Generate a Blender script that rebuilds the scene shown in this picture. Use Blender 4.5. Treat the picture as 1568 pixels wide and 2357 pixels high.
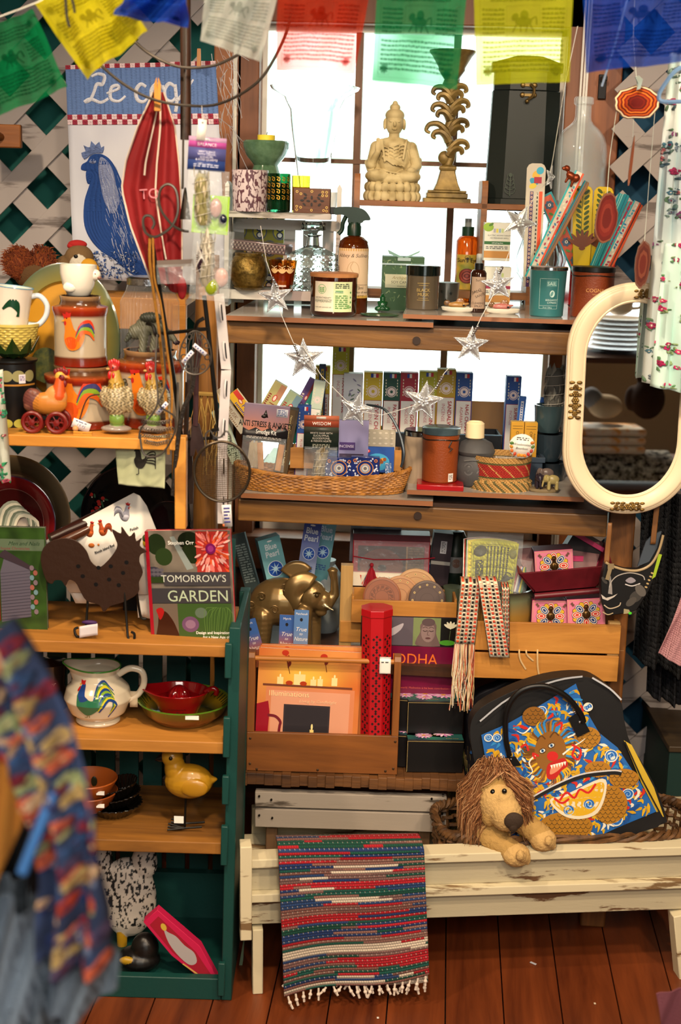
import bpy,bmesh,math,random
import numpy as np
from mathutils import Vector,Matrix,Euler
from mathutils.geometry import tessellate_polygon
R=math.radians
random.seed(7);RNG=np.random.default_rng(5)
C=bpy.context.scene.collection
sc=bpy.context.scene
for o in list(bpy.data.objects):bpy.data.objects.remove(o)
W,H,F=1568,2357,3300.0
CH,PITCH,ROLL,YAW=1.65,R(12.5),R(1.7),R(4.0)
CAMR=Matrix.Rotation(YAW,3,'Z')@Matrix.Rotation(R(90)-PITCH,3,'X')@Matrix.Rotation(ROLL,3,'Z')
cam=bpy.data.objects.new('camera',bpy.data.cameras.new('camera'));C.objects.link(cam)
cam.location=(0,0,CH);cam.rotation_euler=CAMR.to_euler()
cam.data.sensor_fit='VERTICAL';cam.data.sensor_height=36;cam.data.lens=F/H*36
cam.data.clip_start=.05;cam.data.clip_end=60
cam.data.dof.use_dof=True;cam.data.dof.focus_distance=3.15;cam.data.dof.aperture_fstop=3.2
sc.camera=cam
sc.view_settings.view_transform='Standard';sc.view_settings.look='None'
sc.view_settings.gamma=1;sc.view_settings.use_curve_mapping=False;sc.view_settings.exposure=0.08
wd=bpy.data.worlds.new('daylight');sc.world=wd;wd.use_nodes=True
nt=wd.node_tree;bg=nt.nodes['Background']
tcn=nt.nodes.new('ShaderNodeTexCoord');nz=nt.nodes.new('ShaderNodeTexNoise');nz.inputs['Scale'].default_value=14
nz.inputs['Detail'].default_value=4
rp=nt.nodes.new('ShaderNodeValToRGB');rp.color_ramp.elements[0].position=.38;rp.color_ramp.elements[1].position=.6
rp.color_ramp.elements[0].color=(.26,.37,.27,1);rp.color_ramp.elements[1].color=(.95,.98,1,1)
nt.links.new(tcn.outputs['Generated'],nz.inputs['Vector']);nt.links.new(nz.outputs['Fac'],rp.inputs['Fac'])
nt.links.new(rp.outputs['Color'],bg.inputs['Color']);bg.inputs['Strength'].default_value=4.6
def lamp(name,loc,rot,size,power,col,kind='AREA',sy=None,portal=False,spot=None):
 l=bpy.data.lights.new(name,kind);o=bpy.data.objects.new(name,l);C.objects.link(o)
 o.location=loc;o.rotation_euler=rot;l.energy=power;l.color=col
 if kind=='AREA':
  l.size=size
  if sy:l.shape='RECTANGLE';l.size_y=sy
  if portal:l.cycles.is_portal=True
 if kind=='SPOT':l.spot_size=spot;l.spot_blend=.6;l.shadow_soft_size=size
 return o
WARM=(1,.78,.54)
def aim(loc,tgt):return(Vector(tgt)-Vector(loc)).to_track_quat('-Z','Y').to_euler()
for nm,lo,tg,pw,sz,ang,cl in(('ceiling_lamp',(-1.15,1.75,2.6),(-.7,3.0,.95),95,.05,R(75),WARM),('ceiling_lamp',(-.1,1.3,2.5),(-.0,3.1,1.0),135,.07,R(70),WARM),('ceiling_lamp',(1.2,1.0,2.5),(.45,3.0,.85),110,.07,R(70),WARM),('ceiling_lamp',(1.0,-.2,2.5),(1.0,1.2,.95),130,.08,R(70),WARM)):  # unseen warm spots; the last is added to brighten the mirrored table
 lamp(nm,lo,aim(lo,tg),sz,pw,cl,'SPOT',spot=ang)
lamp('room_fill_light',(-.1,-.7,2.5),(R(38),0,0),1.6,68,(1,.91,.8),sy=1.0)  # unseen area lamp added as an even fill on the shelf fronts
lamp('front_window_portal',(1.5,-3.28,1.4),(R(90),0,0),2.0,1,(1,1,1),sy=1.5,portal=True)
def ray(px,py):
 return(CAMR@Vector(((px-W/2)/F,-(py-H/2)/F,-1)))
def P(px,py,Y):
 d=ray(px,py);return Vector((0,0,CH))+d*(Y/d.y)
def PZ(px,py,z):
 d=ray(px,py);return Vector((0,0,CH))+d*((z-CH)/d.z)
def depth(p):return-((CAMR.transposed()@(Vector(p)-Vector((0,0,CH)))).z)
def kk(p):
 q=CAMR.transposed()@(Vector(p)-Vector((0,0,CH)));k=-q.z/F
 return k,k/(math.cos(PITCH)+(q.y/-q.z)*math.sin(PITCH))
def lin(h):
 if not isinstance(h,str):return tuple(h)[:3]
 h=h.lstrip('#')
 if len(h)==3:h=''.join(c*2 for c in h)
 return tuple((lambda c:c/12.92 if c<=.04045 else((c+.055)/1.055)**2.4)(int(h[i:i+2],16)/255)for i in(0,2,4))
_mats={}
def nd(nt,t,**kw):
 n=nt.nodes.new('ShaderNode'+t)
 for k,v in kw.items():
  if k in n.inputs:n.inputs[k].default_value=v
  else:setattr(n,k,v)
 return n
def mt(col,rough=.5,metal=0,kind='plain',col2=None,sc_=1.,coat=0,bump=0,trans=0,alpha=1,axis='x',ior=1.45,spec=.5,emit=0):
 key=(col,rough,metal,kind,col2,sc_,coat,bump,trans,alpha,axis,ior,spec,emit)
 if key in _mats:return _mats[key]
 m=bpy.data.materials.new('%s_%s'%(kind,str(col).strip('#').replace('(','').replace(')','').replace(', ','_')))
 m.use_nodes=True;nt=m.node_tree;b=nt.nodes['Principled BSDF'];out=nt.nodes['Material Output']
 L=nt.links.new;I=b.inputs
 c1=(*lin(col),1)if kind!='vc' else(1,1,1,1);c2=(*lin(col2),1)if col2 else None
 I['Base Color'].default_value=c1;I['Roughness'].default_value=rough;I['Metallic'].default_value=metal
 I['Coat Weight'].default_value=coat;I['Coat Roughness'].default_value=.08;I['IOR'].default_value=ior
 I['Specular IOR Level'].default_value=spec
 I['Transmission Weight'].default_value=trans
 if emit:I['Emission Color'].default_value=c1;I['Emission Strength'].default_value=emit
 tc=nd(nt,'TexCoord');mp=nd(nt,'Mapping');L(tc.outputs['Object'],mp.inputs['Vector'])
 csock=None;hsock=None
 if kind=='vc':
  a=nd(nt,'Attribute');a.attribute_name='Col';csock=a.outputs['Color']
  if bump:
   nz=nd(nt,'TexNoise',Scale=sc_,Detail=3);L(mp.outputs[0],nz.inputs['Vector']);hsock=nz.outputs['Fac']
 elif kind=='wood':
  s={'x':(1.2,14,14),'y':(14,1.2,14),'z':(14,14,1.2)}[axis]
  mp.inputs['Scale'].default_value=tuple(v*sc_ for v in s)
  nz=nd(nt,'TexNoise',Scale=1.0,Detail=6,Roughness=.65,Distortion=1.2);L(mp.outputs[0],nz.inputs['Vector'])
  mp2=nd(nt,'Mapping');mp2.inputs['Scale'].default_value=tuple(v*sc_*5 for v in s);L(tc.outputs['Object'],mp2.inputs['Vector'])
  n2=nd(nt,'TexNoise',Scale=1.0,Detail=3);L(mp2.outputs[0],n2.inputs['Vector'])
  ad=nd(nt,'Math',operation='MULTIPLY_ADD');L(n2.outputs['Fac'],ad.inputs[0]);ad.inputs[1].default_value=.35;
  L(nz.outputs['Fac'],ad.inputs[2])
  r=nd(nt,'ValToRGB');r.color_ramp.elements[0].position=.45;r.color_ramp.elements[1].position=.85
  r.color_ramp.elements[0].color=c2;r.color_ramp.elements[1].color=c1
  L(ad.outputs[0],r.inputs['Fac']);csock=r.outputs['Color'];hsock=ad.outputs[0]
 elif kind in('noise','speck','peel'):
  s=(sc_,sc_,sc_)if kind!='peel' else{'x':(sc_*.22,sc_,sc_*1.6),'z':(sc_,sc_,sc_*.2)}[axis]
  mp.inputs['Scale'].default_value=s
  nz=nd(nt,'TexNoise',Scale=1.0,Detail=6 if kind=='peel' else 3,Roughness=.6);L(mp.outputs[0],nz.inputs['Vector'])
  r=nd(nt,'ValToRGB');a,bb={'noise':(.35,.65),'speck':(.52,.6),'peel':(.56,.60)}[kind]
  r.color_ramp.elements[0].position=a;r.color_ramp.elements[1].position=bb
  r.color_ramp.elements[0].color=c1;r.color_ramp.elements[1].color=c2
  L(nz.outputs['Fac'],r.inputs['Fac']);csock=r.outputs['Color'];hsock=nz.outputs['Fac']
 elif kind in('ramp',):
  pass
 if csock is not None:
  L(csock,I['Base Color'])
 if kind=='plain' and bump:
  nz=nd(nt,'TexNoise',Scale=sc_,Detail=3);L(mp.outputs[0],nz.inputs['Vector']);hsock=nz.outputs['Fac']
 if bump and hsock is not None:
  bp=nd(nt,'Bump',Strength=bump,Distance=.003);L(hsock,bp.inputs['Height']);L(bp.outputs[0],I['Normal'])
 if alpha<1:I['Alpha'].default_value=alpha
 _mats[key]=m;return m
def wood(c1,c2,axis='x',s=1.,r=.5,bump=.35,coat=0):return mt(c1,r,0,'wood',c2,s,axis=axis,bump=bump,coat=coat)
def vc(rough=.6,coat=0,bump=0,s=300,metal=0):return mt('vc',rough,metal,'vc',bump=bump,sc_=s,coat=coat)
def glass(col='#ffffff',r=.02,ior=1.45):return mt(col,r,0,'glass',trans=1,ior=ior)
def thinmat(name,col,a,rough=.1):
 if name in _mats:return _mats[name]
 m=bpy.data.materials.new(name);m.use_nodes=True;nt=m.node_tree;b=nt.nodes['Principled BSDF']
 b.inputs['Base Color'].default_value=(*lin(col),1);b.inputs['Roughness'].default_value=rough;b.inputs['Alpha'].default_value=a
 b.inputs['Specular IOR Level'].default_value=1
 tc=nd(nt,'TexCoord');nz=nd(nt,'TexNoise',Scale=45.,Detail=2);bp=nd(nt,'Bump',Strength=.8,Distance=.01)
 nt.links.new(tc.outputs['Object'],nz.inputs['Vector']);nt.links.new(nz.outputs['Fac'],bp.inputs['Height']);nt.links.new(bp.outputs[0],b.inputs['Normal'])
 _mats[name]=m;return m
def veil(through,transl=.6):
 key=('veil',through,transl)
 if key in _mats:return _mats[key]
 m=bpy.data.materials.new('thin_cotton');m.use_nodes=True;nt=m.node_tree;nt.nodes.remove(nt.nodes['Principled BSDF'])
 a=nd(nt,'Attribute');a.attribute_name='Col'
 d=nd(nt,'BsdfDiffuse');t=nd(nt,'BsdfTranslucent');p=nd(nt,'BsdfTransparent')
 m1=nd(nt,'MixShader');m2=nd(nt,'MixShader');m1.inputs[0].default_value=transl;m2.inputs[0].default_value=through
 L=nt.links.new
 for s in(d,t):L(a.outputs['Color'],s.inputs['Color'])
 mx=nd(nt,'Mix',data_type='RGBA');mx.inputs[0].default_value=.4;L(a.outputs['Color'],mx.inputs[6]);mx.inputs[7].default_value=(1,1,1,1);L(mx.outputs[2],p.inputs['Color'])
 L(d.outputs[0],m1.inputs[1]);L(t.outputs[0],m1.inputs[2]);L(m1.outputs[0],m2.inputs[1]);L(p.outputs[0],m2.inputs[2])
 L(m2.outputs[0],nt.nodes['Material Output'].inputs['Surface']);_mats[key]=m;return m
K=(1.,1.)
def tag(o,label=None,cat=None,group=None,kind=None):
 for k,v in(('label',label),('category',cat),('group',group),('kind',kind)):
  if v:o[k]=v
 return o
def at(px,py,Y,z):
 if z is None:return P(px,py,Y)
 if Y is None:return PZ(px,py,z)
 py=1000
 for _ in range(6):p=P(px,py,Y);py+=(p.z-z)/kk(p)[1]
 return P(px,py,Y)
def T(name,label,cat,px,py,Y,rz=0,ry=0,rx=0,group=None,z=None,kind=None,yaw=True):
 """an Empty at the thing's base; following parts are measured in photo pixels at that distance"""
 global K
 p=at(px,py,Y,z)
 o=bpy.data.objects.new(name,None);C.objects.link(o);o.empty_display_size=.03
 o.location=p;o.rotation_mode='ZYX' if False else'XYZ'
 m=Matrix.Rotation((YAW if yaw else 0)+R(rz),4,'Z')@Matrix.Rotation(R(rx),4,'X')@Matrix.Rotation(R(ry),4,'Y')
 o.rotation_euler=m.to_euler();K=kk(p)
 return tag(o,label,cat,group,kind)
def copy_tree(o,parent=None):
 c=o.copy();C.objects.link(c);c.parent=parent
 for ch in o.children:copy_tree(ch,c)
 return c
def dup(o,px,py,Y,label,rz=0,ry=0,rx=0,scale=1.,z=None):
 c=copy_tree(o);c.location=at(px,py,Y,z);c['label']=label;c.scale=(scale,)*3
 m=Matrix.Rotation(YAW+R(rz),4,'Z')@Matrix.Rotation(R(rx),4,'X')@Matrix.Rotation(R(ry),4,'Y')
 c.rotation_euler=m.to_euler();return c
def spl(pts,n=6,closed=True):
 pts=[tuple(map(float,p))for p in pts];N=len(pts);out=[]
 rng=range(N if closed else N-1)
 for i in rng:
  p0,p1,p2,p3=[pts[(i+j)%N]if closed else pts[min(max(i+j,0),N-1)]for j in(-1,0,1,2)]
  for s in range(n):
   t=s/n
   out.append(tuple(.5*(2*b+(c-a)*t+(2*a-5*b+4*c-d)*t*t+(3*b-a-3*c+d)*t**3)for a,b,c,d in zip(p0,p1,p2,p3)))
 if not closed:out.append(pts[-1])
 return out
def finish(name,me,mat,parent,smooth,bevel,sub,solid,ang=40):
 for m in(mat if isinstance(mat,(list,tuple))else[mat]):me.materials.append(m)
 if smooth:me.shade_smooth();me.set_sharp_from_angle(angle=R(ang))
 o=bpy.data.objects.new(name,me);C.objects.link(o)
 if parent:o.parent=parent
 if solid:md=o.modifiers.new('solid','SOLIDIFY');md.thickness=solid;md.offset=0
 if bevel:md=o.modifiers.new('bevel','BEVEL');md.width=bevel;md.segments=2;md.limit_method='ANGLE';md.angle_limit=R(50)
 if sub:md=o.modifiers.new('sub','SUBSURF');md.levels=sub;md.render_levels=sub
 return o
class MB:
 """collects shapes for ONE mesh; coordinates in photo pixels (x right, y away, z up) unless m=True"""
 def __init__(s,m=False):s.v=[];s.f=[];s.c=[];s.mi=[];s.col=None;s.mat=0;s.k=(1.,1.)if m else K
 def _add(s,vs,fs,M=None):
  b=len(s.v)
  if M is not None:vs=[M@Vector(v)for v in vs]
  s.v+=[tuple(v)for v in vs];s.f+=[tuple(i+b for i in f)for f in fs];s.mi+=[s.mat]*len(fs)
  s.c+=[lin(s.col)if s.col else(1,1,1)]*len(vs);return s
 def box(s,x0,x1,y0,y1,z0,z1,M=None):
  return s._add([(x,y,z)for z in(z0,z1)for y in(y0,y1)for x in(x0,x1)],[(0,2,3,1),(4,5,7,6),(0,1,5,4),(2,6,7,3),(0,4,6,2),(1,3,7,5)],M)
 def beam(s,a,b,w,h,up=(0,0,1)):
  a=Vector(a);b=Vector(b);d=(b-a).normalized();u=Vector(up);u=(u-d*u.dot(d)).normalized();t=d.cross(u)
  vs=[p+t*(w/2*i)+u*(h/2*j)for p in(a,b)for i,j in((-1,-1),(1,-1),(1,1),(-1,1))]
  return s._add(vs,[(3,2,1,0),(4,5,6,7),(0,1,5,4),(1,2,6,5),(2,3,7,6),(3,0,4,7)])
 def lathe(s,prof,seg=36,c=(0,0,0),sy=1.,M=None,a0=0,cols=None):
  vs=[];fs=[];n=len(prof)
  for r,z in prof:
   for i in range(seg):
    a=a0+2*math.pi*i/seg;vs.append((c[0]+r*math.cos(a),c[1]+r*math.sin(a)*sy,c[2]+z))
  for j in range(n-1):
   for i in range(seg):i2=(i+1)%seg;fs.append((j*seg+i,j*seg+i2,(j+1)*seg+i2,(j+1)*seg+i))
  if prof[0][0]>1e-6:fs.append(tuple(range(seg-1,-1,-1)))
  if prof[-1][0]>1e-6:fs.append(tuple((n-1)*seg+i for i in range(seg)))
  b=len(s.c);s._add(vs,fs,M)
  if cols:
   for j in range(n):s.c[b+j*seg:b+(j+1)*seg]=[lin(cols[j])]*seg
  return s
 def tube(s,pts,r,seg=7,closed=False,flat=1.):
  pts=[Vector(p)for p in pts];n=len(pts);vs=[];fs=[];up=Vector((.13,.21,.97));prev=None
  for i,p in enumerate(pts):
   a=pts[(i-1)%n]if closed or i else p;b=pts[(i+1)%n]if closed or i<n-1 else p
   d=(b-a).normalized()if(b-a).length>1e-9 else Vector((0,0,1))
   if prev is None:u=d.cross(up).normalized()if d.cross(up).length>1e-3 else Vector((1,0,0))
   else:u=(prev-d*prev.dot(d)).normalized()
   prev=u;w=d.cross(u);rr=r[i]if isinstance(r,(list,tuple))else r
   for j in range(seg):t=2*math.pi*j/seg;vs.append(p+u*(rr*math.cos(t))+w*(rr*flat*math.sin(t)))
  for i in range(n if closed else n-1):
   for j in range(seg):j2=(j+1)%seg;i2=(i+1)%n;fs.append((i*seg+j,i*seg+j2,i2*seg+j2,i2*seg+j))
  if not closed:fs+=[tuple(range(seg-1,-1,-1)),tuple((n-1)*seg+j for j in range(seg))]
  return s._add(vs,fs)
 def ell(s,c,r,seg=20,rings=12,M=None):
  if not hasattr(r,'__len__'):r=(r,r,r)
  pr=[(math.sin(math.pi*i/rings),-math.cos(math.pi*i/rings))for i in range(rings+1)];pr[0]=(0,-1);pr[-1]=(0,1)
  vs=[];fs=[]
  for q,z in pr:
   for i in range(seg):a=2*math.pi*i/seg;vs.append((q*math.cos(a)*r[0],q*math.sin(a)*r[1],z*r[2]))
  for j in range(rings):
   for i in range(seg):i2=(i+1)%seg;fs.append((j*seg+i,j*seg+i2,(j+1)*seg+i2,(j+1)*seg+i))
  if M is not None:vs=[M@Vector(v)for v in vs]
  return s._add([Vector(v)+Vector(c)for v in vs],fs)
 def prism(s,poly,y0,y1,M=None):
  n=len(poly);A=sum(poly[i][0]*poly[(i+1)%n][1]-poly[(i+1)%n][0]*poly[i][1]for i in range(n))
  if A<0:poly=poly[::-1]
  tr=tessellate_polygon([[Vector((p[0],p[1],0))for p in poly]])
  vs=[(p[0],y0,p[1])for p in poly]+[(p[0],y1,p[1])for p in poly]
  fs=[]
  for t in tr:
   a,b,c=[poly[i]for i in t]
   if(b[0]-a[0])*(c[1]-a[1])-(b[1]-a[1])*(c[0]-a[0])<0:t=t[::-1]
   fs.append(tuple(t));fs.append(tuple(i+n for i in t[::-1]))
  fs+=[(i,i+n,(i+1)%n+n,(i+1)%n)for i in range(n)]
  return s._add(vs,fs,M)
 def grid(s,fn,nu,nv,wrap=False,colfn=None):
  vs=[];cs=[]
  for j in range(nv+1):
   for i in range(nu+(0 if wrap else 1)):vs.append(fn(i/nu,j/nv));cs.append(lin(colfn(i/nu,j/nv))if colfn else None)
  w=nu if wrap else nu+1
  b=len(s.c)
  s._add(vs,[(j*w+i,j*w+(i+1)%w,(j+1)*w+(i+1)%w,(j+1)*w+i)for j in range(nv)for i in range(nu)])
  if colfn:s.c[b:]=cs
  return s
 def build(s,name,mat,parent=None,smooth=True,bevel=0,sub=0,solid=0,ang=40,off=(0,0,0)):
  me=bpy.data.meshes.new(name);k,kz=s.k
  v=np.array(s.v,dtype=float)if s.v else np.zeros((0,3));v=v*np.array((k,k,kz))
  me.from_pydata(v.tolist(),[],s.f)
  for p,i in zip(me.polygons,s.mi):p.material_index=i
  if any(c!=(1,1,1)for c in s.c):
   a=me.color_attributes.new('Col','FLOAT_COLOR','POINT');a.data.foreach_set('color',np.c_[np.array(s.c),np.ones(len(s.c))].ravel())
  me.validate();me.update()
  o=finish(name,me,mat,parent,smooth,bevel*k,sub,solid*k,ang)
  o.location=Vector((off[0]*k,off[1]*k,off[2]*kz));return o
def blob(name,parts,mat,parent,vox=2.5,smooth=6,colfn=None,disp=0,keep=False):
 """one continuous organic surface: ellipsoids ('e',c,r,col,rot) and limbs ('c',p0,p1,r0,r1,col) melted together"""
 b=MB();k=K[0];src=[]
 for q in parts:
  if q[0]=='e':
   c,r=q[1],q[2];col=q[3];rot=Euler([R(a)for a in q[4]]).to_matrix()if len(q)>4 else Matrix.Identity(3)
   b.ell(c,r,M=rot);src.append((np.array(c,float),np.array(rot.transposed()),np.array(r,float),lin(col)))
  else:
   p0,p1,r0,r1,col=Vector(q[1]),Vector(q[2]),q[3],q[4],q[5];n=max(2,int((p1-p0).length/max(min(r0,r1)*.5,1e-3)))
   for i in range(min(n,24)+1):
    t=i/min(n,24);rr=r0+(r1-r0)*t;c=p0.lerp(p1,t)
    b.ell(c,rr,12,8);src.append((np.array(c),np.eye(3),np.array((rr,)*3),lin(col)))
 me=bpy.data.meshes.new('t');me.from_pydata([tuple(v)for v in b.v],[],b.f)
 o=bpy.data.objects.new('t',me);C.objects.link(o)
 md=o.modifiers.new('r','REMESH');md.mode='VOXEL';md.voxel_size=vox
 md=o.modifiers.new('s','SMOOTH');md.factor=.5;md.iterations=smooth
 dg=bpy.context.evaluated_depsgraph_get();m2=bpy.data.meshes.new_from_object(o.evaluated_get(dg))
 bpy.data.objects.remove(o);n=len(m2.vertices);v=np.empty(n*3);m2.vertices.foreach_get('co',v);v=v.reshape(-1,3)
 best=np.full(n,1e9);col=np.ones((n,3))
 for c,rt,r,cl in src:
  d=(np.linalg.norm(((v-c)@rt.T)/r,axis=1)-1)*r.min();w=d<best
  best[w]=d[w];col[w]=cl
 if colfn:col=colfn(v,col)
 if disp:
  nn=np.empty(n*3);m2.vertices.foreach_get('normal',nn);nn=nn.reshape(-1,3);v=v+nn*disp(v)[:,None]
 m2.vertices.foreach_set('co',(v*np.array((K[0],K[0],K[1]))).ravel())
 a=m2.color_attributes.new('Col','FLOAT_COLOR','POINT');a.data.foreach_set('color',np.c_[col,np.ones(n)].ravel())
 m2.materials.clear();m2.update();m2.name=name
 return finish(name,m2,mat,parent,True,0,0,0,180)
_txt={}
def glyphs(t,shear=0.,bold=0.):
 key=(t,shear,bold)
 if key not in _txt:
  cu=bpy.data.curves.new('t','FONT');cu.body=t;cu.size=1;cu.shear=shear;cu.offset=bold;cu.resolution_u=3
  o=bpy.data.objects.new('t',cu);C.objects.link(o)
  me=bpy.data.meshes.new_from_object(o.evaluated_get(bpy.context.evaluated_depsgraph_get()));me.calc_loop_triangles()
  v=np.array([x.co[:2]for x in me.vertices]).reshape(-1,2);tr=np.array([x.vertices[:]for x in me.loop_triangles]).reshape(-1,3)
  bpy.data.objects.remove(o);bpy.data.meshes.remove(me);_txt[key]=(v,tr)
 return _txt[key]
class Art:
 def __init__(s,w,h,base=None,grid=None,ox=0,oy=0):s.w=w;s.h=h;s.sh=[];s.n=0;s.grid=grid;s.o=np.array((ox,oy),float);s.base=base
 def _tri(s,v,t,c):s.n+=1;s.sh.append((np.array(v,float).reshape(-1,2)-s.o,np.array(t,int).reshape(-1,3),lin(c),s.n));return s
 def poly(s,p,c,sm=0):
  if sm:p=spl(p,sm)
  t=tessellate_polygon([[Vector((a[0],a[1],0))for a in p]]);return s._tri(p,t,c)
 def rect(s,x0,y0,x1,y1,c):return s._tri([(x0,y0),(x1,y0),(x1,y1),(x0,y1)],[(0,1,2),(0,2,3)],c)
 def ell(s,cx,cy,rx,ry,c,rot=0,n=18):
  a=np.linspace(0,2*math.pi,n,endpoint=False);x=rx*np.cos(a);y=ry*np.sin(a);r=R(rot)
  p=np.c_[cx+x*math.cos(r)-y*math.sin(r),cy+x*math.sin(r)+y*math.cos(r)]
  return s._tri(np.r_[p,[[cx,cy]]],[(i,(i+1)%n,n)for i in range(n)],c)
 def line(s,pts,w,c,sm=0,closed=False):
  if sm:pts=spl(pts,sm,closed)
  if closed:pts=list(pts)+[pts[0]]
  p=np.array(pts,float);n=len(p);d=np.zeros_like(p);d[1:-1]=p[2:]-p[:-2];d[0]=p[1]-p[0];d[-1]=p[-1]-p[-2]
  l=np.linalg.norm(d,axis=1);l[l==0]=1;d/=l[:,None];nn=np.c_[-d[:,1],d[:,0]]
  ww=(np.array(w)if hasattr(w,'__len__')else np.full(n,w))/2
  if len(ww)!=n:ww=np.interp(np.linspace(0,1,n),np.linspace(0,1,len(ww)),ww)
  v=np.r_[p+nn*ww[:,None],p-nn*ww[:,None]]
  return s._tri(v,[t for i in range(n-1)for t in((i,i+1,n+i+1),(i,n+i+1,n+i))],c)
 def text(s,t,x,y,h,c,al='L',rot=0,sx=1.,shear=0.,bold=0.):
  v,tr=glyphs(t,shear,bold)
  if not len(tr):return s
  v=v.copy()*(h/.69);v[:,0]*=sx;wd=v[:,0].max()
  v[:,0]-={'L':0,'C':wd/2,'R':wd}[al];v[:,1]*=-1;r=R(rot)
  v=np.c_[v[:,0]*math.cos(r)-v[:,1]*math.sin(r)+x,v[:,0]*math.sin(r)+v[:,1]*math.cos(r)+y]
  return s._tri(v,tr,c)
 def scrib(s,x,y,w,h,rows,c,lw=.35,dens=.72,wl=None):
  vs=[];ts=[];rh=h/rows;rd=random.Random(int(x*7+y*13+rows))
  for r in range(rows):
   cx=x;wl_=wl or rh*2.2
   while cx<x+w:
    l=wl_*rd.uniform(.4,1.3);l=min(l,x+w-cx);y0=y+r*rh+rd.uniform(0,.12)*rh;b=len(vs)
    vs+=[(cx,y0),(cx+l,y0),(cx+l,y0+rh*lw*1.6),(cx,y0+rh*lw*1.6)];ts+=[(b,b+1,b+2),(b,b+2,b+3)]
    cx+=l+wl_*(1-dens)*rd.uniform(.5,1.3)
  return s._tri(vs,ts,c)
 def build(s,name,parent,mat,fn=None,maxlen=None,eps=5e-5,y=0,solid=0,lift=None):
  """fn(x, y, lift) -> points in the thing's own metres; default: upright sheet facing the viewer, bottom centre at the origin"""
  k,kz=K;eps=min(eps,.004/max(s.n,1));lift=(1.2e-3 if s.grid is not None and maxlen else 0)if lift is None else lift
  if fn is None:fn=lambda x,yy,d:np.c_[(x-s.w/2)*k,np.full(len(x),y*k)-d,(s.h-yy)*kz]
  V=[];Fc=[];Cc=[];nb=0
  def put(v,t,c,lay):
   nonlocal nb
   V.append(fn(v[:,0],v[:,1],eps*lay));a,b,e=v[t[:,0]],v[t[:,1]],v[t[:,2]];ar=(b[:,0]-a[:,0])*(e[:,1]-a[:,1])-(b[:,1]-a[:,1])*(e[:,0]-a[:,0]);t=np.where((ar>0)[:,None],t[:,::-1],t);Fc.append(t+nb);Cc.append(np.tile(c,(len(v),1))if np.ndim(c)==1 else c);nb+=len(v)
  def split(v,t):
   for _ in range(6):
    e=np.linalg.norm(v[t]-v[np.roll(t,-1,axis=1)],axis=2).max(axis=1);big=e>maxlen
    if not big.any():break
    tb=t[big];a,b,c=v[tb[:,0]],v[tb[:,1]],v[tb[:,2]];n=len(v);m=len(tb)
    v=np.r_[v,(a+b)/2,(b+c)/2,(c+a)/2];i=np.arange(m);ab,bc,ca=n+i,n+m+i,n+2*m+i
    t=np.r_[t[~big],np.c_[tb[:,0],ab,ca],np.c_[ab,tb[:,1],bc],np.c_[ca,bc,tb[:,2]],np.c_[ab,bc,ca]]
   return v,t
  if s.grid is not None:
   g=s.grid;gh,gw=g.shape[:2];X,Y=np.meshgrid(np.linspace(0,s.w,gw),np.linspace(0,s.h,gh))
   i=(np.arange(gh-1)[:,None]*gw+np.arange(gw-1)).ravel()
   v=np.c_[X.ravel(),Y.ravel()];put(v,np.r_[np.c_[i,i+1,i+gw+1],np.c_[i,i+gw+1,i+gw]],g.reshape(-1,3),0)
  elif s.base:
   v=np.array([(0,0),(s.w,0),(s.w,s.h),(0,s.h)],float);t=np.array([(0,1,2),(0,2,3)])
   if maxlen:v,t=split(v,t)
   put(v,t,np.array(lin(s.base)),0)
  for v,t,c,l in s.sh:
   if maxlen:v,t=split(v,t)
   put(v,t,np.array(c),l+lift/eps)
  V=np.concatenate(V);Fc=np.concatenate(Fc);Cc=np.concatenate(Cc)
  me=bpy.data.meshes.new(name);me.vertices.add(len(V));me.vertices.foreach_set('co',V.ravel());nf=len(Fc)
  me.loops.add(nf*3);me.loops.foreach_set('vertex_index',Fc.ravel().astype(np.int32));me.polygons.add(nf)
  me.polygons.foreach_set('loop_start',np.arange(0,nf*3,3,dtype=np.int32));me.polygons.foreach_set('loop_total',np.full(nf,3,dtype=np.int32))
  me.update(calc_edges=True)
  a=me.color_attributes.new('Col','FLOAT_COLOR','POINT');a.data.foreach_set('color',np.c_[Cc,np.ones(len(Cc))].astype(np.float32).ravel())
  o=finish(name,me,mat,parent,bool(maxlen or s.grid is not None),0,0,solid,60)
  if solid:o.modifiers['solid'].offset=-1
  return o
def vnoise(h,w,cell,seed=0,oct=1):
 r=np.random.default_rng(seed);out=np.zeros((h,w));amp=1;tot=0
 cy,cx=cell if hasattr(cell,'__len__')else(cell,cell)
 for o in range(oct):
  gh,gw=int(h/cy)+3,int(w/cx)+3;g=r.random((gh,gw));y=np.arange(h)/cy;x=np.arange(w)/cx
  yi,xi=y.astype(int),x.astype(int);fy,fx=(y-yi)[:,None],(x-xi)[None];fy=fy*fy*(3-2*fy);fx=fx*fx*(3-2*fx)
  a=g[yi][:,xi];b=g[yi][:,xi+1];c=g[yi+1][:,xi];d=g[yi+1][:,xi+1]
  out+=amp*((a*(1-fx)+b*fx)*(1-fy)+(c*(1-fx)+d*fx)*fy);tot+=amp;amp*=.5;cy=max(cy/2,1);cx=max(cx/2,1)
 return out/tot
def mixc(a,b,t):a=np.array(lin(a)if isinstance(a,str)else a);b=np.array(lin(b)if isinstance(b,str)else b);t=np.asarray(t)[...,None];return a*(1-t)+b*t
def pal(cols,t):
 c=np.array([lin(x)for x in cols]);return c[np.clip((t*len(cols)).astype(int),0,len(cols)-1)]
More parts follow.
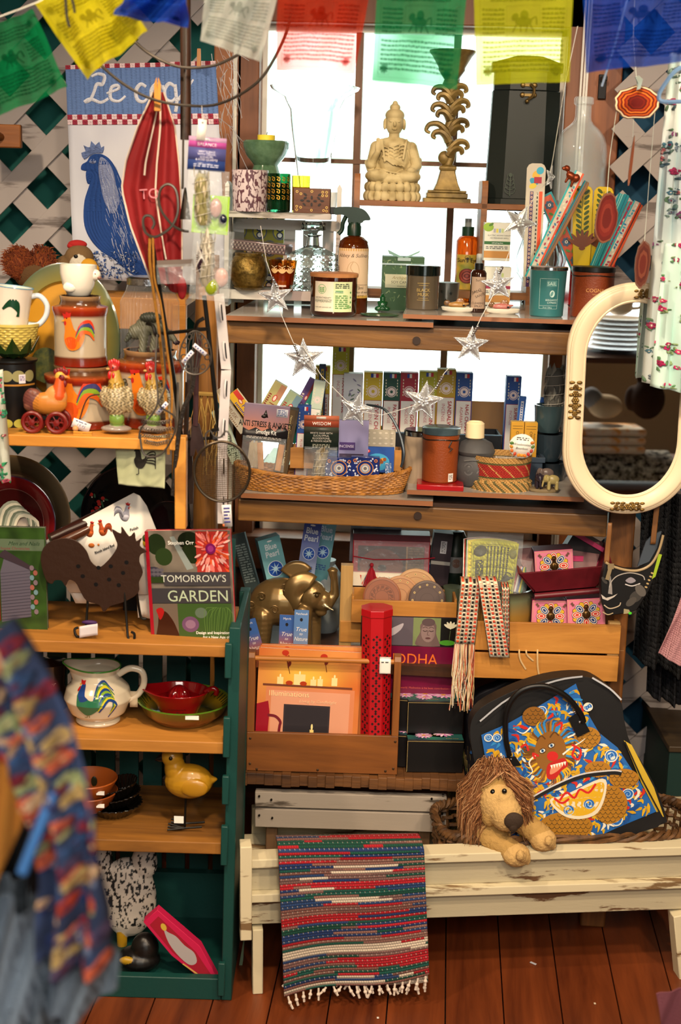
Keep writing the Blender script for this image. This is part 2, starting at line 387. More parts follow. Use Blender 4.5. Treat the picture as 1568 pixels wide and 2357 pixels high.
def cylfn(r,w,h,z0,r1=None,cx=0,a0=0):
 k,kz=K;r1=r if r1 is None else r1
 def fn(x,y,d):
  rr=r+(r1-r)*(h-y)/h;a=(x-w/2)/max(r,r1)+a0;q=rr*k+d
  return np.c_[np.sin(a)*q+cx*k,-np.cos(a)*q,(z0+h-y)*kz]
 return fn
def flatfn(w,h,x0=0,y0=0,z0=0,tilt=0):
 k,kz=K
 return lambda x,y,d:np.c_[(x-w/2+x0)*k,np.full(len(x),y0*k)-d,(h-y+z0)*kz]
def topfn(w,h,z0,x0=0,y0=0):
 k,kz=K
 return lambda x,y,d:np.c_[(x-w/2+x0)*k,(h-y+y0)*k,np.full(len(x),z0*kz)+d]
def cloth(name,label,cat,cs,Y,art=None,grid=None,base='#888',wv=(.008,3,.3),rough=.85,mat=None,parent=None,group=None,seg=(40,50),solid=.0012,dy=(0,0,0,0),w=None,h=None,wob=0):
 """a hanging cloth between four photo points TL, TR, BR, BL, rippling in depth"""
 q=[P(c[0],c[1],Y+e)for c,e in zip(cs,dy)];org=(q[0]+q[1])/2;q=[np.array(a-org)for a in q]
 if art is None:art=Art(w or 100,h or 100,base=base)
 if grid is not None:art.grid=grid
 W_,H_=art.w,art.h
 def fn(x,y,d):
  u=(x/W_)[:,None];v=(y/H_)[:,None]
  p=(q[0]*(1-u)+q[1]*u)*(1-v)+(q[3]*(1-u)+q[2]*u)*v
  ph=(u*wv[1]+v*wv[2])*2*math.pi
  p[:,1:2]+=wv[0]*(.35+.65*v)*np.sin(ph)+wv[0]*.4*np.sin(ph*2.3+1+v*3)
  p[:,0:1]+=wob*np.sin(ph*.7+v*5);p[:,1:2]-=d
  return p
 o=art.build(name,None,mat or vc(rough),fn,maxlen=max(W_/seg[0],H_/seg[1])if grid is None else max(W_,H_)/70,eps=1e-4,solid=solid)
 o.location=org
 if parent:o.parent=parent;o.location=org-parent.location
 else:tag(o,label,cat,group)
 return o
def flowers(A,n,cols,leaf,r=(4,9),seed=1):
 rd=random.Random(seed)
 for i in range(n):
  x,y,s=rd.uniform(0,A.w),rd.uniform(0,A.h),rd.uniform(*r);c=rd.choice(cols)
  for q in range(3):A.ell(np.clip(x+rd.uniform(-2,2)*s,0,A.w),np.clip(y+rd.uniform(-2,2)*s,0,A.h),s*.9,s*.35,rd.choice(leaf),rd.uniform(0,180),8)
  for q in range(5):a=q*1.257+x;A.ell(x+s*.6*math.cos(a),y+s*.6*math.sin(a),s*.5,s*.42,c,0,9)
  A.ell(x,y,s*.35,s*.35,'#ece4d0' if i%2 else'#7a2040',0,8)
 A.sh=[(np.clip(v,(0,0),(A.w,A.h)),t,c,l)for v,t,c,l in A.sh];return A
def wline(name,pts,r,mat,parent=None,label=None,cat=None,seg=6,sm=0,closed=False,group=None):
 """a wire, cord or rod through (px, py, Y) points, radius in metres"""
 p=[P(*q)for q in pts];org=p[0].copy()
 if sm:p=[Vector(a)for a in spl([tuple(a)for a in p],sm,closed)]
 o=MB(m=True).tube([a-org for a in p],r,seg,closed).build(name,mat);o.location=org
 if parent:o.parent=parent;o.matrix_parent_inverse=Matrix.Identity(4);o.location=org-parent.location
 else:tag(o,label,cat,group)
 return o
def apx(x0,y0,x1,y1,base=None):return Art(x1-x0,y1-y0,base,ox=x0,oy=y0)
# ================================================================ the room
def PC(px,py,D,a=0):
 d=ray(px,py);t=YAW+R(a);n=Vector((-math.sin(t),math.cos(t),0));return Vector((0,0,CH))+d*(D/n.dot(d))
HX=Vector((math.cos(YAW),math.sin(YAW),0));HY=Vector((-math.sin(YAW),math.cos(YAW),0))
def E(name,loc,label=None,cat=None,group=None,kind=None):
 o=bpy.data.objects.new(name,None);C.objects.link(o);o.location=loc;o.empty_display_size=.03;return tag(o,label,cat,group,kind)
def wb(mb,name,mat,parent=None,**kw):
 o=mb.build(name,mat,parent,**kw)
 if parent:o.location=-parent.location
 return o
def MW():return MB(m=True)
BROWN=wood('#86502e','#5c321a','z',.8,.5);BROWNX=wood('#86502e','#5c321a','x',.8,.5)
YW=3.66
x0,x1=P(598,500,YW).x,P(1281,500,YW).x;zt,zb=P(940,62,YW).z,P(700,1222,YW).z
TEAL=mt('#0c5a55',.8,bump=.2,sc_=60)
def struct(o):o['kind']='structure';return o
struct(MW().box(-2.4,x0-.12,YW,YW+.12,-.02,2.7).build('wall_left',TEAL,smooth=False))
struct(MW().box(x1+.06,2.6,YW,YW+.12,-.02,2.7).build('wall_right',mt('#0a3f5c',.8,bump=.2,sc_=60),smooth=False))  # same wall as the left; cooler daylight is put into its blue
struct(MW().box(x0-.12,x1+.15,YW,YW+.12,-.02,zb-.05).build('wall_below_window',wood('#6b3d20','#3a1e10','x',.8),smooth=False))
struct(MW().box(x0-.12,x1+.15,YW,YW+.12,zt+.1,2.7).build('wall_above_window',BROWNX,smooth=False))
fl=MW();rd=random.Random(3)
X=-2.6
while X<2.7:fl.box(X,X+.118,-3.2,3.8,-.03,0);X+=.121
flo=struct(fl.build('floor',wood('#7c3c1a','#42190a','y',.55,.42,.5),smooth=False))
struct(MW().box(-2.7,2.8,-3.3,3.9,-.06,-.03).build('floor_underlay',mt('#1a0c06',.9),smooth=False))
struct(MW().box(-2.7,2.8,-3.3,3.9,2.7,2.78).build('ceiling',wood('#b9885c','#8a5c38','x',.6,.6),smooth=False))
struct(MW().box(-2.5,-2.4,-3.3,3.8,-.02,2.7).build('wall_west',mt('#c9b79a',.85),smooth=False))
struct(MW().box(2.6,2.7,-3.3,3.8,-.02,2.7).build('wall_east',mt('#b8a487',.85),smooth=False))
struct(MW().box(-2.5,.5,-3.3,-3.2,-.02,2.7).box(2.5,2.7,-3.3,-3.2,-.02,2.7).box(.5,2.5,-3.3,-3.2,-.02,.65).box(.5,2.5,-3.3,-3.2,2.15,2.7).build('wall_behind',mt('#b8a487',.85),smooth=False))
w2=E('window_2',(1.5,-3.25,.65),kind='structure')
f=MW()
for a,b in((.5,.56),(1.13,1.17),(1.83,1.87),(2.44,2.5)):f.box(a,b,-3.3,-3.22,.65,2.15)
for a,b in((.65,.71),(1.38,1.42),(2.09,2.15)):f.box(.5,2.5,-3.3,-3.22,a,b)
wb(f,'window_frame',BROWN,w2)
win=E('window_1',((x0+x1)/2,YW,zb),kind='structure')
f=MW()
f.box(x0-.065,x0,YW-.05,YW+.1,zb-.06,zt+.1);f.box(x1,x1+.05,YW-.05,YW+.1,zb-.06,zt+.1)
f.box(x0-.065,x1+.05,YW-.05,YW+.1,zt,zt+.1)
wb(f,'window_frame',BROWN,win,bevel=.003)
wb(MW().box(x0-.12,x1+.1,YW-.09,YW+.1,zb-.085,zb),'window_sill',BROWNX,win,bevel=.004)
f=MW();s=.010
for a,b in((x0,x0+.012),(x1-.012,x1)):f.box(a,b,YW+.01,YW+.04,zb,zt)
f.box(x0,x1,YW+.01,YW+.04,zt-.014,zt);f.box(x0,x1,YW+.01,YW+.04,zb,zb+.03)
wb(f,'glazing_bead',mt('#e8e4da',.5),win)
f=MW();zm=P(900,676,YW).z
for px in(820,1043):xx=P(px,350,YW).x;f.box(xx-.009,xx+.009,YW+.02,YW+.05,zb,zt)
for py in(374,676):z=P(900,py,YW).z;h=.0055 if py==374 else .014;f.box(x0,x1,YW+.015,YW+.055,z-h,z+h)
wb(f,'muntin',wood('#7a5236','#4a2a18','z',.8),win)
wb(MW().box(x0,x1,YW+.032,YW+.036,zb,zt),'window_pane',glass('#f4fbf8',0,1.01),win,smooth=False)
lamp('window_portal',((x0+x1)/2,YW+.14,(zb+zt)/2),(R(-90),0,0),x1-x0,1,(1,1,1),sy=zt-zb,portal=True)
t1=E('trim_1',(P(535,700,YW).x,YW,.5),kind='structure')
xa,xb,xc=P(497,400,YW).x,P(545,400,YW).x,P(560,400,YW).x
wb(MW().box(xa,xb-.004,YW-.045,YW,.3,2.7),'trim_board',wood('#a8693a','#7c4522','z',.8),t1,bevel=.003)
wb(MW().box(xb-.003,xb+.006,YW-.055,YW,.3,2.7).box(xb+.009,xb+.014,YW-.05,YW,.3,2.7),'trim_strip',mt('#dcd8cc',.5),t1)
t2=E('trim_2',(P(1370,700,YW).x,YW,.5),kind='structure')
xa,xb=P(1322,300,YW).x,P(1420,300,YW).x
wb(MW().box(xa-.02,xb,YW-.045,YW,.3,2.7),'trim_board',wood('#9a5a30','#6e3a1c','z',.8),t2,bevel=.003)
f=MW()
for i,q in enumerate((.002,.010,.0165)):f.box(xa+q,xa+q+.005,YW-.06+i*.004,YW,.3,2.7)
wb(f,'trim_strip',mt('#e6e2da',.5),t2)
WHITEW=mt('#a8a09e',.8,0,'peel','#6e6664',9.,bump=.3,axis='x')
def lattice(name,xa,xb,za,zb_,Y,ph1,ph2,label,w=.052,sp=.172*1.03):
 e=E(name,((xa+xb)/2,Y,za),label,'lattice')
 for sgn,ph,yy in((1,ph1,Y-.008),(-1,ph2,Y)):
  f=MB(m=True);c=za-(xb-xa)-2
  c=ph-math.ceil((ph-za+(xb-xa)+.4)/sp)*sp
  while c<zb_+(xb-xa)+.3:
   xs=sorted((xa,xb));pts=[]
   lo,hi=xa,xb
   if sgn>0:lo=max(lo,za-c+XREF);hi=min(hi,zb_-c+XREF)
   else:hi=min(hi,c-za+XREF);lo=max(lo,c-zb_+XREF)
   if hi-lo>.02:f.beam((lo,yy,c+sgn*(lo-XREF)),(hi,yy,c+sgn*(hi-XREF)),.007,w,(0,0,1))
   c+=sp
  o=wb(f,'lattice_strips',WHITEW,e,bevel=0.001)
 return e
YL=3.56;XREF=P(75,384,YL).x;z1=P(75,384,YL).z
q=P(60,330,YL);z2=q.z+(q.x-XREF)
q=P(105,345,YL);z2=q.z+(q.x-XREF)
lattice('lattice_panel',-1.25,P(470,400,YL).x,0.02,2.68,YL,z1,z2,'white weathered diagonal lattice on the dark green wall left of the window')
XREF=P(1480,350,YL).x;q=P(1480,345,YL);z1=q.z;q2=P(1445,300,YL);z2=q2.z+(q2.x-XREF)
lattice('lattice_panel',P(1425,300,YL).x,1.35,0.02,2.68,YL,z1,z2,'white weathered diagonal lattice on the daylight-tinted wall right of the window')
# ================================================================ plank shelving in front of the window
OAKY=wood('#8f6430','#3a220e','x',.75,.45,.5);DARKP=wood('#8a5522','#33200f','z',.9,.55,.6)
D1=3.04
tabl=E('plank_shelving',(P(950,1200,D1).x,D1,0),'rough brown timber shelving of two levels standing across the window','shelving')
def beamx(pa,pb,Y,dy,tpx,name,mat,par,bevel=.003):
 a,b=P(*pa,Y),P(*pb,Y);k=kk(a);h=tpx*k[1]
 z=(a.z+b.z)/2-h/2
 return wb(MW().box(a.x,b.x,Y,Y+dy,z-h/2,z+h/2),name,mat,par,bevel=bevel,smooth=False)
b1=beamx((522,743),(1345,762),D1,.08,52,'front_beam',OAKY,tabl)
b2=beamx((548,1152),(1400,1183),D1,.08,50,'front_beam',OAKY,tabl)
for(px,py)in((959,784),(962,1187)):
 p=P(px,py,D1-.001);wb(MW().lathe([(.0085,0),(.0085,.004)],20,M=Matrix.Translation(p)@Matrix.Rotation(R(90),4,'X')),'bolt_plug',mt('#2b1a10',.6),tabl)
Z3=P(1250,1562,D1).z
a,b=P(560,1560,D1+.03),P(1402,1562,D1+.03)
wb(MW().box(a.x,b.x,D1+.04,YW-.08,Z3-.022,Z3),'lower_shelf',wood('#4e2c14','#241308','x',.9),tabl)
LAM=mt('#b9b4ae',.12,0,'noise','#a39d97',8.);EDGE=mt('#8f5c3a',.45)
ZS={}
def slab(pa,pb,Y,yb,tpx,key,dz=0):
 a,b=P(*pa,Y),P(*pb,Y);h=tpx*kk(a)[1];z=(a.z+b.z)/2+dz;ZS[key]=z
 e=E('laminate_board',((a.x+b.x)/2,Y,z-h),SL[key],'board','thin laminate boards laid on the shelving')
 wb(MW().box(a.x,b.x,Y+.001,yb,z-h,z),'board_top',LAM,e,smooth=False)
 wb(MW().box(a.x,b.x,Y-.001,Y+.001,z-h,z),'edge_band',EDGE,e,smooth=False)
SL={'A':'left thin grey topped board with brown edge, under the peppermint candle','B':'right thin grey topped board with brown edge, under the blue green candle','C':'left thin board with brown edge, under the long wicker basket','D':'right thin board with brown edge, under the round woven candle basket'}
slab((518,728),(998,741),D1-.02,YW-.06,11,'A');slab((928,727),(1345,740),D1-.012,YW-.06,10,'B',.003)
slab((555,1139),(997,1150),D1-.02,YW-.06,11,'C');slab((937,1133),(1345,1146),D1-.012,YW-.06,10,'D',.003)
for key,bm in(('A',b1),('C',b2)):
 zz=[v.co.z for v in bm.data.vertices];zt0=max(zz);xs_=[v.co.x for v in bm.data.vertices]
 wb(MW().box(min(xs_),max(xs_),D1+.006,YW-.1,zt0-.012,ZS[key]-.0085),'gap_fill',wood('#3c2412','#1c1008','x',.9),tabl,smooth=False)  # added dark fill that blocks window light between beam and board
p=P(1432,1190,3.10);f=MW().beam((p.x,3.12,0),(p.x,3.12,p.z+.1),.058,.058,(1,0,0));f.box
wb(f,'corner_post',DARKP,tabl,bevel=.004)
p=P(478,660,3.2);f=MW().tube([(p.x,3.2,0),(p.x+.004,3.2,.6),(p.x-.003,3.2,1.1),(p.x,3.2,p.z+.07)],[.032,.03,.028,.026],12)
wb(f,'corner_post',wood('#b57a35','#3b2412','z',.7,.6,.6),tabl)
# ================================================================ the green cabinet with pine shelves at the left
TG=mt('#0b3f3a',.5,bump=.15,sc_=80);DC=2.70
PINE=wood('#d9973f','#b06f24','x',.5,.45,.3);PINE2=wood('#c98a3c','#8c5820','x',.5,.5,.3)
OLD=wood('#a8702c','#4a2c14','x',.5,.55,.4)
base=PC(280,2300,DC);cab=E('shelf_cabinet',(base.x,base.y+.15,0),'dark green painted open cabinet with pine shelves at the left','cabinet')
SHELF={}
def cshelf(pa,pb,tpx,mat,key,D=DC,dep=.28,name='shelf'):
 a,b=PC(*pa,D),PC(*pb,D);h=tpx*kk(a)[1];a=a+HY*dep/2;b=b+HY*dep/2;z=(a.z+b.z)/2;SHELF[key]=z;a.z=b.z=z-h/2
 wb(MW().beam(a,b,dep,h),name,mat,cab,bevel=.002,smooth=False)
cshelf((-60,1001),(405,1008),26,PINE,1);cshelf((-60,1470),(532,1487),27,PINE2,2);cshelf((-60,1690),(527,1712),27,PINE2,3)
cshelf((-60,1922),(519,1942),27,OLD,4)
a,b=PC(-60,2215,DC+.01),PC(510,2252,DC+.01);zt_=(a.z+b.z)/2
f=MW();f.beam(Vector((a.x,a.y,.0245)),Vector((b.x,b.y,.0245)),.02,.049)
wb(f,'bottom_rail',TG,cab,bevel=.002)
a2,b2=a+HY*.14,b+HY*.14;a2.z=b2.z=.02
wb(MW().beam(a2,b2,.28,.02),'bottom_board',TG,cab,smooth=False);SHELF[5]=.03
a3,b3=a+HY*.29,b+HY*.29
a3.z=b3.z=.085;wb(MW().beam(a3,b3,.02,.11),'back_rail',TG,cab,smooth=False)
f=MW();tp,bt=PC(541,1445,DC),PC(521,2300,DC);bt.z=0
for dy in(.0,.26):f.beam(bt+HY*(dy+.02),tp+HY*(dy+.02),.022,.04,HY)
f.beam(bt+HY*.15+HX*.004,tp+HY*.15+HX*.004,.012,.28,HY)
wb(f,'side_panel',TG,cab,bevel=.002)
for py0,py1 in((1480,1560),(1650,1742),(1785,1850),(1900,1990),(2215,2290)):
 a=PC(527-(py0-1480)*.022,py0,DC-.01);b=PC(527-(py1-1480)*.022,py1,DC-.01);wb(MW().beam(a,b,.014,.012,HY),'shelf_bracket',TG,cab,bevel=.002)
f=MW()
for px in range(-40,540,56):
 a=PC(px,1240,DC+.32);b=Vector((a.x,a.y,0.02));f.beam(b,a,.042,.012,HY)
wb(f,'back_slats',TG,cab,smooth=False)
a=PC(417,1003,DC+.02);b=PC(417,1215,DC+.02);wb(MW().beam(b,a,.022,.03,HY),'upper_stile',PINE,cab,bevel=.002)
DU=3.22;a,b=PC(-60,672,DU),PC(428,690,DU);z=(a.z+b.z)/2;UPZ=z
f=MW();a1,b1_=a+HY*.11,b+HY*.11;a1.z=b1_.z=z-.009;f.beam(a1,b1_,.2,.018);a1,b1_=a.copy(),b.copy();a1.z=b1_.z=z-.035;f.beam(a1,b1_,.018,.07)
a1=PC(414,700,DU);f.beam(Vector((a1.x,a1.y,1.0)),a1,.03,.03,HY)
wb(f,'upper_shelf',PINE,cab,bevel=.002)
# ================================================================ bench, stool
AB=7.5
PEEL=mt('#b5ab8f',.7,0,'peel','#5d3f26',22.,bump=.5);CREAM=mt('#d2c7a6',.65,0,'peel','#7a6040',12.,bump=.3)
leg=PZ(593,2283,0);na=Vector((-math.sin(YAW+R(AB)),math.cos(YAW+R(AB)),0));DB=na.dot(leg);BX=Vector((na.y,-na.x,0))
def PB(px,py,d=0):return PC(px,py,DB+d,AB)
bench=E('bench',(PB(1000,2200).x,PB(1000,2200).y+.15,0),'long white bench with peeling paint in front of the shelving','bench')
def bb(pa,pb,d,dep,z0,z1,name,mat):
 a,b=PB(*pa,d),PB(*pb,d);a=a+na*dep/2;b=b+na*dep/2;a.z=b.z=(z0+z1)/2
 wb(MW().beam(a,b,dep,z1-z0),name,mat,bench,bevel=.002,smooth=False)
zs=[PB(900,y,-.01).z for y in(1966,1986,2045,2064,2122)]
XL,XR=(578,2000),(1640,1950)
bb(XL,XR,-.018,.05,zs[1],zs[0],'top_rail',CREAM);bb(XL,XR,0,.02,zs[2],zs[1],'front_board',PEEL)
bb(XL,XR,-.018,.05,zs[3],zs[2],'ledge',CREAM);bb(XL,XR,0,.02,zs[4],zs[3],'front_board',PEEL)
bb(XL,XR,.03,.34,zs[4]+.01,zs[4]+.03,'seat',CREAM);bb(XL,XR,.37,.02,zs[4],zs[0]-.06,'back_board',PEEL)
ZB=zs[4]+.03
for pa,pb,w,d in(((566,1945),(566,2160),.024,-.03),((593,2135),(593,2283),.022,0),((1578,2100),(1590,2262),.06,-.01),((575,1960),(575,2200),.022,.38)):
 a,b=PB(*pa,d),PB(*pb,d)
 if pa[1]>2090 or d>.3:b.z=0
 wb(MW().beam(b+na*.01,a+na*.01,w,.04,na),'leg',CREAM,bench,bevel=.002)
GREY=mt('#9b9084',.8,0,'peel','#4e443a',12.,bump=.5);RUST=wood('#7a4f28','#2e1a0e','x',1.,.6,.8)
DS=2.98
a,b=P(550,1786,DS),P(1070,1792,DS);zt_=a.z-.0;STZ=PC(800,1786,DS).z
stool=E('step_stool',PC(810,1900,DS+.15),'weathered grey wooden stool with a rough dark plank top, behind the rag rug','stool')
f=MW();n=26;pl=PC(548,1786,DS);pr=PC(1072,1792,DS);rd=random.Random(9)
hh=.03
for i in range(n):
 u0,u1=pl.lerp(pr,i/n),pl.lerp(pr,(i+1)/n);j=rd.uniform(-.006,.005)
 u0.z=u1.z=STZ-hh/2-rd.uniform(0,.002);f.beam(u0+HY*(.17+j/2),u1+HY*(.17+j/2)+HX*.001,.34-j,hh-rd.uniform(0,.006))
wb(f,'plank_top',RUST,stool,bevel=.0015,smooth=False)
for y0,y1 in((1818,1853),(1857,1899)):
 a,b=PC(588,y0,DS+.02),PC(1029,y0,DS+.02);c=PC(588,y1,DS+.02);a.z=b.z=(a.z+c.z)/2
 wb(MW().beam(a,b,.022,abs(PC(588,y0,DS+.02).z-c.z)),'apron_board',GREY,stool,bevel=.002)
for px in(627,979):
 for dy in(.05,.3):
  a=PC(px,1850,DS+dy);b=Vector((a.x,a.y,ZB if dy<1 else 0))-HY*.0;wb(MW().beam(b,a,.026,.04,HY),'leg',wood('#6e5238','#3d2a1a','z',.9),stool,bevel=.002)
f=MW()
for px,py in((597,1832),(625,1840),(1020,1826),(994,1838),(597,1876),(627,1882),(1018,1872),(997,1873)):
 p=PC(px,py,DS+.0075);f.lathe([(.0024,0),(.0024,.004)],10,M=Matrix.Translation(p)@Matrix.Rotation(R(90),4,'X'))
wb(f,'screw_heads',mt('#1c1410',.5,.6),stool)
stool.children[-1]['kind']='stuff'
# ================================================================ on the shelving, in the window
GOLD=mt('#b98c3a',.35,.9);SILV=mt('#c9ccd2',.22,1,bump=.25,sc_=220);DKMET=mt('#3a3632',.4,.8);IRON=mt('#16130f',.5,.5)
WHT=mt('#e9e5db',.6);BLK=mt('#0c0c0d',.35);PAPER=mt('#efece4',.8)
Z1=ZS['A'];Z1B=ZS['B'];Z2=ZS['C'];Z2B=ZS['D']
YS=3.40
ZS1=P(950,466,YS).z
ss=T('step_shelf','small brown wooden two tier display shelf standing in the window','shelf',960,683,YS,z=None)
g=ss.location.z
def wz(py):return(683-py)
WD=wood('#9a6236','#5e371b','x',.9,.5)
MB().box(-140,255,0,90,wz(480),wz(467)).build('upper_board',WD,ss,bevel=1)
MB().box(-140,255,0,90,wz(684),wz(667)).build('lower_board',WD,ss,bevel=1)
for x,zt0 in((-152,408),(138,416),(250,420)):
 z0=-28;pr=[(0,z0),(100,z0),(100,wz(zt0)-12),(92,wz(zt0)),(8,wz(zt0)),(0,wz(zt0)-12)]
 m=Matrix.Rotation(R(90),4,'Z');b=MB()
 b.prism([(p[0],p[1])for p in pr],-x-14,-x,m);b.build('side_panel',WD,ss,bevel=1)
def wz_(px,py,Y):return P(px,py,Y).z
c='#c2b286'
t=T('buddha_statue','cream carved seated Buddha statue with a raised hand on a lotus base','statue',902,461,YS+.045,z=ZS1)
pt=[('e',(0,0,52),(60,34,17),c),('e',(-34,-14,58),(30,24,16),c),('e',(34,-14,58),(30,24,16),c),('e',(0,0,100),(38,24,42),c),('e',(0,2,128),(42,22,20),c),('c',(0,0,140),(0,0,165),13,12,c),('e',(0,-2,178),(20,20,28),c),('e',(0,0,196),(22,22,16),c),('e',(0,0,214),(12,12,9),c),('e',(0,0,223),(6,6,6),c),('e',(0,8,92),(52,20,46),c),('e',(-8,-20.5,182),(5,2,2),'#a08c60'),('e',(8,-20.5,182),(5,2,2),'#a08c60'),('e',(0,-21,164),(5,2,1.6),'#8d7a4c'),('e',(-22,0,176),(4,5,13),c),('e',(22,0,176),(4,5,13),c),('e',(0,-21,176),(3.5,5,7),c),('e',(0,-19,165),(6,4,2.4),c),('c',(-40,2,124),(-50,-6,84),14,12,c),('c',(-50,-8,84),(-36,-22,112),9,7,c),('e',(-35,-24,124),(8,4,13),c),('c',(40,2,124),(54,-4,84),14,12,c),('c',(54,-6,84),(34,-26,66),11,7,c),('e',(40,-28,72),(10,8,8),c),('c',(-46,-6,60),(-58,6,88),10,8,c),('c',(50,0,60),(58,6,96),10,8,c)]
pt+=[('c',(-39+i*2.6,-25,130),(-40+i*2.8,-25,144-abs(i-1.3)*2),1.7,1.4,c)for i in range(4)]
pt+=[('c',(-26+i*9,-27,102-i*2+0),(0+i*8,-26,84-i),2,2,c)for i in range(4)]+[('c',(-30,-30,60+i*6),(40,-30,50+i*5),2,2,c)for i in range(3)]
pt+=[('c',(x0,-22-.06*(40-abs(x0)),126-i*8),(x0+12,-22-.06*(40-abs(x0+12)),126-i*8-(5 if x0<0 else-5)),1.7,1.7,c)for i in range(4)for x0 in(-24,-12,0,12)]+[('c',(sx*(18+10*q),-27+q*2,66-q*2),(sx*(30+9*q),-24+q*3,46),1.8,1.8,c)for sx in(-1,1)for q in range(4)]+[('c',(sx*(44+3*q),-8+q*4,116),(sx*(54+2*q),-4+q*4,70),2,2,c)for sx in(-1,1)for q in range(3)]
pt+=[('c',(-28,-22,140),(-20,-27,92),3,3,c),('c',(28,-22,140),(22,-27,98),3,3,c)]
pt+=[('e',(x,-18,184),(6,4,1.6),c)for x in(-8,8)]
for r_,z,n,hh in((60,12,20,13),(58,33,20,12)):
 for i in range(n):
  a=2*math.pi*i/n;pt.append(('e',(math.cos(a)*r_*.95,math.sin(a)*34,z),(10,8,hh),c))
pt.append(('e',(0,0,20),(56,32,22),c))
wrk=lambda v,col:mixc(c,'#8d7a4c',np.clip(vnoise(200,200,14,3)[np.clip(v[:,2],0,199).astype(int),np.clip(v[:,0]+100,0,199).astype(int)]*1.4-.5,0,1))
blob('figure',pt,vc(.7,bump=.3,s=90),t,vox=1.15,smooth=2,colfn=wrk)
t=T('candlestick','tall tarnished gold candlestick carved with acanthus leaves beside the Buddha','candlestick',1027,462,YS+.045,z=ZS1)
GC=mt('#8a7340',.45,.35,'noise','#5c4a26',30.,bump=.2)
MB().box(-54,54,-35,35,0,12).box(-47,47,-30,30,12,24).box(-44,44,-28,28,24,30).build('base',GC,t,bevel=2)
MB().lathe([(44,30),(34,46),(26,68),(24,74),(28,78),(28,84),(18,88)],4,a0=math.pi/4,sy=.8).build('foot',GC,t,bevel=2)
b=MB();b.tube(spl([(0,0,84),(8,0,120),(-4,0,160),(6,0,210),(0,0,262)],6,False),10,12)
def curl(x,z,s,d,r=11):
 pts=[(x,-6,z),(x+d*10*s,-9,z+16*s),(x+d*24*s,-9,z+26*s),(x+d*40*s,-8,z+24*s),(x+d*46*s,-8,z+13*s),(x+d*38*s,-8,z+8*s)]
 p=spl(pts,5,False);b.tube(p,[r*(1-.65*i/len(p))for i in range(len(p))],8,flat=.8)
for x,z,s,d in((2,118,.9,1),(0,150,1.15,-1),(4,168,.8,1),(0,200,.9,-1),(4,212,.8,1),(0,238,.9,-1),(0,246,.75,1)):curl(x,z,s,d);curl(x,z-9,s*.7,d,12)
b.ell((-8,-2,104),(15,8,16)).ell((8,-4,128),(9,7,14))
b.build('leafy_stem',GC,t)
MB().lathe([(12,255),(20,270),(16,280),(30,300),(30,306),(44,330),(52,340),(52,344),(10,342)],28).build('cup',GC,t)
t=T('lidded_box','tall dark green angular box with a bronze hook latch in the window','box',1199,464,YS+.05,z=ZS1+.001)
GB=mt('#0d1715',.5,bump=.1);pr=[(1,0),(1.0,.36),(.48,.62),(-.48,.62),(-1,.36),(-1,0)]
def octa(r0,r1,z0,z1,cy=.3):
 v=[(r0*x,-35+(r0*(1-y)*.9)-0,z0)for x,y in((1,.45),(.55,.8),(-.55,.8),(-1,.45),(-1,0),(1,0))]
 v2=[(r1*x,-35+(r1*(1-y)*.9),z1)for x,y in((1,.45),(.55,.8),(-.55,.8),(-1,.45),(-1,0),(1,0))]
 return v+v2,[tuple(range(6))[::-1],tuple(range(6,12))]+[(i,(i+1)%6,(i+1)%6+6,i+6)for i in range(6)][::1]
b=MB();b._add(*octa(82,76,14,258));b.build('body',GB,t,smooth=False,bevel=1.2)
b=MB();b._add(*octa(90,88,-14,14));b.build('plinth',GB,t,smooth=False,bevel=1.2)
b=MB();b._add(*octa(74,74,259,300));b._add(*octa(80,80,300,322));b._add(*octa(74,30,322,334));b.build('lid',GB,t,smooth=False,bevel=1.2)
b=MB();y=-35+76*.15
for z in(248,270):b.ell((-12,y,z),(6,3,6)).ell((14,y,z),(6,3,6)).box(-12,14,y-2,y+1,z-3,z+3)
b.tube(spl([(4,y-3,272),(12,y-7,262),(10,y-8,246),(0,y-6,238)],5,False),3.5);b.ell((-2,y-6,234),5)
b.build('latch',mt('#6e5a34',.4,.8),t)
A=Art(60,60);dd='#2b3a30'
for s in(-1,1):
 for i in range(4):A.line([(30,52-i*10),(30+s*(9-i),48-i*10),(30+s*(12-2*i),38-i*10),(30+s*5,36-i*10)],1.3,dd,4)
A.line([(30,56),(30,6)],2,dd);A.ell(30,8,4,5,dd)
A.build('embossing',t,vc(.5),flatfn(60,60,-30,y-2.5,16))
t=T('glass_bottle','large clear glass jug bottle standing in the window behind the painted servers','bottle',1328,0,3.44,z=ZS1-.02)
pf=[(56,0),(60,6),(60,142),(58,162),(52,180),(42,195),(28,207),(20,216),(18,226),(18,250),(22,254),(22,266),(19,270)]
b=MB();b.lathe(pf+[(r_-3.5,z)for r_,z in pf[::-1][:-1]]+[(0,8)],48);b.build('bottle_body',mt('#dceaee',.05,alpha=.2,coat=1),t)
ZR1=P(640,488,3.30).z;ZR0=P(630,668,3.26).z
t=T('white_rack','small white painted wooden two tier rack under the marbled candle','shelf',645,720,3.28,z=Z1)
wr=mt('#c9c9c2',.6,0,'peel','#8b8a80',14.,bump=.2)
hz1=(ZR1-t.location.z)/K[1];hz0=(ZR0-t.location.z)/K[1]
MB().box(-128,112,-30,90,hz1-14,hz1).build('upper_shelf',wr,t,bevel=1,smooth=False)
MB().box(-138,100,-30,90,hz0-22,hz0).build('lower_shelf',wr,t,bevel=1,smooth=False)
MB().box(-112,128,86,92,hz1-42,hz1-18).build('rail',wr,t,smooth=False)
for x in(-118,2,46,92):MB().box(x,x+26,92,98,2,hz1-18).build('back_slat',wr,t,smooth=False)
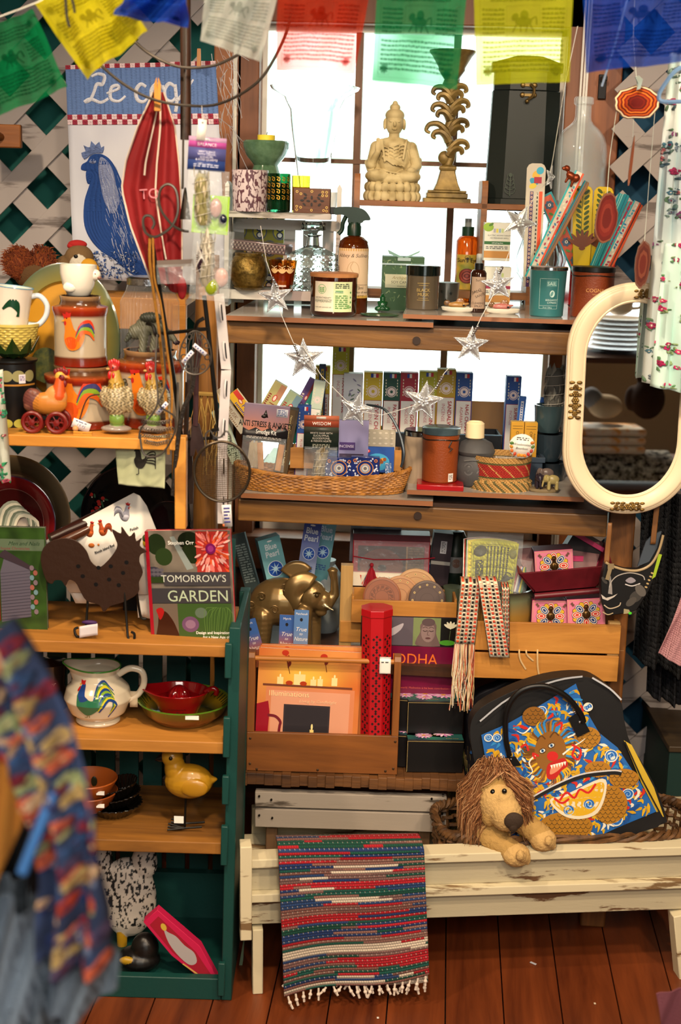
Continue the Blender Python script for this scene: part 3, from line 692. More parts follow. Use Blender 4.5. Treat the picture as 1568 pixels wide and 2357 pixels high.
for x in(-130,124):MB().prism([(x,0),(x+10,0),(x+10,hz1+58),(x+5,hz1+66),(x,hz1+58)],0,92).build('side_panel',wr,t,smooth=False)
SV=ZR1
b0=483
t=T('candle_holder','green glazed hourglass shaped stand holding a small yellow candle','candle holder',610,0,3.42,z=SV)
cg=mt('#3c5a40',.12,0,'noise','#5e7d62',26.,coat=.6)
MB().lathe([(38,0),(46,10),(42,60),(30,96),(28,104),(34,112),(46,128),(52,144),(53,156),(50,160),(42,157),(0,155)],40).build('pedestal',cg,t)
t=T('candle','stubby yellow candle on top of the green hourglass stand','candle',613,0,3.42,z=SV+156*K[1])
MB().lathe([(20,0),(20.5,17),(0,16)],28).build('wax',mt('#e6cf3a',.5),t);MB().tube([(0,0,14),(2,0,24)],.8).build('wick',BLK,t)
t=T('candle','large frosted mauve marbled glass candle at the left end of the white rack','candle',575,480,3.27,z=SV)
A=Art(250,94,grid=None);n1=vnoise(94,250,(16,10),4,3);n2=vnoise(94,250,(30,26),8,2)
gr=mixc('#cdbfc4','#5c3a46',np.clip((np.sin(n1*16+n2*9)-.1)*2.2,0,1));A.grid=gr
MB().lathe([(36,0),(38,3),(41.5,95),(39,95),(37,80),(0,80)],40).build('glass_cup',mt('#a08890',.35),t)
A.build('marbling',t,vc(.35),cylfn(38.4,250,92,2,42));
t=T('candle_glass','green glass votive with gold printed filigree between the marbled candle and the carved box','candle',641,478,3.27,z=SV+.0005)
MB().lathe([(25,0),(27,4),(27,88),(25,88),(24,6),(0,5)],36).build('glass_cup',glass('#3f9a70',.03),t)
MB().lathe([(24.3,6),(24.3,66),(0,66)],30).build('wax',mt('#0d5a3c',.4),t)
A=Art(84,56)
for j in range(4):
 for i in range(7):A.line([(i*12+2,j*14+2),(i*12+9,j*14+4),(i*12+8,j*14+11),(i*12+3,j*14+8),(i*12+6,j*14+6)],1.6,'#c89a30',3)
A.build('gold_print',t,vc(.35,metal=.6),cylfn(27.6,84,56,26),8)
t=T('candle_glass','yellow glass votive just behind the carved wooden box','candle',692,0,3.36,z=SV)
MB().lathe([(20,0),(21.5,84),(20,84),(18,4),(0,4)],32).build('glass_cup',glass('#f2ea7a',.03),t)
MB().lathe([(19,4),(19.5,58),(0,58)],28).build('wax',mt('#d89a12',.4),t)
t=T('trinket_box','small dark wooden box with pierced flower pattern and brass rings','box',717,483,3.27,rz=-2,z=SV)
MB().box(-42,42,-2,46,0,57).build('box_body',wood('#6e4428','#4a2b18','x',1.4),t,bevel=1)
A=Art(84,57)
for x,y in((8,8),(17,13),(42,7),(67,8),(76,8),(76,16),(67,16),(8,50),(17,44),(8,42),(42,50),(70,50),(77,43),(77,51)):A.ell(x,y,3,3,'#d8b25a');A.ell(x,y,1.5,1.5,'#3a2412')
for x,y,r_ in((42,21,0),(42,37,0),(34,29,90),(50,29,90),(27,22,50),(20,28,90),(25,37,-50),(58,22,-50),(66,28,90),(60,37,50),(60,14,60),(27,14,-60)):A.ell(x,y,2.4,4.4,'#1a120b',r_)
A.build('inlay',t,vc(.5),flatfn(84,57,0,-2.1))
t=T('candle_cup','small translucent white cup at the right end of the white rack','cup',762,0,3.4,z=SV)
MB().lathe([(12,0),(14,48),(12,48),(0,4)],24).build('cup_body',mt('#e8eef0',.3,alpha=.75),t)
t=T('glass_vase','tall flared clear glass vase behind the green hourglass candle holder','vase',718,0,3.52,z=SV-.01)
pf=[(22,0),(26,20),(40,120),(52,200),(56,240),(70,268),(98,285),(102,292)]
MB().lathe(pf+[(r_-3,z+1)for r_,z in pf[::-1]]+[(0,6)],48).build('vase_body',glass('#edf6f7',.01),t)
SL_=ZR0
t=T('patterned_box','yellow and navy ogee patterned box at the back of the white rack','box',593,0,3.40,z=SL_)
MB().box(-58,58,0,60,0,158).build('box_body',mt('#8d8a2c',.6),t,bevel=1)
A=Art(116,158)
for j in range(5):
 for i in range(4):
  cx,cy=i*46-8+(23 if j%2 else 0),j*38-4
  A.ell(cx,cy,17,19,'#5b5f6a');A.ell(cx,cy,14,16,'#b4aa3c');A.ell(cx,cy-8,9,8,'#1f3050');A.ell(cx,cy+8,8,8,'#1f3050');A.ell(cx,cy-8,6,5,'#e8e6dc');A.ell(cx,cy+8,5,5,'#e8e6dc')
A2=Art(116,158)
A2.sh=[(np.clip(v,(0,0),(116,158)),t_,c_,l_)for v,t_,c_,l_ in A.sh];A2.n=A.n
A2.build('printed_pattern',t,vc(.6),flatfn(116,158,0,-.1))
t=T('lidded_jar','squat glittery gold wire-wrapped pot at the left of the white rack','jar',572,659,3.25,z=SL_)
b=MB();pf=[(28,0),(36,6)]+[(44+0*i-((i-7)/7)**2*12+(1.5 if i%2 else 0),8+i*5)for i in range(15)]+[(32,84),(0,84)]
b.lathe(pf,40);b.build('pot_body',mt('#8a7338',.42,.75,'noise','#5a4a22',90.,bump=.6),t)
t=T('jewelled_box','flat silver embossed box lying on top of the gold pot','box',597,0,3.27,rz=-16,z=SL_+86*K[1],ry=4)
MB().box(-66,68,-18,36,0,24).build('box_body',mt('#a99aa0',.25,.7),t,bevel=2)
A=Art(134,22)
for j in range(3):
 for i in range(30):A.ell(4+i*4.4,5+j*6,1.7,1.7,'#eeeeea' if(i+j)%2 else'#6c6a70')
A.build('beading',t,vc(.25,metal=.7),flatfn(134,22,1,-18.2,1))
t=T('candle_glass','amber glass candle with painted lotus flowers below the jewelled box','candle',650,664,3.23,z=SL_)
MB().lathe([(22,0),(23,3),(33,72),(31,72),(24,8),(0,8)],36).build('glass_cup',glass('#e09a40',.05),t)
MB().lathe([(22,6),(29,54),(0,54)],30).build('wax',mt('#c47a18',.5),t)
MB().lathe([(23.2,0),(23.6,9),(0,9)],30).build('gold_foot',mt('#8a5a20',.4,.4),t)
A=Art(60,30)
for x in(10,30,50):
 for r_ in(-50,-25,0,25,50):A.ell(x+r_*.12,14+abs(r_)*.05,2.2,7,'#e9c98a',r_)
 A.line([(x-8,4),(x,8),(x+8,4)],1.3,'#f0dcae')
A.build('painted_flowers',t,vc(.4),cylfn(29,60,30,34,33),6)
A=Art(20,14,'#e8e0d4');A.build('price_sticker',t,vc(.6),cylfn(24.6,20,14,12,25.4),6)
t=T('decanter','square cut crystal decanter with a faceted stopper on the white rack','decanter',718,668,3.30,z=SL_)
b=MB();n=10
def dec(u,v):
 a=u*4;i=int(a)%4;q=a-int(a);w=53*(1 if v<.85 else 1-(v-.85)*4.2)
 x,y=[(-1+2*q,-1),(1,-1+2*q),(1-2*q,1),(-1,1-2*q)][i];bu=1+.05*abs(math.sin((u*4*8+v*9)*math.pi))*(v<.85)+.05*abs(math.sin((u*4*8-v*9)*math.pi))*(v<.85)
 return(x*w*bu,y*w*.55*bu,v*100)
b.grid(dec,96,40,wrap=True);b.box(-50,50,-26,26,0,.5);b.lathe([(20,98),(15,102),(13,122),(20,126),(20,128),(0,128)],24)
b.build('bottle_body',glass('#e2f2f2',.02),t,ang=20)
b=MB();b.lathe([(9,128),(12,134),(29,138),(27,146),(29,154),(20,158),(0,158)],14);b.build('stopper',glass('#e2f2f2'),t,smooth=False)
t=T('spray_bottle','tall amber trigger spray bottle with a cream label and dark green head','bottle',810,720,None,z=Z1)
MB().lathe([(33,0),(35,4),(35,150),(32,163),(22,172),(14,175),(14,178),(0,178)],40).build('bottle_body',mt('#5a2708',.06,trans=.35,ior=1.4),t)
gd=mt('#0d2f1e',.35)
b=MB();b.lathe([(16,176),(16,196),(14,200),(14,206),(0,206)],28);
b.prism(spl([(-46,236),(-20,240),(10,238),(26,230),(36,213),(22,210),(14,204),(-14,204),(-16,216),(-30,222),(-46,222)],4),-11,11)
b.build('trigger_head',gd,t,bevel=1.5);b=MB();b.tube(spl([(-18,0,222),(-26,0,204),(-28,0,188),(-36,0,178)],5,False),[6,5,4,3.5,3]*5,8)if 0 else b.tube(spl([(-18,0,222),(-26,0,204),(-28,0,188),(-36,0,178)],5,False),5,8)
b.build('trigger',gd,t);MB().box(-56,-44,-7,7,222,238).build('nozzle',mt('#08130d',.4),t,bevel=1.5)
A=Art(92,112,'#d9c3a2');A.rect(0,0,92,6,'#c8a44e');A.text('Abbey & Sullivan',46,20,8,'#3a2c20','C',shear=.3)
A.line([(i,52+22*math.sin(t_))for i,t_ in((46+14*math.cos(q/8),q/8)for q in range(51))],1.2,'#b89f78');A.line([(46,30),(40,44),(50,60),(44,74)],1.6,'#b89f78',4)
A.line([(12,82),(86,82)],.8,'#4a3a2a');A.text('473ml',60,92,7,'#2a2018','C');A.text('linen & room',70,101,5,'#2a2018','C',shear=.3);A.text('spray',66,108,5,'#2a2018','C',shear=.3);A.rect(0,106,92,112,'#c8a44e')
A.scrib(0,40,8,50,12,'#4a3a2a')
A.build('printed_label',t,vc(.6),cylfn(35.3,92,112,36),6)
t=T('jar_candle','wide amber glass candle with wooden lid and peppermint label','candle',767,727,None,z=Z1)
MB().lathe([(44,0),(50,4),(53,10),(53.5,90),(0,90)],44).build('glass_jar',mt('#381005',.05,coat=.5),t)
MB().lathe([(55,90),(55.5,91),(55.5,98),(54,99),(0,99)],44).build('wooden_lid',wood('#d49a62','#a87040','x',1.2),t)
A=Art(96,68,'#e9e2cc');A.rect(48,0,96,68,'#d3e2b0');A.ell(20,17,11,11,'#8db87e');A.ell(20,17,9.5,9.5,'#e9e2cc');A.line([(20,26),(20,12)],1.2,'#5f9a5a')
for s_ in(-1,1):
 for q in(0,4,8):A.ell(20+s_*4,22-q,3.4,1.6,'#7fb070',-30*s_)
A.text('AROMATHERAPY',23,38,3.6,'#5a5648','C');A.text('PEPPERMINT',23,47,5.4,'#4a5a44','C');A.line([(2,40),(44,40)],.5,'#777');A.text('made with essential oils',23,59,3,'#4a4438','C')
A.rect(52,20,70,25,'#2e8a3e');A.text('Peppermint',61,24,3.2,'#fff','C');A.scrib(52,4,34,12,3,'#4c5a44');A.scrib(52,30,30,32,7,'#6a9a5c');A.rect(80,52,87,60,'#7fae6a')
for q in range(4):A.ell(90,24+q*11,2,2.4,'#4f8f50')
A.build('printed_label',t,vc(.6),cylfn(53.9,96,68,13),6)
t=T('gift_box','green leaf printed soy candle box tied with a pale ribbon','box',926,666,3.33,z=Z1+.02)
MB().box(-48,48,0,70,-40,102).build('box_body',mt('#4d6d4c',.55),t,bevel=.8)
A=Art(100,104);rd=random.Random(4)
for i in range(70):
 x,y,r_=rd.uniform(4,96),rd.uniform(4,100),rd.uniform(0,180);A.ell(x,y,rd.uniform(3,5.5),1.1,rd.choice(['#8fa678','#728f62','#a9b98c']),r_,8)
A.rect(0,15,100,19,'#c8dce0');A.rect(36,2,66,9,'#d6e6ea');A.rect(9,40,90,71,'#e0d9bb');A.text('Archipelago',49,51,7,'#a88c54','C',shear=.35);A.text('SOY CANDLE',49,61,6,'#4d4a3a','C');A.text('bergamot leaf',49,68,3,'#7a735a','C')
A.build('printed_front',t,vc(.55),flatfn(100,104,0,-.2,-2))
b=MB()
for s_ in(-1,1):b.prism([(0,100),(s_*38,118),(s_*34,108+4*(s_>0)),(s_*4,98)],-3,0)
b.build('ribbon',mt('#9fc8bb',.5),t,smooth=False)
def mini(name,label,px,py,mat,dish,z=Z1):
 t=T(name,label,'figurine',px,py,None,z=z)
 c='#fff'
 blob('figure',[('e',(0,0,9),(15,10,8),c),('e',(0,-2,18),(11,9,10),c),('e',(0,-1,31),(7,6.5,8),c),('e',(-10,-6,8),(8,6,6),c),('e',(10,-6,8),(8,6,6),c),('c',(-9,-2,22),(-4,-10,14),3.5,3,c),('c',(9,-2,22),(4,-10,14),3.5,3,c),('e',(0,0,39),(4,4,3),c)],mat,t,1.1,3)
 return t
t=T('small_dish','dark green glazed leaf shaped dish under the green Buddha figurine','dish',874,729,None,z=Z1)
MB().lathe([(30,0),(44,3),(46,7),(40,5),(0,3)],32,sy=.45).build('dish_body',mt('#27452a',.15,coat=.6),t)
mini('buddha_figurine','small glossy green seated Buddha figurine on a green dish',880,718,mt('#1d5a30',.08,coat=.8),1)
t=T('small_dish','grey oval dish behind the green dish','dish',905,0,3.26,z=Z1)
MB().lathe([(26,0),(34,4),(30,4),(0,2)],28,sy=.5).build('dish_body',mt('#8a9a90',.2),t)
mini('buddha_figurine','small silver Buddha figurine behind the green one',887,710,mt('#9aa5a4',.2,.8),1)
def jarc(name,label,px,py,r,h,body,lid,lidh,z,Y=None,taper=0,bevel=2):
 t=T(name,label,'candle',px,py,Y,z=z)
 MB().lathe([(r-3-taper,0),(r-taper,3),(r,h),(0,h)],40).build('glass_jar',body,t)
 MB().lathe([(r+1,h),(r+2,h+1),(r+2,h+lidh-1),(r,h+lidh),(0,h+lidh)],40).build('lid',lid,t)
 return t
t=jarc('jar_candle','smoky brown glass candle with a black lid and gold lettering',971,712,38,78,mt('#5e5142',.12,coat=.4),mt('#07100d',.15,coat=.5),23,Z1B)
A=Art(50,44);g='#c8a860';A.line([(11,2),(39,2)],1,g);A.line([(14,7),(36,7)],.7,g);A.text('BLACK',25,21,7,g,'C');A.text('MUSK',25,31,7,g,'C');A.line([(14,36),(36,36)],.7,g);A.line([(11,40),(39,40)],.7,g)
A.build('gold_lettering',t,vc(.4,metal=.4),cylfn(38.4,50,44,20),5)
t=T('tin_cup','small tapered tin tumbler pierced with stars','cup',1028,668,3.27,z=Z1+.01)
MB().lathe([(22,-18),(23,-14),(28,62),(26,62),(0,55)],32).build('cup_body',mt('#8f8c86',.3,.9),t)
A=Art(50,60);star5=lambda x,y,r_:[(x+(r_ if i%2==0 else r_*.42)*math.sin(i*math.pi/5),y-(r_ if i%2==0 else r_*.42)*math.cos(i*math.pi/5))for i in range(10)]
for x,y in((10,10),(32,14),(20,30),(42,34),(12,48),(32,50)):A.poly(star5(x,y,5),'#2c2a28')
A.build('pierced_stars',t,vc(.5),cylfn(24,50,60,-8,28),5)
def mist(label,px,py,r,h,body,capc,z,lab):
 t=T('spray_bottle',label,'bottle',px,py,None,z=z)
 MB().lathe([(r-2,0),(r,3),(r,h),(r*.8,h+r*.35),(r*.45,h+r*.5),(0,h+r*.5)],32).build('bottle_body',body,t)
 z0=h+r*.45;MB().lathe([(r*.55,z0),(r*.55,z0+r*.8),(0,z0+r*.8)],24).build('collar',capc,t)
 MB().lathe([(r*.3,z0+r*.8),(r*.3,z0+r*1.5),(0,z0+r*1.5)],20).build('pump',capc,t)
 q=r*.36;MB().lathe([(q,z0+r*.8),(q,z0+r*1.9),(q-1,z0+r*2),(0,z0+r*2)],20).build('clear_cap',mt('#dfe6e6',.1,alpha=.35),t)
 return t
t=mist('orange spray bottle with a sun and rose label and black cap',1070,692,26,136,mt('#c7500c',.06,trans=.45),mt('#123020',.3),Z1B,None)
A=Art(56,98,'#d9a83c');A.grid=mixc('#e0b044','#6f8f3c',np.clip(vnoise(98,56,16,6,2)*1.6-.5,0,1))
A.text("Sun's Eye",28,17,9,'#2a1c10','C',bold=.01);A.ell(28,9,3,3,'#3a2412')
for i in range(10):a=i*.628;A.line([(28+4*math.cos(a),7+4*math.sin(a)),(28+7*math.cos(a),7+7*math.sin(a))],1,'#3a2412')
for r_,c_ in((18,'#7a2a22'),(15,'#a84438'),(12,'#6e221c'),(9,'#b45448'),(6,'#6e221c'),(3.4,'#a04038')):A.ell(28,48,r_,r_*.95,c_)
A.text('Cedarwood',28,90,8,'#2a1a10','C');A.build('printed_label',t,vc(.5),cylfn(26.4,56,98,8),5)
t=mist('small brown spray bottle with a tan label in front of the orange one',1098,719,18,90,mt('#2a120a',.08,coat=.4),mt('#0c0c0c',.3),Z1B,None)
A=Art(38,72,'#a58c78');A.text("Sun's",19,10,5.5,'#2c1e16','C');A.line([(4,42),(10,34),(19,31),(28,34),(34,42)],.8,'#2c1e16',3);A.text('PALO',15,36,6.5,'#2c1e16','C',rot=-22);A.text('SANTO',25,44,5.5,'#2c1e16','C',rot=-20);A.text('CLEARING',19,62,4.6,'#2c1e16','C');A.text('SPRAY',19,69,4.6,'#2c1e16','C')
A.build('printed_label',t,vc(.6),cylfn(18.4,38,72,10),5)
for i,(py,c2,lb)in enumerate(((625,'#2f6a34','top white and green aromatherapy box leaning in the window, lemon printed'),(705,'#9c2a50','lower white and pink aromatherapy box below the lemon printed one'))):
 t=T('boxed_set',lb,'box',1143,0,3.36,z=Z1B+(.001 if i else .102),group=None)
 MB().box(-30,30,0,40,0,88).build('box_body',mt('#cfd0c4',.6),t,bevel=.8)
 A=Art(60,86,'#e6e4da');
 if i==0:A.ell(8,10,12,10,'#8fb43a');A.ell(14,4,6,3,'#4f7a2a',-30)
 for q,cc in enumerate(('#b8b4c8','#e8d860','#9ab4d0','#c8d890')):A.rect(20+q*6,13,25+q*6,22,cc)
 A.text('ELECTRIC AROMATHERAPY',34,30,3,'#44443c','C');A.text('AIR FRESHENER REFILL',34,36,3,'#44443c','C');A.rect(0,42,60,49,c2);A.text('refreshing lime' if i==0 else'soothing rose',30,47,3,'#fff','C');A.scrib(4,53,50,8,2,'#777');A.rect(0,64,60,80,'#c98e4a')
 A.build('printed_front',t,vc(.5),flatfn(60,86,0,-.2,1))
for px,lab,lab2,c_,nm in((1055,'small oval white dish holding the tan fish','tan and gold shell fish figurine lying in the left white dish','#a87a40','a'),(1157,'small oval white dish holding the pink fish','pink stone fish figurine lying in the right white dish','#b5706a','b')):
 py=718 if nm=='a' else 722
 t=T('small_dish',lab,'dish',px,py,None,z=Z1B)
 pf=[(28,0),(37,4),(40,11),(38,12),(33,6),(0,4)]
 MB().lathe(pf,32,sy=.5).build('dish_body',mt('#e6e0d2',.2,coat=.4),t)
 t=T('fish_figurine',lab2,'figurine',px-2,py-6,None,z=Z1B+.006)
 blob('figure',[('e',(0,0,10),(22,7,8),c_),('e',(-24,0,14),(8,3,7),'#6e4a28'),('e',(6,0,18),(10,2.5,9),'#8a5a30'),('c',(14,-5,12),(24,-4,14),4,2,c_),('e',(14,-7,11),(3,2,3),'#1a1a2a')],vc(.25,.5),t,1,2)
t=jarc('jar_candle','blue green frosted glass candle with a silver rim and white print',1257,728,42,106,mt('#2f6a6e',.35),mt('#b0b4b8',.15,1),8,Z1B,taper=4)
MB().lathe([(38,3),(0,3)],8)
A=Art(60,76);w_='#b8d4d0';A.line([(10,4),(50,4),(50,72),(6,72),(6,4),(10,4)],.7,w_);A.rect(22,8,46,22,'#4f8688');A.text('SAIL',34,19,8,w_,'C');A.ell(36,38,6,8,w_);A.ell(35,38,3,6,'#5a9090',20)
A.text('BERGAMOT',36,54,4,w_,'C');A.text('CYPRESS',36,60,4,w_,'C');A.line([(6,65),(50,65)],.5,w_);A.text('8 oz / 226 g',26,70.5,3,w_,'C')
A.build('white_print',t,vc(.5),cylfn(39.6,60,76,16,42),5)
t=T('glass_vase','scalloped clear crystal vase holding the paper servers behind the blue green candle','vase',1237,700,None,z=Z1B)
b=MB();pf=[(34,0),(36,4),(20,16),(26,40),(50,70),(58,105),(46,140),(40,158),(48,185),(60,204)]
b.grid(lambda u,v:(lambda r_,z:(r_*math.cos(2*math.pi*u),r_*math.sin(2*math.pi*u),z+(4*math.cos(16*math.pi*u)if v>.95 else 0)))(*[np.interp(v,np.linspace(0,1,len(pf)),[q[j]for q in pf])*(1+(.07*math.cos(16*math.pi*u)*v if j==0 else 0))for j in(0,1)]),64,40,wrap=True)
b.build('vase_body',glass('#eef4f6',.02),t,solid=2.5)
t=T('square_tin','bright red square tin holding the painted wooden servers','tin',1350,700,None,rz=8,z=Z1B)
rt=mt('#c4141c',.25,coat=.5);MB().box(-52,52,-30,50,0,3).box(-52,52,-30,-27,3,116).box(-52,52,47,50,3,116).box(-52,-49,-27,47,3,116).box(49,52,-27,47,3,116).build('tin_body',rt,t,smooth=False)
t=jarc('jar_candle','brown leather-covered candle with black lid and copper lettering beside the mirror',1360,730,48,104,mt('#7c3413',.45,bump=.3,sc_=300),mt('#0c0c0c',.3),12,Z1B)
MB().tube([(48.5*math.cos(a),48.5*math.sin(a),96+1.5*math.sin(3*a))for a in np.linspace(0,2*math.pi,40,endpoint=False)],1.3,6,closed=True).build('cord',BLK,t)
A=Art(60,20);A.text('COGNAC',30,12,8,'#d8a060','C');A.text('leather wood',30,18,2.6,'#d8a060','C');A.build('copper_lettering',t,vc(.4),cylfn(48.4,60,20,52,a0=.05),5)
def server(px,py,px2,py2,Y,w,base,deco,label,handle='#d8d0c0',Yt=None,nm='painted_server',grp=None):
 """flat painted stick from pixel to pixel"""
 a=P(px,py,Y);b=P(px2,py2,Yt or Y);global K
 K=kk(a);k=K[0];L=(b-a).length/k;t=bpy.data.objects.new(nm,None);C.objects.link(t);t.location=a;tag(t,label,'salad server',grp)
 zax=(b-a).normalized();yax=HY;xax=yax.cross(zax).normalized();yax=zax.cross(xax)
 t.rotation_euler=Matrix((xax,yax,zax)).transposed().to_euler()
 K=(k,k);o=MB();h=w/2
 pr=spl([(-h*.8,0),(h*.8,0),(h,L*.5),(h,L-h*.6),(h*.55,L),(-h*.55,L),(-h,L-h*.6),(-h,L*.5)],4)
 pr=[(-h*.8,0),(h*.8,0),(h,L*.5),(h,L-h*.5),(h*.8,L-h*.15),(h*.5,L),(-h*.5,L),(-h*.8,L-h*.15),(-h,L-h*.5),(-h,L*.5)]
 o.prism(pr,0,5);o.build('stick',mt(base,.4),t,bevel=.8)
 A=Art(w,L);deco(A,w,L);A.build('painted_motif',t,vc(.35),lambda x,y,d:np.c_[(x-w/2)*k,np.full(len(x),-.2*k)-d,(L-y)*k])
 return t
def leafs(A,w,L):
 A.line([(w/2,10),(w/2-3,L*.55)],1.2,'#3c4a10')
 for i in range(9):
  for s_ in(-1,1):A.ell(w/2+s_*w*.2,10+i*L*.055+(4 if s_>0 else 0),w*.17,3.4,'#4b5e12',s_*-38)
 for i in range(7):a=-60+i*20;A.ell(w/2+math.sin(R(a))*w*.35,L*.66-math.cos(R(a))*16,4.5,24,'#8a4520',a)
def mughal(A,w,L):
 A.ell(w/2,26,w*.2,10,'#e8b83c',20);A.ell(w*.7,16,w*.2,8,'#3fb0d0',-40);A.ell(w*.4,40,w*.25,7,'#2fa0c4',30);A.rect(w*.4,30,w*.8,44,'#b02038');A.ell(w*.35,50,w*.2,6,'#e8d040',-20)
 A.rect(w*.7,62,w*.88,L,'#e8521c');A.rect(w*.22,62,w*.4,L,'#5a3a6a')
 for i in range(int((L-62)/9)):A.ell(w*.31,66+i*9,2.4,2.8,'#d8c8b0');A.ell(w*.31,66+i*9,1.2,1.4,'#a01c50');A.rect(w*.58,64+i*9,w*.64,69+i*9,'#26221e')
def floral(A,w,L):
 A.rect(0,0,w*.12,L,'#2a9aa8');A.rect(w*.88,0,w,L,'#2a9aa8');A.rect(0,0,w,5,'#2a9aa8')
 for i in range(int(L/46)):
  y=26+i*46
  for q in range(7):A.ell(w/2+7*math.cos(q*.9),y+7*math.sin(q*.9),3.4,3.4,'#38587a')
  A.ell(w/2,y,3.6,3.6,'#e8e2d8');A.ell(w/2,y,1.6,1.6,'#222');A.ell(w/2-5,y+20,6,2.8,'#5a8a30',50);A.ell(w/2+5,y+24,6,2.8,'#5a8a30',-50)
def stripes(A,w,L):
 A.rect(0,0,w*.18,L,'#2ab0b8');A.rect(w*.8,0,w,L,'#e05020');rdm=random.Random(int(w*L))
 for i in range(int(L/7)):A.ell(w*rdm.uniform(.3,.7),8+i*7,3.5,2,rdm.choice(['#b03050','#3878b0','#e8e0d0','#48a0b8']),rdm.uniform(0,180))
def teal(A,w,L):A.rect(0,0,w*.3,L,'#1f8fa0');A.rect(w*.45,0,w*.55,L,'#0f6070')
S=server
S(1222,660,1236,376,3.22,43,'#cfc6b6',mughal,'upright white server painted with a blue and yellow figure, tallest at the left')
S(1342,640,1254,448,3.28,34,'#d0542c',floral,'orange server with blue daisies leaning left behind the clear vase')
S(1218,640,1335,396,3.20,22,'#d6cdbd',stripes,'slim white server with red roses leaning right in front of the others')
S(1230,648,1352,418,3.23,14,'#a06a38',teal,'thin brown wooden stick leaning beside the rose server')
S(1338,640,1343,428,3.27,44,'#e8c418',leafs,'left yellow server painted with green leaves and brown petals')
S(1372,640,1392,430,3.29,44,'#e8c418',leafs,'right yellow server painted with leaves, partly behind the agate slice')
S(1350,650,1432,446,3.24,15,'#7fd0cc',teal,'pale turquoise server edge leaning right, left of the fan')
S(1358,652,1444,448,3.23,14,'#1f8fa0',teal,'dark teal server edge leaning right in the middle of the fan')
S(1366,654,1456,466,3.21,16,'#a8324c',stripes,'crimson speckled server edge leaning right in the fan')
S(1374,654,1468,464,3.19,17,'#cfc8ba',stripes,'white and blue flowered server leaning right near the front of the fan')
S(1386,656,1476,470,3.20,12,'#e85a22',teal,'orange edged server furthest right in the fan')
t=T('copper_charm','little copper coloured figure perched on the slim rose server','figurine',1315,405,3.19,ry=35)
c='#8a3f22';blob('figure',[('e',(0,0,0),(13,8,9),c),('e',(-18,0,8),(8,7,7),c),('e',(12,0,3),(9,7,10),c),('c',(-4,0,-4),(-2,0,-18),4,3,c),('c',(10,0,-6),(14,0,-18),4,3,c),('e',(-24,0,3),(5,4,4),c)],mt('#8a3f22',.3,.6),t,1.1,2)
# ================================================================ second level: incense, basket, candles
def stick_box(name,label,cat,px,ptop,w,Y,z,side,deco,dep=None,group=None,ry=0,h=None,rz=0,rx=0):
 t=T(name,label,cat,px,0,Y,z=z,rz=rz,ry=ry,rx=rx,group=group)
 if h is None:h=(P(px,ptop,Y).z-z)/K[1]
 MB().box(-w/2,w/2,0,dep or w*.8,0,h).build('carton',mt(side,.55),t,bevel=.6)
 A=Art(w,h-.5);deco(A,w,h);A.build('printed_front',t,vc(.5),flatfn(w,h-.5,0,-.2));return t
def satya(c,txt,txt2='INCENSE',tc='#b01c30',flag=True):
 def f(A,w,h):
  A.base=c;A.rect(0,0,w,h-.5,c);A.rect(1.5,62,w-1.5,h-1,tc);A.rect(2.5,63,w-2.5,h-1,'#f0ece6')
  if flag:A.rect(w*.36,2,w*.5,11,'#1c3c9c');A.rect(w*.5,2,w*.63,11,'#f4f0e8');A.rect(w*.63,2,w*.78,11,'#c8202c')
  A.ell(w/2,42,w*.32,w*.32,'#f0dcd8');A.ell(w/2,42,w*.28,w*.28,c);A.ell(w/2,42,w*.24,w*.24,'#f0dcd8');A.ell(w/2,42,w*.09,w*.09,c)
  for q in(0.16,.84):A.scrib(w*q-1,14,2,40,6,'#e8e0c0');
  A.text(txt,w*.62,70,w*.2,tc,rot=90,bold=.02);A.text(txt2,w*.3,76,w*.17,'#c07080' if txt2=='INCENSE' else tc,rot=90)
 return f
IG='boxed incense standing in the dark tray'
tray=T('display_tray','long black open tray holding the row of incense boxes','tray',985,0,3.33,z=Z2)
b=MB().box(-225,165,0,100,0,3).box(-225,165,0,4,3,92).box(-225,165,96,100,3,92).box(-225,-221,4,96,3,92).box(161,165,4,96,3,92);b.build('tray_body',mt('#141a22',.5),tray,smooth=False)
b=MB();b.box(-225,166,-2,3,92,94).build('tray_edge',mt('#5b7a94',.5),tray)
for px,tp,w,c,tx,t2,lb,Y in((778,797,38,'#c9c424','FRANKINCENSE','INCENSE','tallest lime yellow frankincense incense box',3.40),(853,857,43,'#d6b81e','SEVEN CHAKRA','INCENSE','mustard yellow seven chakra incense box',3.37),(895,858,38,'#0f4a3c','PALO SANTO','INCENSE','dark green palo santo incense box',3.37),(935,858,40,'#a81832',"DRAGON'S BLOOD",'INCENSE','crimson dragons blood incense box',3.37),(978,855,40,'#b8b41c','FRANKINCENSE','INCENSE','yellow green frankincense incense box behind the tin star',3.37),(1019,850,42,'#c4a020','SANDALWOOD','INCENSE','ochre sandalwood incense box',3.37),(1060,858,38,'#1c4f9c','NAG CHAMPA','AGARBATTI','blue nag champa incense box at the right end of the row',3.37),(1172,866,34,'#1c4f9c','SUPER HIT','INCENSE','blue incense box standing alone left of the blue tubes',3.37),(738,842,34,'#d6b81e','NATURAL','INCENSE','yellow incense box half hidden behind the wisdom card',3.42)):
 stick_box('incense_box',lb,'incense',px,tp,w,Y,Z2+.004,c,satya(c,tx,t2),group='incense boxes lined up')
def olive(A,w,h):
 A.rect(0,0,w,h-.5,'#e4e6ec');rd=random.Random(2)
 for i in range(26):A.ell(rd.uniform(5,w-5),rd.uniform(4,h-6),5.5,1.6,rd.choice(['#48624a','#6d8468','#8c88a8']),rd.uniform(0,180),8)
stick_box('incense_box','white incense box printed with olive leaves','incense',808,860,44,3.38,Z2+.004,'#d8dae0',olive)
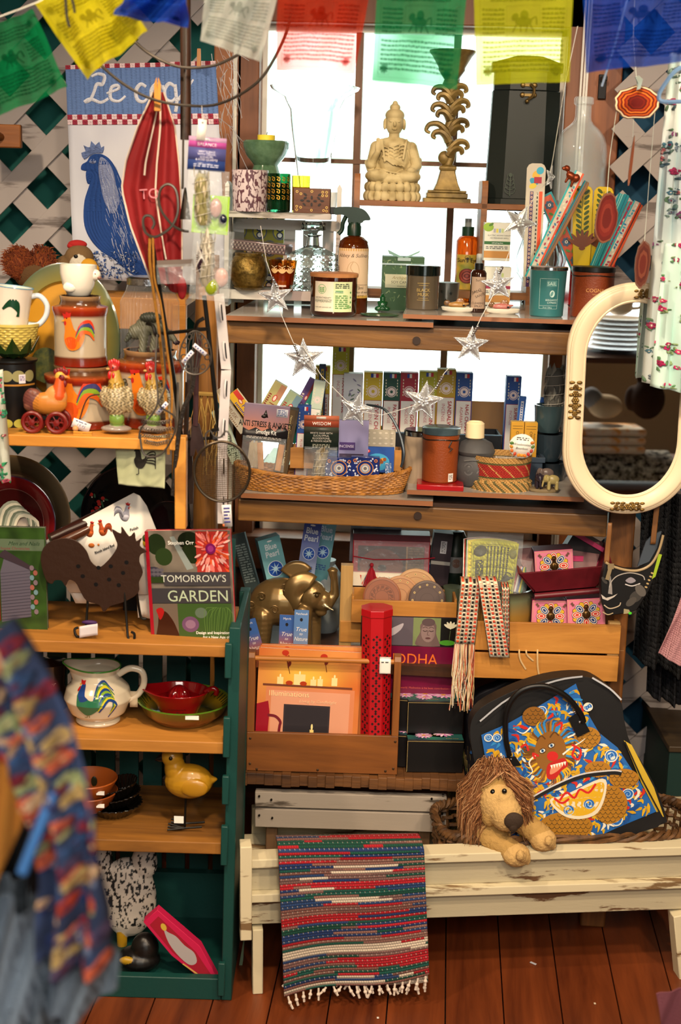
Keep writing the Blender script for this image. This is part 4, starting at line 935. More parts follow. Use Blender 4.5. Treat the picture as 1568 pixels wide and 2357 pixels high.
def plainb(c,c2):
 def f(A,w,h):A.rect(0,0,w,h-.5,c);A.rect(w*.3,10,w*.7,h-8,c2);A.scrib(w*.4,14,w*.2,h-30,22,c)
 return f
stick_box('incense_box','slim yellow and navy incense box behind the tallest box row','incense',737,838,15,3.39,Z2,'#22365c',plainb('#22365c','#c8a82c'))
b=T('cardboard_strip','plain tan cardboard strip standing on end behind the blue tubes','cardboard',1118,0,3.50,z=Z2)
h=(P(1118,924,3.5).z-Z2)/K[1];MB().box(-45,45,0,4,0,h).build('strip',mt('#b98a5a',.8),b)
for px,tp,w,ry,lb in((1188,824,16,3,'blue incense tube standing tallest in the small pot'),(1222,836,17,9,'second blue incense tube leaning right in the small pot'),(1238,858,14,14,'third blue incense tube leaning furthest right, half hidden')):
 stick_box('incense_tube',lb,'incense',px,tp,w,3.26,Z2+.05,'#1d55a8',plainb('#2a62b8','#e4e4ec'),ry=ry,h=150)
def tan(A,w,h):A.rect(0,0,w,h-.5,'#d09a2a');A.rect(3,8,w-3,9,'#4a3010');A.rect(3,14,w-3,15,'#4a3010');A.text('ORIGINAL TAR',w*.4,20,w*.22,'#3a2408',rot=90);A.text('Amber incense',w*.72,24,w*.15,'#3a2408',rot=90)
for px,tp,lb in((1186,936,'left mustard yellow incense carton behind the bourbon tag'),(1217,936,'right mustard yellow incense carton behind the bourbon tag')):
 stick_box('incense_box',lb,'incense',px,tp,29,3.17,Z2+.04,'#d8a838',tan,h=118)
t=T('small_crate','small slate grey square pot holding the mustard incense cartons','pot',1203,0,3.15,z=Z2)
b=MB()
for a in((-42,42,-2,2,0,80),(-42,42,56,60,0,80),(-42,-38,2,56,0,80),(38,42,2,56,0,80),(-47,47,-7,-1,72,84),(-47,-40,-1,60,72,84),(40,47,-1,60,72,84)):b.box(*a)
b.build('pot_body',mt('#39485a',.45),t,bevel=1,smooth=False)
def stack(px,Y,zz,r,h,col,label):
 t=T('ceramic_pot',label,'pot',px,0,Y,z=zz,group=None);MB().lathe([(r*.7,0),(r*.95,h*.35),(r,h*.85),(r*1.05,h),(r*.9,h),(r*.85,h*.8),(0,h*.3)],28).build('pot_body',mt(col,.2,coat=.5),t);return t
stack(1262,3.22,Z2,36,62,'#232d36','lowest dark blue grey glazed pot at the right, behind the mirror edge');stack(1262,3.22,Z2+.065,35,62,'#2c3a44','middle dark teal pot in the stack behind the mirror edge');stack(1262,3.22,Z2+.13,34,62,'#3a4f56','top teal pot of the stack, holding the sage bundle')
t=T('sage_bundle','thick grey bundle of dried sage standing in the top teal pot','sage',1272,0,3.22,z=Z2+.175,ry=2)
def bundle(t,r,h,c1,c2,name='leaves',n=120,seed=1,string='#cfcac0'):
 b=MB();rd=random.Random(seed)
 for i in range(n):
  a=rd.uniform(0,6.28);z=rd.uniform(0,h*.92);rr=r*rd.uniform(.75,1.02);l=h*rd.uniform(.14,.3);w=r*rd.uniform(.15,.3)
  b.col=rd.choice([c1,c2,c1]);x,y=rr*math.cos(a),rr*math.sin(a);tx,ty=-math.sin(a)*w,math.cos(a)*w
  b._add([(x-tx*.3,y-ty*.3,z),(x+tx,y+ty,z+l*.5),(x*.95,y*.95,z+l),(x-tx,y-ty,z+l*.45),(x*.9,y*.9,z+l*.5)],[(0,1,2,3),(0,3,2,4),(0,4,2,1)])
 b.col=c2;b.lathe([(r*.6,0),(r*.85,h*.1),(r*.85,h*.85),(r*.4,h)],14);b.build(name,vc(.8),t,ang=30)
 s=MB();hp=h*.85
 s.tube([(r*1.04*math.cos(q),r*1.04*math.sin(q),h*.05+hp*q/25)for q in np.linspace(0,25,130)],.55,5);s.build('string',mt(string,.8),t)
bundle(t,24,100,'#8a8a82','#5c5c58',seed=3)
def hem(c1,c2,txt,tc='#6a4020'):
 def f(A,w,h):
  A.rect(0,0,w,h-.5,c1);A.rect(w*.55,0,w,h*.3,c2);A.ell(w*.6,h*.3,w*.16,w*.26,'#b01c28');A.ell(w*.6,h*.3,w*.1,w*.2,'#e8c8b8')
  A.text(txt,w*.42,h*.4,w*.4,tc,rot=90);A.scrib(w*.08,h*.25,w*.2,h*.6,14,tc)
 return f
for px,w,h,ry,Y,c1,c2,tx,tc,lb,z in((588,32,118,29,3.16,'#a8a068','#a87858','MEDITATION','#7a2018','olive and pink meditation incense packet leaning right',.12),(624,34,108,31,3.18,'#9aab8a','#6a8a9a','AROMA','#b03020','pale green incense packet leaning right beside the meditation packet',.105),(652,24,150,27,3.23,'#6a4a8a','#a03a3a','FIRE','#f0e0d0','purple and red incense packet leaning right behind the star',.09),(668,26,128,28,3.21,'#1c7a6c','#2a4aa0','RAIN','#cfe8e0','teal and blue incense packet leaning right under the star',.085),(563,22,112,-36,3.17,'#c9c0ae','#a89a80','MUSK','#8a6a50','off white packet leaning left at the end of the basket',.11),(590,26,90,-38,3.22,'#e0b024','#c83428','HIT','#2a40a0','yellow packet leaning left at the end of the basket',.12),(546,26,128,-22,3.13,'#b8c8b0','#60806a','WHITE MUSK','#2a4a3a','pale green white musk packet leaning left beside the white strip',.045),(536,14,150,-18,3.19,'#26a0a8','#26a0a8','INCENSE','#fff','narrow turquoise packet leaning furthest left',.05)):
 stick_box('incense_packet',lb,'incense',px,0,w,Y,Z2+z,c1,hem(c1,c2,tx,tc),ry=ry,h=h)
t=T('book','dark brown boxed set standing behind the smudge kit','book',645,0,3.10,z=Z2+.03,ry=9)
MB().box(-16,16,0,40,0,150).build('cover',mt('#4a3a22',.5),t,bevel=.6);A=Art(14,148,'#5a4526');A.text('Nature of Conscience',5,12,5,'#d8c890',rot=90);A.text('Pure Feeling',5,92,5,'#d8c890',rot=90);A.build('printed_spine',t,vc(.5),flatfn(14,148,2,-.2))
stick_box('incense_box','blue and white incense box right of the brown boxed set','incense',692,0,30,3.14,Z2+.02,'#2450a0',satya('#2450a0','AGARBATTI','FLORA'),ry=2,h=160)
stick_box('incense_box','pale box with green lettering behind the wisdom card','incense',706,0,26,3.2,Z2+.02,'#d8dcd0',satya('#c8d8c8','NATIONAL','FLORA','#3a7a5a',False),ry=7,h=206)
def basket(t,hw,hd,zb,zrim,rows,r,matn,n=180,flare=1.0,rimr=2.6,part='woven_side',ex=2.4,stakes=44):
 def pt(u,v):
  a=2*math.pi*u;s,c=math.sin(a),math.cos(a);e=2/ex
  f=(1+(flare-1)*v);return(hw*f*math.copysign(abs(c)**e,c),hd*f*math.copysign(abs(s)**e,s),zb+(zrim(u)-zb)*v)
 b=MB()
 for j in range(rows):
  v=(j+.3)/rows;pts=[]
  for i in range(n):
   u=i/n;x,y,z=pt(u,v);o=1+.012*math.sin(math.pi*(u*stakes*2+j));pts.append((x*o,y*(1+(o-1)*hw/hd),z))
  b.tube(pts,r,5,closed=True)
 for i in range(stakes):u=(i+.5)/stakes;b.tube([pt(u,.0),pt(u,.5),pt(u,1)],r*.8,5)
 b.build(part,matn,t)
 b=MB()
 for ph in(0,2.1,4.2):
  pts=[]
  for i in range(n):u=i/n;x,y,z=pt(u,1);w=2*math.pi*u*stakes*.7+ph;pts.append((x*(1+.4*rimr/hw*math.cos(w)*2),y*(1+.8*rimr/hd*math.cos(w)),z+rimr*math.sin(w)))
  b.tube(pts,r*1.1,5,closed=True)
 b.build('braided_rim',matn,t)
 b=MB();b.prism([pt(i/60,0)[:2]for i in range(60)],zb,zb+3,Matrix(((1,0,0,0),(0,0,1,0),(0,1,0,0),(0,0,0,1))))if 0 else b._add([pt(i/60,0.02)for i in range(60)],[tuple(range(60))])
 b.build('basket_bottom',matn,t)
WICK=mt('#b9803c',.5,0,'noise','#8a5722',50.,bump=.2)
t=T('wicker_basket','long shallow honey coloured wicker basket full of incense on the lower shelf','basket',742,0,3.092,z=Z2)
basket(t,182,56,2,lambda u:47+11*math.cos(4*math.pi*u)*.8,10,3.0,WICK,flare=1.1)
def film(t,w,h,y=-4,x=0,z=0,a=.16):
 b=MB();b.grid(lambda u,v:(x-w/2+w*u,y-5*math.sin(math.pi*u)-1.5*math.sin(9*u+7*v),z+h*v),14,14).build('clear_bag',thinmat('clear_film','#dfe8ee',a),t)
t=T('smudge_kit','smudge kit packet with a sunset wolf header card and clear bag','packet',603,0,3.062,z=Z2+.045,ry=4)
A=Art(104,84);g=mixc('#7a6a80','#c87838',np.linspace(0,1,40)[:,None]**1.2*np.ones((1,50))*(vnoise(40,50,9,2,2)*.8+.5).clip(0,1));A.grid=g;A.w,A.h=104,84
A.poly([(0,84),(0,56),(14,62),(30,54),(44,62),(62,52),(74,60),(86,44),(90,58),(96,46),(104,56),(104,84)],'#1c1a1e');A.poly([(42,30),(50,12),(56,30)],'#1a1412');A.ell(46,28,6,4,'#1a1412')
A.text('ANTI STRESS & ANXIETY',52,52,12.5,'#0e0c0a','C',sx=.62,bold=.02);A.text('Smudge Kit',54,68,10,'#e8e4e0','C',sx=.7,bold=.01);A.rect(74,8,100,26,'#c8ccd8');A.scrib(77,10,20,14,4,'#4a5a8a');A.scrib(10,74,80,6,2,'#a8a098')
A.build('header_card',t,vc(.4),flatfn(104,84,0,-2,66),solid=.001)
film(t,100,76,-6)
b=MB()
for i in range(7):b.tube([(-34+i*3.6,0,4),(-32+i*3,0,60+i%3*3)],1.7,6)
b.build('herb_sticks',mt('#a8987c',.8),t)
for x,r_ in((-2,10),(36,-6)):MB().beam((x,0,2),(x-r_*.8,0,62),13,7,(0,1,0)).build('wood_stick',wood('#c88f52','#8a5a2c','z',1.2),t)
t=T('herb_packet','wisdom sage packet with a rust and dark green header card','packet',737,0,3.058,z=Z2+.03,ry=0)
A=Art(80,78,'#22302a');A.grid=None;A.rect(0,0,80,26,'#a84f38');A.rect(0,0,80,12,'#b8684c');A.rect(0,26,80,40,'#3f443c');A.rect(28,2.5,50,8,'#d8d2c8');A.text('WISDOM',40,22,7.2,'#f0e8e0','C',bold=.01)
for i,s_ in enumerate(('WHITE SAGE WITH','EUCALYPTUS,','BLOODSTONE,','& INDIAN AGATE')):A.text(s_,40,42+i*6,4.1,'#e0d8cc','C')
A.scrib(20,65,40,9,3,'#a8a898');A.rect(4,75,20,75.6,'#ccc');A.rect(60,75,76,75.6,'#ccc')
A.build('header_card',t,vc(.4),flatfn(80,78,0,-2,68),solid=.001);film(t,76,76,-6)
bb_=bpy.data.objects.new('sage_stick',None);C.objects.link(bb_);bb_.parent=t;bb_.location=(-6*K[0],3*K[0],0);bb_.rotation_euler=(0,.13,0);bundle(bb_,15,74,'#b5a888','#8a7c60',seed=9)
t=T('drawer_tray','small honey pine divided tray standing in the wicker basket','tray',795,0,3.11,z=Z2+.04)
b=MB().box(-128,128,0,4,4,52).box(-128,128,46,50,4,52).box(-128,-124,4,46,4,52).box(124,128,4,46,4,52).box(-124,124,4,46,4,8);b.build('tray_body',wood('#c98f48','#9a6428','x',1.),t,bevel=.8,smooth=False)
t=T('cord_handle','bundle of thin grey wires arching over the right half of the wicker basket','wire',0,0,3,z=None);bpy.data.objects.remove(t)
b=wline('wire_loop',[(845,932,3.16),(885,942,3.12),(915,985,3.1),(930,1040,3.08),(924,1075,3.08)],.003,mt('#3b444c',.4,.5),label='dark grey double wire handle arching over the right of the wicker basket',cat='wire',sm=8)
t=T('sample_box','clear purple incense sample box with a dark flower picture in the basket','box',812,0,3.085,z=Z2+.05)
MB().box(-34,34,0,12,0,112).build('box_body',mt('#7a70a0',.3,alpha=.85),t,bevel=.6)
A=Art(68,112,'#8a86b0');A.rect(2,50,38,68,'#4a3470');A.text('INCENSE',18,62,6,'#e0d8f0','C');A.rect(2,76,58,112,'#3a2a44');A.ell(14,94,12,14,'#5a4a5c')
for i in range(8):A.ell(14+8*math.cos(i*.785),94+9*math.sin(i*.785),3.5,3,'#8a8478')
A.poly([(32,82),(48,78),(56,84),(54,112),(36,112)],'#5a3038');A.build('printed_front',t,vc(.35),flatfn(68,112,0,-.3))
for px,w,h,c,lb,Y,zz in((790,82,62,'#3a6ab4','blue patterned flat incense carton standing in the pine tray',3.095,.045),(868,76,58,'#1a4a9a','blue flat incense carton with an orange flower picture, right in the pine tray',3.09,.045),(873,70,90,'#aca492','beige flat incense carton at the back right of the pine tray',3.125,.045)):
 def dc(A,w,h,c=c):
  A.rect(0,0,w,h-.5,c)
  if c=='#1a4a9a':
   A.ell(w*.5,34,28,20,'#3a9ac8');[A.ell(w*.5+random.uniform(-18,18),34+random.uniform(-8,8),4,4,random.choice(['#d89a20','#8a4a1c']))for _ in range(22)];A.ell(12,9,9,4.5,'#c81c24');A.text('HEM',12,11,4,'#fff','C')
  else:
   for i in range(5):
    for j in range(6):A.ell(8+i*w/5.2,6+j*12,3.4,2.2,'#7aa0d8' if c[1]=='3' else'#c8c0b0')
 stick_box('incense_carton',lb,'incense',px,0,w,Y,Z2+zz,c,dc,dep=8,h=h)
def tile(px,py,w,h,label,rz=0):
 t=T('tealight_holder',label,'candle holder',px,0,3.062,z=Z2+.035,rz=rz)
 MB().box(-w/2,w/2,0,20,0,h).build('holder_body',mt('#1c2c6c',.2,coat=.5),t,bevel=1.2)
 A=Art(w,h);rd=random.Random(px)
 for i in range(46):x,y=rd.uniform(3,w-3),rd.uniform(3,h-3);A.poly([(x-2.4,y),(x,y-2.6),(x+2.2,y-.6),(x+1,y+2.4)],'#cfd6e8')
 for r_,c_ in((20,'#1c2c6c'),(19,'#d8943c'),(17.6,'#1c2c6c'),(12,'#d8943c'),(10.6,'#8a94ac'),(7,'#c8c4bc'),(4,'#6a6a70')):A.ell(w/2,h*.52,r_,r_*.95,c_,0,24)
 for x,y in((9,8),(w-9,8)):A.ell(x,y,3.8,3.8,'#c87830');A.ell(x,y,2,2,'#1c2c6c')
 A.build('mosaic',t,vc(.2),flatfn(w,h,0,-.2))
tile(780,1095,64,46,'left navy blue mosaic tealight tile in the basket');tile(840,1095,66,50,'right navy blue mosaic tealight tile in the basket')
t=T('small_block','tiny blue and white speckled block at the right inside the basket','block',893,0,3.06,z=Z2+.035);MB().box(-7,7,0,8,0,38).build('block',mt('#4a6a9a',.4,0,'speck','#d8dce4',200.),t,bevel=1)
t=T('tall_candle','cream ribbed glass candle with a silver lid behind the brown candle','candle',962,0,3.13,z=Z2)
MB().lathe([(32,0),(35,4),(35,128),(0,128)],36).build('glass_jar',mt('#a8947c',.25),t);MB().lathe([(37,128),(37,137),(34,140),(0,140)],36).build('lid',mt('#b8c4cc',.12,1),t)
t=T('shallow_tray','small square bright red tray under the brown candle','tray',1013,1130,None,z=Z2B,rz=-3)
MB().box(-54,54,0,96,0,13).build('tray_body',mt('#a4141c',.25,coat=.5),t,bevel=2)
t=jarc('jar_candle','brown leather-wrapped candle with black lid and price sticker on the red tray',1011,0,42,108,mt('#8a4018',.45,bump=.3,sc_=300),mt('#3e5058',.2),14,Z2B+13*K[1],Y=3.085,taper=2)
MB().tube([(42.5*math.cos(a),42.5*math.sin(a),98+1.5*math.sin(3*a))for a in np.linspace(0,2*math.pi,40,endpoint=False)],1.3,6,closed=True).build('cord',BLK,t)
b=MB();b.tube([(22,-38,96),(16,-42,84),(24,-43,80),(18,-44,74)],1.6,6);b.build('cord_knot',BLK,t)
A=Art(14,19,'#e8e6e2');A.scrib(2,3,10,12,4,'#666');A.build('price_sticker',t,vc(.6),cylfn(41,14,19,4,a0=.62),5)
t=T('clay_burner','round grey clay oil burner embossed with leaves, holding a cream candle','burner',1092,0,3.11,z=Z2B)
b=MB();b.lathe([(30,0),(40,6),(47,26),(48,48),(40,66),(38,70),(42,74),(44,80),(36,98),(20,106),(0,106)],40);b.build('burner_body',mt('#4a4a4c',.6,bump=.3,sc_=80),t)
A=Art(80,50);c_='#6c6c6c';A.line([(8,8),(30,4),(56,6),(72,10)],2,c_,4);A.ell(20,26,12,14,'#5e5e60');A.ell(20,26,9,11,'#48484a');A.ell(20,24,4,7,c_,20)
A.line([(40,34),(50,20),(62,26),(60,38),(48,36)],2.5,c_,4);A.build('embossing',t,vc(.6),cylfn(47.6,80,50,20,47),4)
t=T('candle','cream candle stub on top of the grey clay burner','candle',1093,0,3.11,z=Z2B+106*K[1]);MB().lathe([(16,0),(22,4),(21,36),(16,40),(14,37),(0,36)],28).build('wax',mt('#ecd8ae',.45),t)
t=T('woven_bowl_candle','round woven straw bowl with red stripes holding white candle wax','candle',1157,1133,None,z=Z2B,rz=0)
ST=mt('#b98f54',.75);
def wr(u,v):
 a=2*math.pi*u;r_=64+6*v if v<.3 else 63+6*v;z=78*v;lip=66 if v<.28 else r_;rr=(72 if v<.26 else r_)+1.2*math.sin(u*2*math.pi*60+(int(v*26)%2)*math.pi)+1.1*math.cos(v*26*2*math.pi)
 return(rr*math.cos(a),rr*math.sin(a)*.85+56,z)
def wc(u,v):
 j=int(v*26);i=int(u*120)
 if .42<v<.78:return'#a52c24' if(i+j)%9 else'#c8a060'
 if .78<v<.83 or .36<v<.42:return'#5a5a32'
 if v<.3 and(i+j)%6<2:return'#5e5a36'
 return'#c39a5c' if(i+j)%3 else'#a07840'
MB().grid(wr,240,78,wrap=True,colfn=wc).build('woven_wall',vc(.7),t)
MB().lathe([(60,0),(64,60),(60,64),(0,66)],36,c=(0,56,0),sy=.85).build('wax',mt('#e4e0d6',.3),t);
b=MB()
for x,y in((-14,50),(10,44),(24,62)):b.tube([(x,y,64),(x+1,y,74)],.8)
b.build('wicks',mt('#d8d4c8',.8),t)
t=T('round_tag','round white autumn leaf tag reading Woodsmoked Bourbon on the woven bowl','tag',1198,1056,3.045,ry=4)
A=Art(62,58);A.ell(31,29,30.5,28.5,'#c8c4b8');A.ell(31,29,29.5,27.5,'#f2efe6');A.ell(31,29,26,24,'#e8e2d4');A.ell(31,29,25,23,'#f2efe6')
A.text('Woodsmoked',31,28,5.4,'#1c1814','C',shear=.3,sx=.9,bold=.01);A.text('Bourbon',31,37,5.4,'#1c1814','C',shear=.3,bold=.01);A.scrib(17,9,28,8,2,'#5a5450')
for i,(x,y,c_)in enumerate(((7,24,'#4f7a3a'),(7,32,'#c88a2c'),(9,41,'#d8702a'),(17,48,'#c04a2c'),(26,50,'#e08a2a'),(33,50,'#e8962c'),(40,50,'#d87a24'),(48,46,'#c0302c'),(54,38,'#b04438'),(56,28,'#5a7a3c'),(54,19,'#c8742c'))):A.ell(x,y,4.6,3.6,c_,i*35)
A.build('printed_tag',t,vc(.5),flatfn(62,58,0,0),solid=.001)
t=T('stone_slab','oval tan stone base under the little stone animals','stand',1252,1131,None,z=Z2B)
MB().lathe([(32,0),(35,3),(34,8),(0,8)],30,sy=.6).build('slab',mt('#8a7858',.5),t)
def eleph(px,py,c,label,s=1.,rz=0,z=0):
 t=T('stone_elephant',label,'figurine',px,py,None,z=Z2B+.009,rz=rz);global K;k0=K;K=(K[0]*s,K[1]*s)
 blob('figure',[('e',(0,0,22),(15,9,11),c),('e',(-15,0,24),(8,8,9),c),('c',(-21,0,22),(-24,0,6),3,2,c)]+[('c',(x,y,16),(x,y,2),4,4,c)for x in(-9,9)for y in(-5,5)]+[('e',(-13,y,25),(4,2,7),c)for y in(-8,8)],mt(c,.3,bump=.1),t,1.1,2);K=k0
eleph(1272,1126,'#b0a068','small yellow green stone elephant in front');eleph(1240,1122,'#2c2430','small dark purple stone elephant',1.,90);eleph(1258,1112,'#7a6a64','small brown grey stone elephant at the back',1.05)
# ================================================================ mirror
t=T('oval_mirror','cream painted rounded wall mirror with gold rose ornaments leaning on the shelving','mirror',1442,1184,2.95,ry=-1)
MH,MWd=515,152;cx_,cz_=0,MH/2
def rr(u,off):
 a,b,r_=MWd-off,MH/2-off,148-off;segs=[(a-r_)*2,math.pi/2*r_,(b-r_)*2,math.pi/2*r_]*2;L=sum(segs);s=u*L
 pts=[(-(a-r_),b,1,0),None,(a,b-r_,0,-1),None,(a-r_,-b,-1,0),None,(-a,-(b-r_),0,1),None]
 cs=[None,(a-r_,b-r_,90),None,(a-r_,-(b-r_),0),None,(-(a-r_),-(b-r_),-90),None,(-(a-r_),b-r_,180)]
 for i,l in enumerate(segs):
  if s<=l or i==7:
   if i%2==0:x,z,dx,dz=pts[i];return x+dx*s,z+dz*s
   x,z,an=cs[i];an=R(an-90*min(s/max(l,1e-6),1));return x+r_*math.cos(an),z+r_*math.sin(an)
  s-=l
prof=[(0,14),(0,4),(3,0),(6,-1),(7,-4),(10,-5),(11,-7),(15,-8),(26,-6),(36,-1),(38,1),(40,0),(43,2),(44,8),(44,14)]
b=MB();N_=160
def mf(u,v):
 j=v*(len(prof)-1);i=min(int(j),len(prof)-2);q=j-i;off=prof[i][0]*(1-q)+prof[i+1][0]*q;y=prof[i][1]*(1-q)+prof[i+1][1]*q
 x,z=rr(u%1,0);k_=1-off/MWd;kz_=1-off/(MH/2);return(x*k_,y,cz_+z*kz_)
b.grid(mf,N_,len(prof)-1,wrap=True).build('frame',mt('#e6d3b2',.35),t,ang=50)
b=MB();pts=[(rr(i/80,0)[0]*(1-43/MWd),7,cz_+rr(i/80,0)[1]*(1-43/(MH/2)))for i in range(80)];b._add(pts,[tuple(range(80))]);b.build('mirror_glass',mt('#e8ecec',.0,1),t,smooth=False)
b=MB();b._add([(p[0]*1.2,15,cz_+(p[2]-cz_)*1.1)for p in pts],[tuple(range(80))]);b.build('back_board',mt('#5a4630',.8),t,smooth=False)
def orn(x,z,ang,s=1.):
 b=MB();m=Matrix.Translation((x,0,z))@Matrix.Rotation(R(ang),4,'Y')
 for dx in(-2,-1,0,1,2):
  c=m@Vector((dx*13*s,-9,0));rr_=(8-abs(dx))*s
  for q in range(6):a=q*1.047;b.ell(c+Vector((rr_*.55*math.cos(a),-1.5,rr_*.55*math.sin(a))),(rr_*.42,3,rr_*.42),8,6)
  b.ell(c+Vector((0,-4,0)),rr_*.35,8,6)
 for dx in(-34,34,-22,22,-10,10):
  for s_ in(-1,1):c=m@Vector((dx*s,-7,s_*7*s));b.ell(c,(6*s,2.4,3.4*s),8,6)
 b.build('gilt_roses',mt('#94763c',.4,.6,'noise','#5e4622',80.),t)
orn(28,MH-22,-4);orn(-MWd+21,MH/2,90,1.15);orn(0,20,0)
# ================================================================ tin stars and string
SM=mt('#dfe3e8',.3,.75,bump=.4,sc_=260)
star_o=None
def star(px,py,Y,r,rot,label,yawr=0):
 global star_o
 if star_o is None:
  t=T('tin_star',label,'star',px,py,Y,ry=rot,group='embossed tin stars on the garland');b=MB();r0=43;ri=r0*.42;vs=[(0,-9,0)]
  for i in range(10):a=i*math.pi/5;q=r0 if i%2==0 else ri;vs.append((q*math.sin(a),0,q*math.cos(a)))
  for i in range(5):a=i*2*math.pi/5;vs.append((r0*.45*math.sin(a),-6,r0*.45*math.cos(a)))
  fs=[]
  for i in range(5):
   tip,il,ir,mid=1+2*i,1+(2*i-1)%10,1+(2*i+1)%10,11+i;fs+=[(0,mid,il),(0,ir,mid),(mid,tip,il),(mid,ir,tip)]
  b._add(vs,fs);b.build('star_plate',SM,t,smooth=False,solid=1)
  b=MB()
  for i in range(10):
   p,q=Vector(vs[1+i]),Vector(vs[1+(i+1)%10])
   for j in range(9):c=p.lerp(q,(j+.5)/9)*.9;c.y=-3.2;b.ell(c,1.3,6,4)
  for i in range(5):a=i*2*math.pi/5+.63;b.ell((9*math.sin(a),-8.5,9*math.cos(a)),(3.4,2,3.4),8,6)
  b.ell((0,-9.5,0),3,8,6);b.build('embossing',SM,t);star_o=t;t.scale=(r/43,)*3
  if yawr:t.rotation_euler.z+=R(yawr)
  return t
 return dup(star_o,px,py,Y,label,ry=rot,scale=r/43,rz=yawr)
for a in((635,683,2.93,43,-8,'star in front of the amber lotus candle'),(700,826,2.93,50,-4,'largest star, in front of the leaning incense packets'),(820,942,2.93,44,12,'star just right of the wisdom card'),(975,923,2.93,50,8,'star in front of the incense box row'),(1084,793,2.93,44,3,'star hanging below the plank under the white dishes'),(1146,655,2.94,42,-8,'star beside the small brown spray bottle'),(1197,512,2.95,42,22,'star in front of the tall white server'),(1266,408,2.96,30,14,'topmost star, edge on, beside the copper figure',62)):
 star(a[0],a[1],a[2],a[3],a[4],'silver tin '+a[5],a[6]if len(a)>6 else 0)
wline('garland_string',[(600,520,3.0),(613,600,2.94),(632,655,2.93),(648,725,2.93),(676,790,2.93),(700,800,2.92),(740,865,2.92),(790,915,2.92),(820,945,2.93),(880,955,2.92),(940,938,2.92),(975,925,2.93),(1008,885,2.92),(1022,860,2.93),(1075,800,2.94),(1092,765,2.92),(1108,730,2.92),(1130,690,2.93),(1146,655,2.94),(1158,618,2.93),(1180,560,2.94),(1197,512,2.95),(1230,455,2.95),(1266,408,2.96),(1300,200,2.9),(1330,60,2.85)],.0007,mt('#d8d8d4',.5),label='thin pale string carrying the silver tin stars',cat='string')
b=MB(m=True);o0=P(1000,900,2.92)
for i,(px,py)in enumerate([(627+i*3,640+i*5)for i in range(5)]+[(678+i*2.5,796+i*5)for i in range(5)]+[(1004+i*3,893-i*5)for i in range(6)]+[(1088+i*3,772-i*5)for i in range(5)]+[(1150+i*2,628-i*4)for i in range(4)]):
 b.ell(P(px,py,2.915)-o0,.0032,8,6)
o=b.build('garland_beads',SILV);o.location=o0;tag(o,'tiny silver beads strung between the tin stars','beads',kind='stuff')
# ================================================================ agate chime
def agate(px,py,rx,rz_,Y,cols,label,yawr=0,ry=0,seed=1):
 t=T('agate_slice',label,'agate slice',px,py,Y,rz=yawr,ry=ry);rd=random.Random(seed);n=26;rr_=[1+rd.uniform(-.06,.06)for _ in range(n)]
 out=lambda s:[(rx*s*rr_[i]*math.cos(2*math.pi*i/n),rz_*s*rr_[i]*math.sin(2*math.pi*i/n))for i in range(n)]
 MB().prism(out(1),0,6).build('stone',mt(cols[0],.4),t,bevel=.8)
 A=Art(2*rx,2*rz_)
 for i,c in enumerate(cols[1:]):s=1-(i+.5)/(len(cols))*.85;A.poly([(rx+x,rz_-y)for x,y in out(s)],c)
 A.build('banding',t,vc(.9),flatfn(2*rx,2*rz_,0,-.2,-rz_));return t
agate(1467,236,54,39,2.85,['#6a3a1c','#e8d8b0','#7a1c08','#c85c14','#6e1606','#e07a24','#8a1c0a','#b0420e','#5a1208','#7a1a0c','#66100a'],'large red and cream banded agate slice hanging below the blue flag')
agate(1397,503,26,60,2.86,['#7a4a30','#5e1610','#6e1c14','#7c2a1e','#5e1610'],'dark red agate slice hanging in front of the yellow servers',12,3,2)
agate(1480,608,18,56,2.86,['#6a4430','#5a2a1c','#4e1c14','#6e3624','#5a1c12'],'narrow brown agate slice hanging left of the floral dress',0,2,3)
agate(1454,372,3.6,58,2.86,['#9a5a34','#8a4a2c'],'thin edge on agate slice hanging under the large one',0,3,4)
CH_=wline('chime_string',[(1420,250,2.855),(1404,360,2.86),(1398,445,2.86)],.0006,mt('#d8e0d0',.5),label='left pale cord from the large agate slice to the dark red slice',cat='string')
wline('chime_string',[(1459,272,2.855),(1457,315,2.86)],.0006,mt('#d8e0d0',.5),label='short middle cord under the large agate slice',cat='string')
wline('chime_string',[(1508,258,2.855),(1496,400,2.86),(1484,555,2.86)],.0006,mt('#d8e0d0',.5),label='right pale cord from the large agate slice to the narrow slice',cat='string')
wline('chime_string',[(1468,200,2.85),(1464,165,2.85),(1458,90,2.85),(1462,-20,2.85)],.0008,mt('#c8d0c8',.5),label='cord holding up the large agate slice',cat='string')
b=T('silver_bow','crumpled silver foil clip on top of the large agate slice','clip',1468,208,2.835);MB().prism([(-3,0),(6,4),(10,26),(0,34),(-8,30),(0,16)],-3,3).build('foil',mt('#b8c0b0',.2,.9),b,smooth=False)
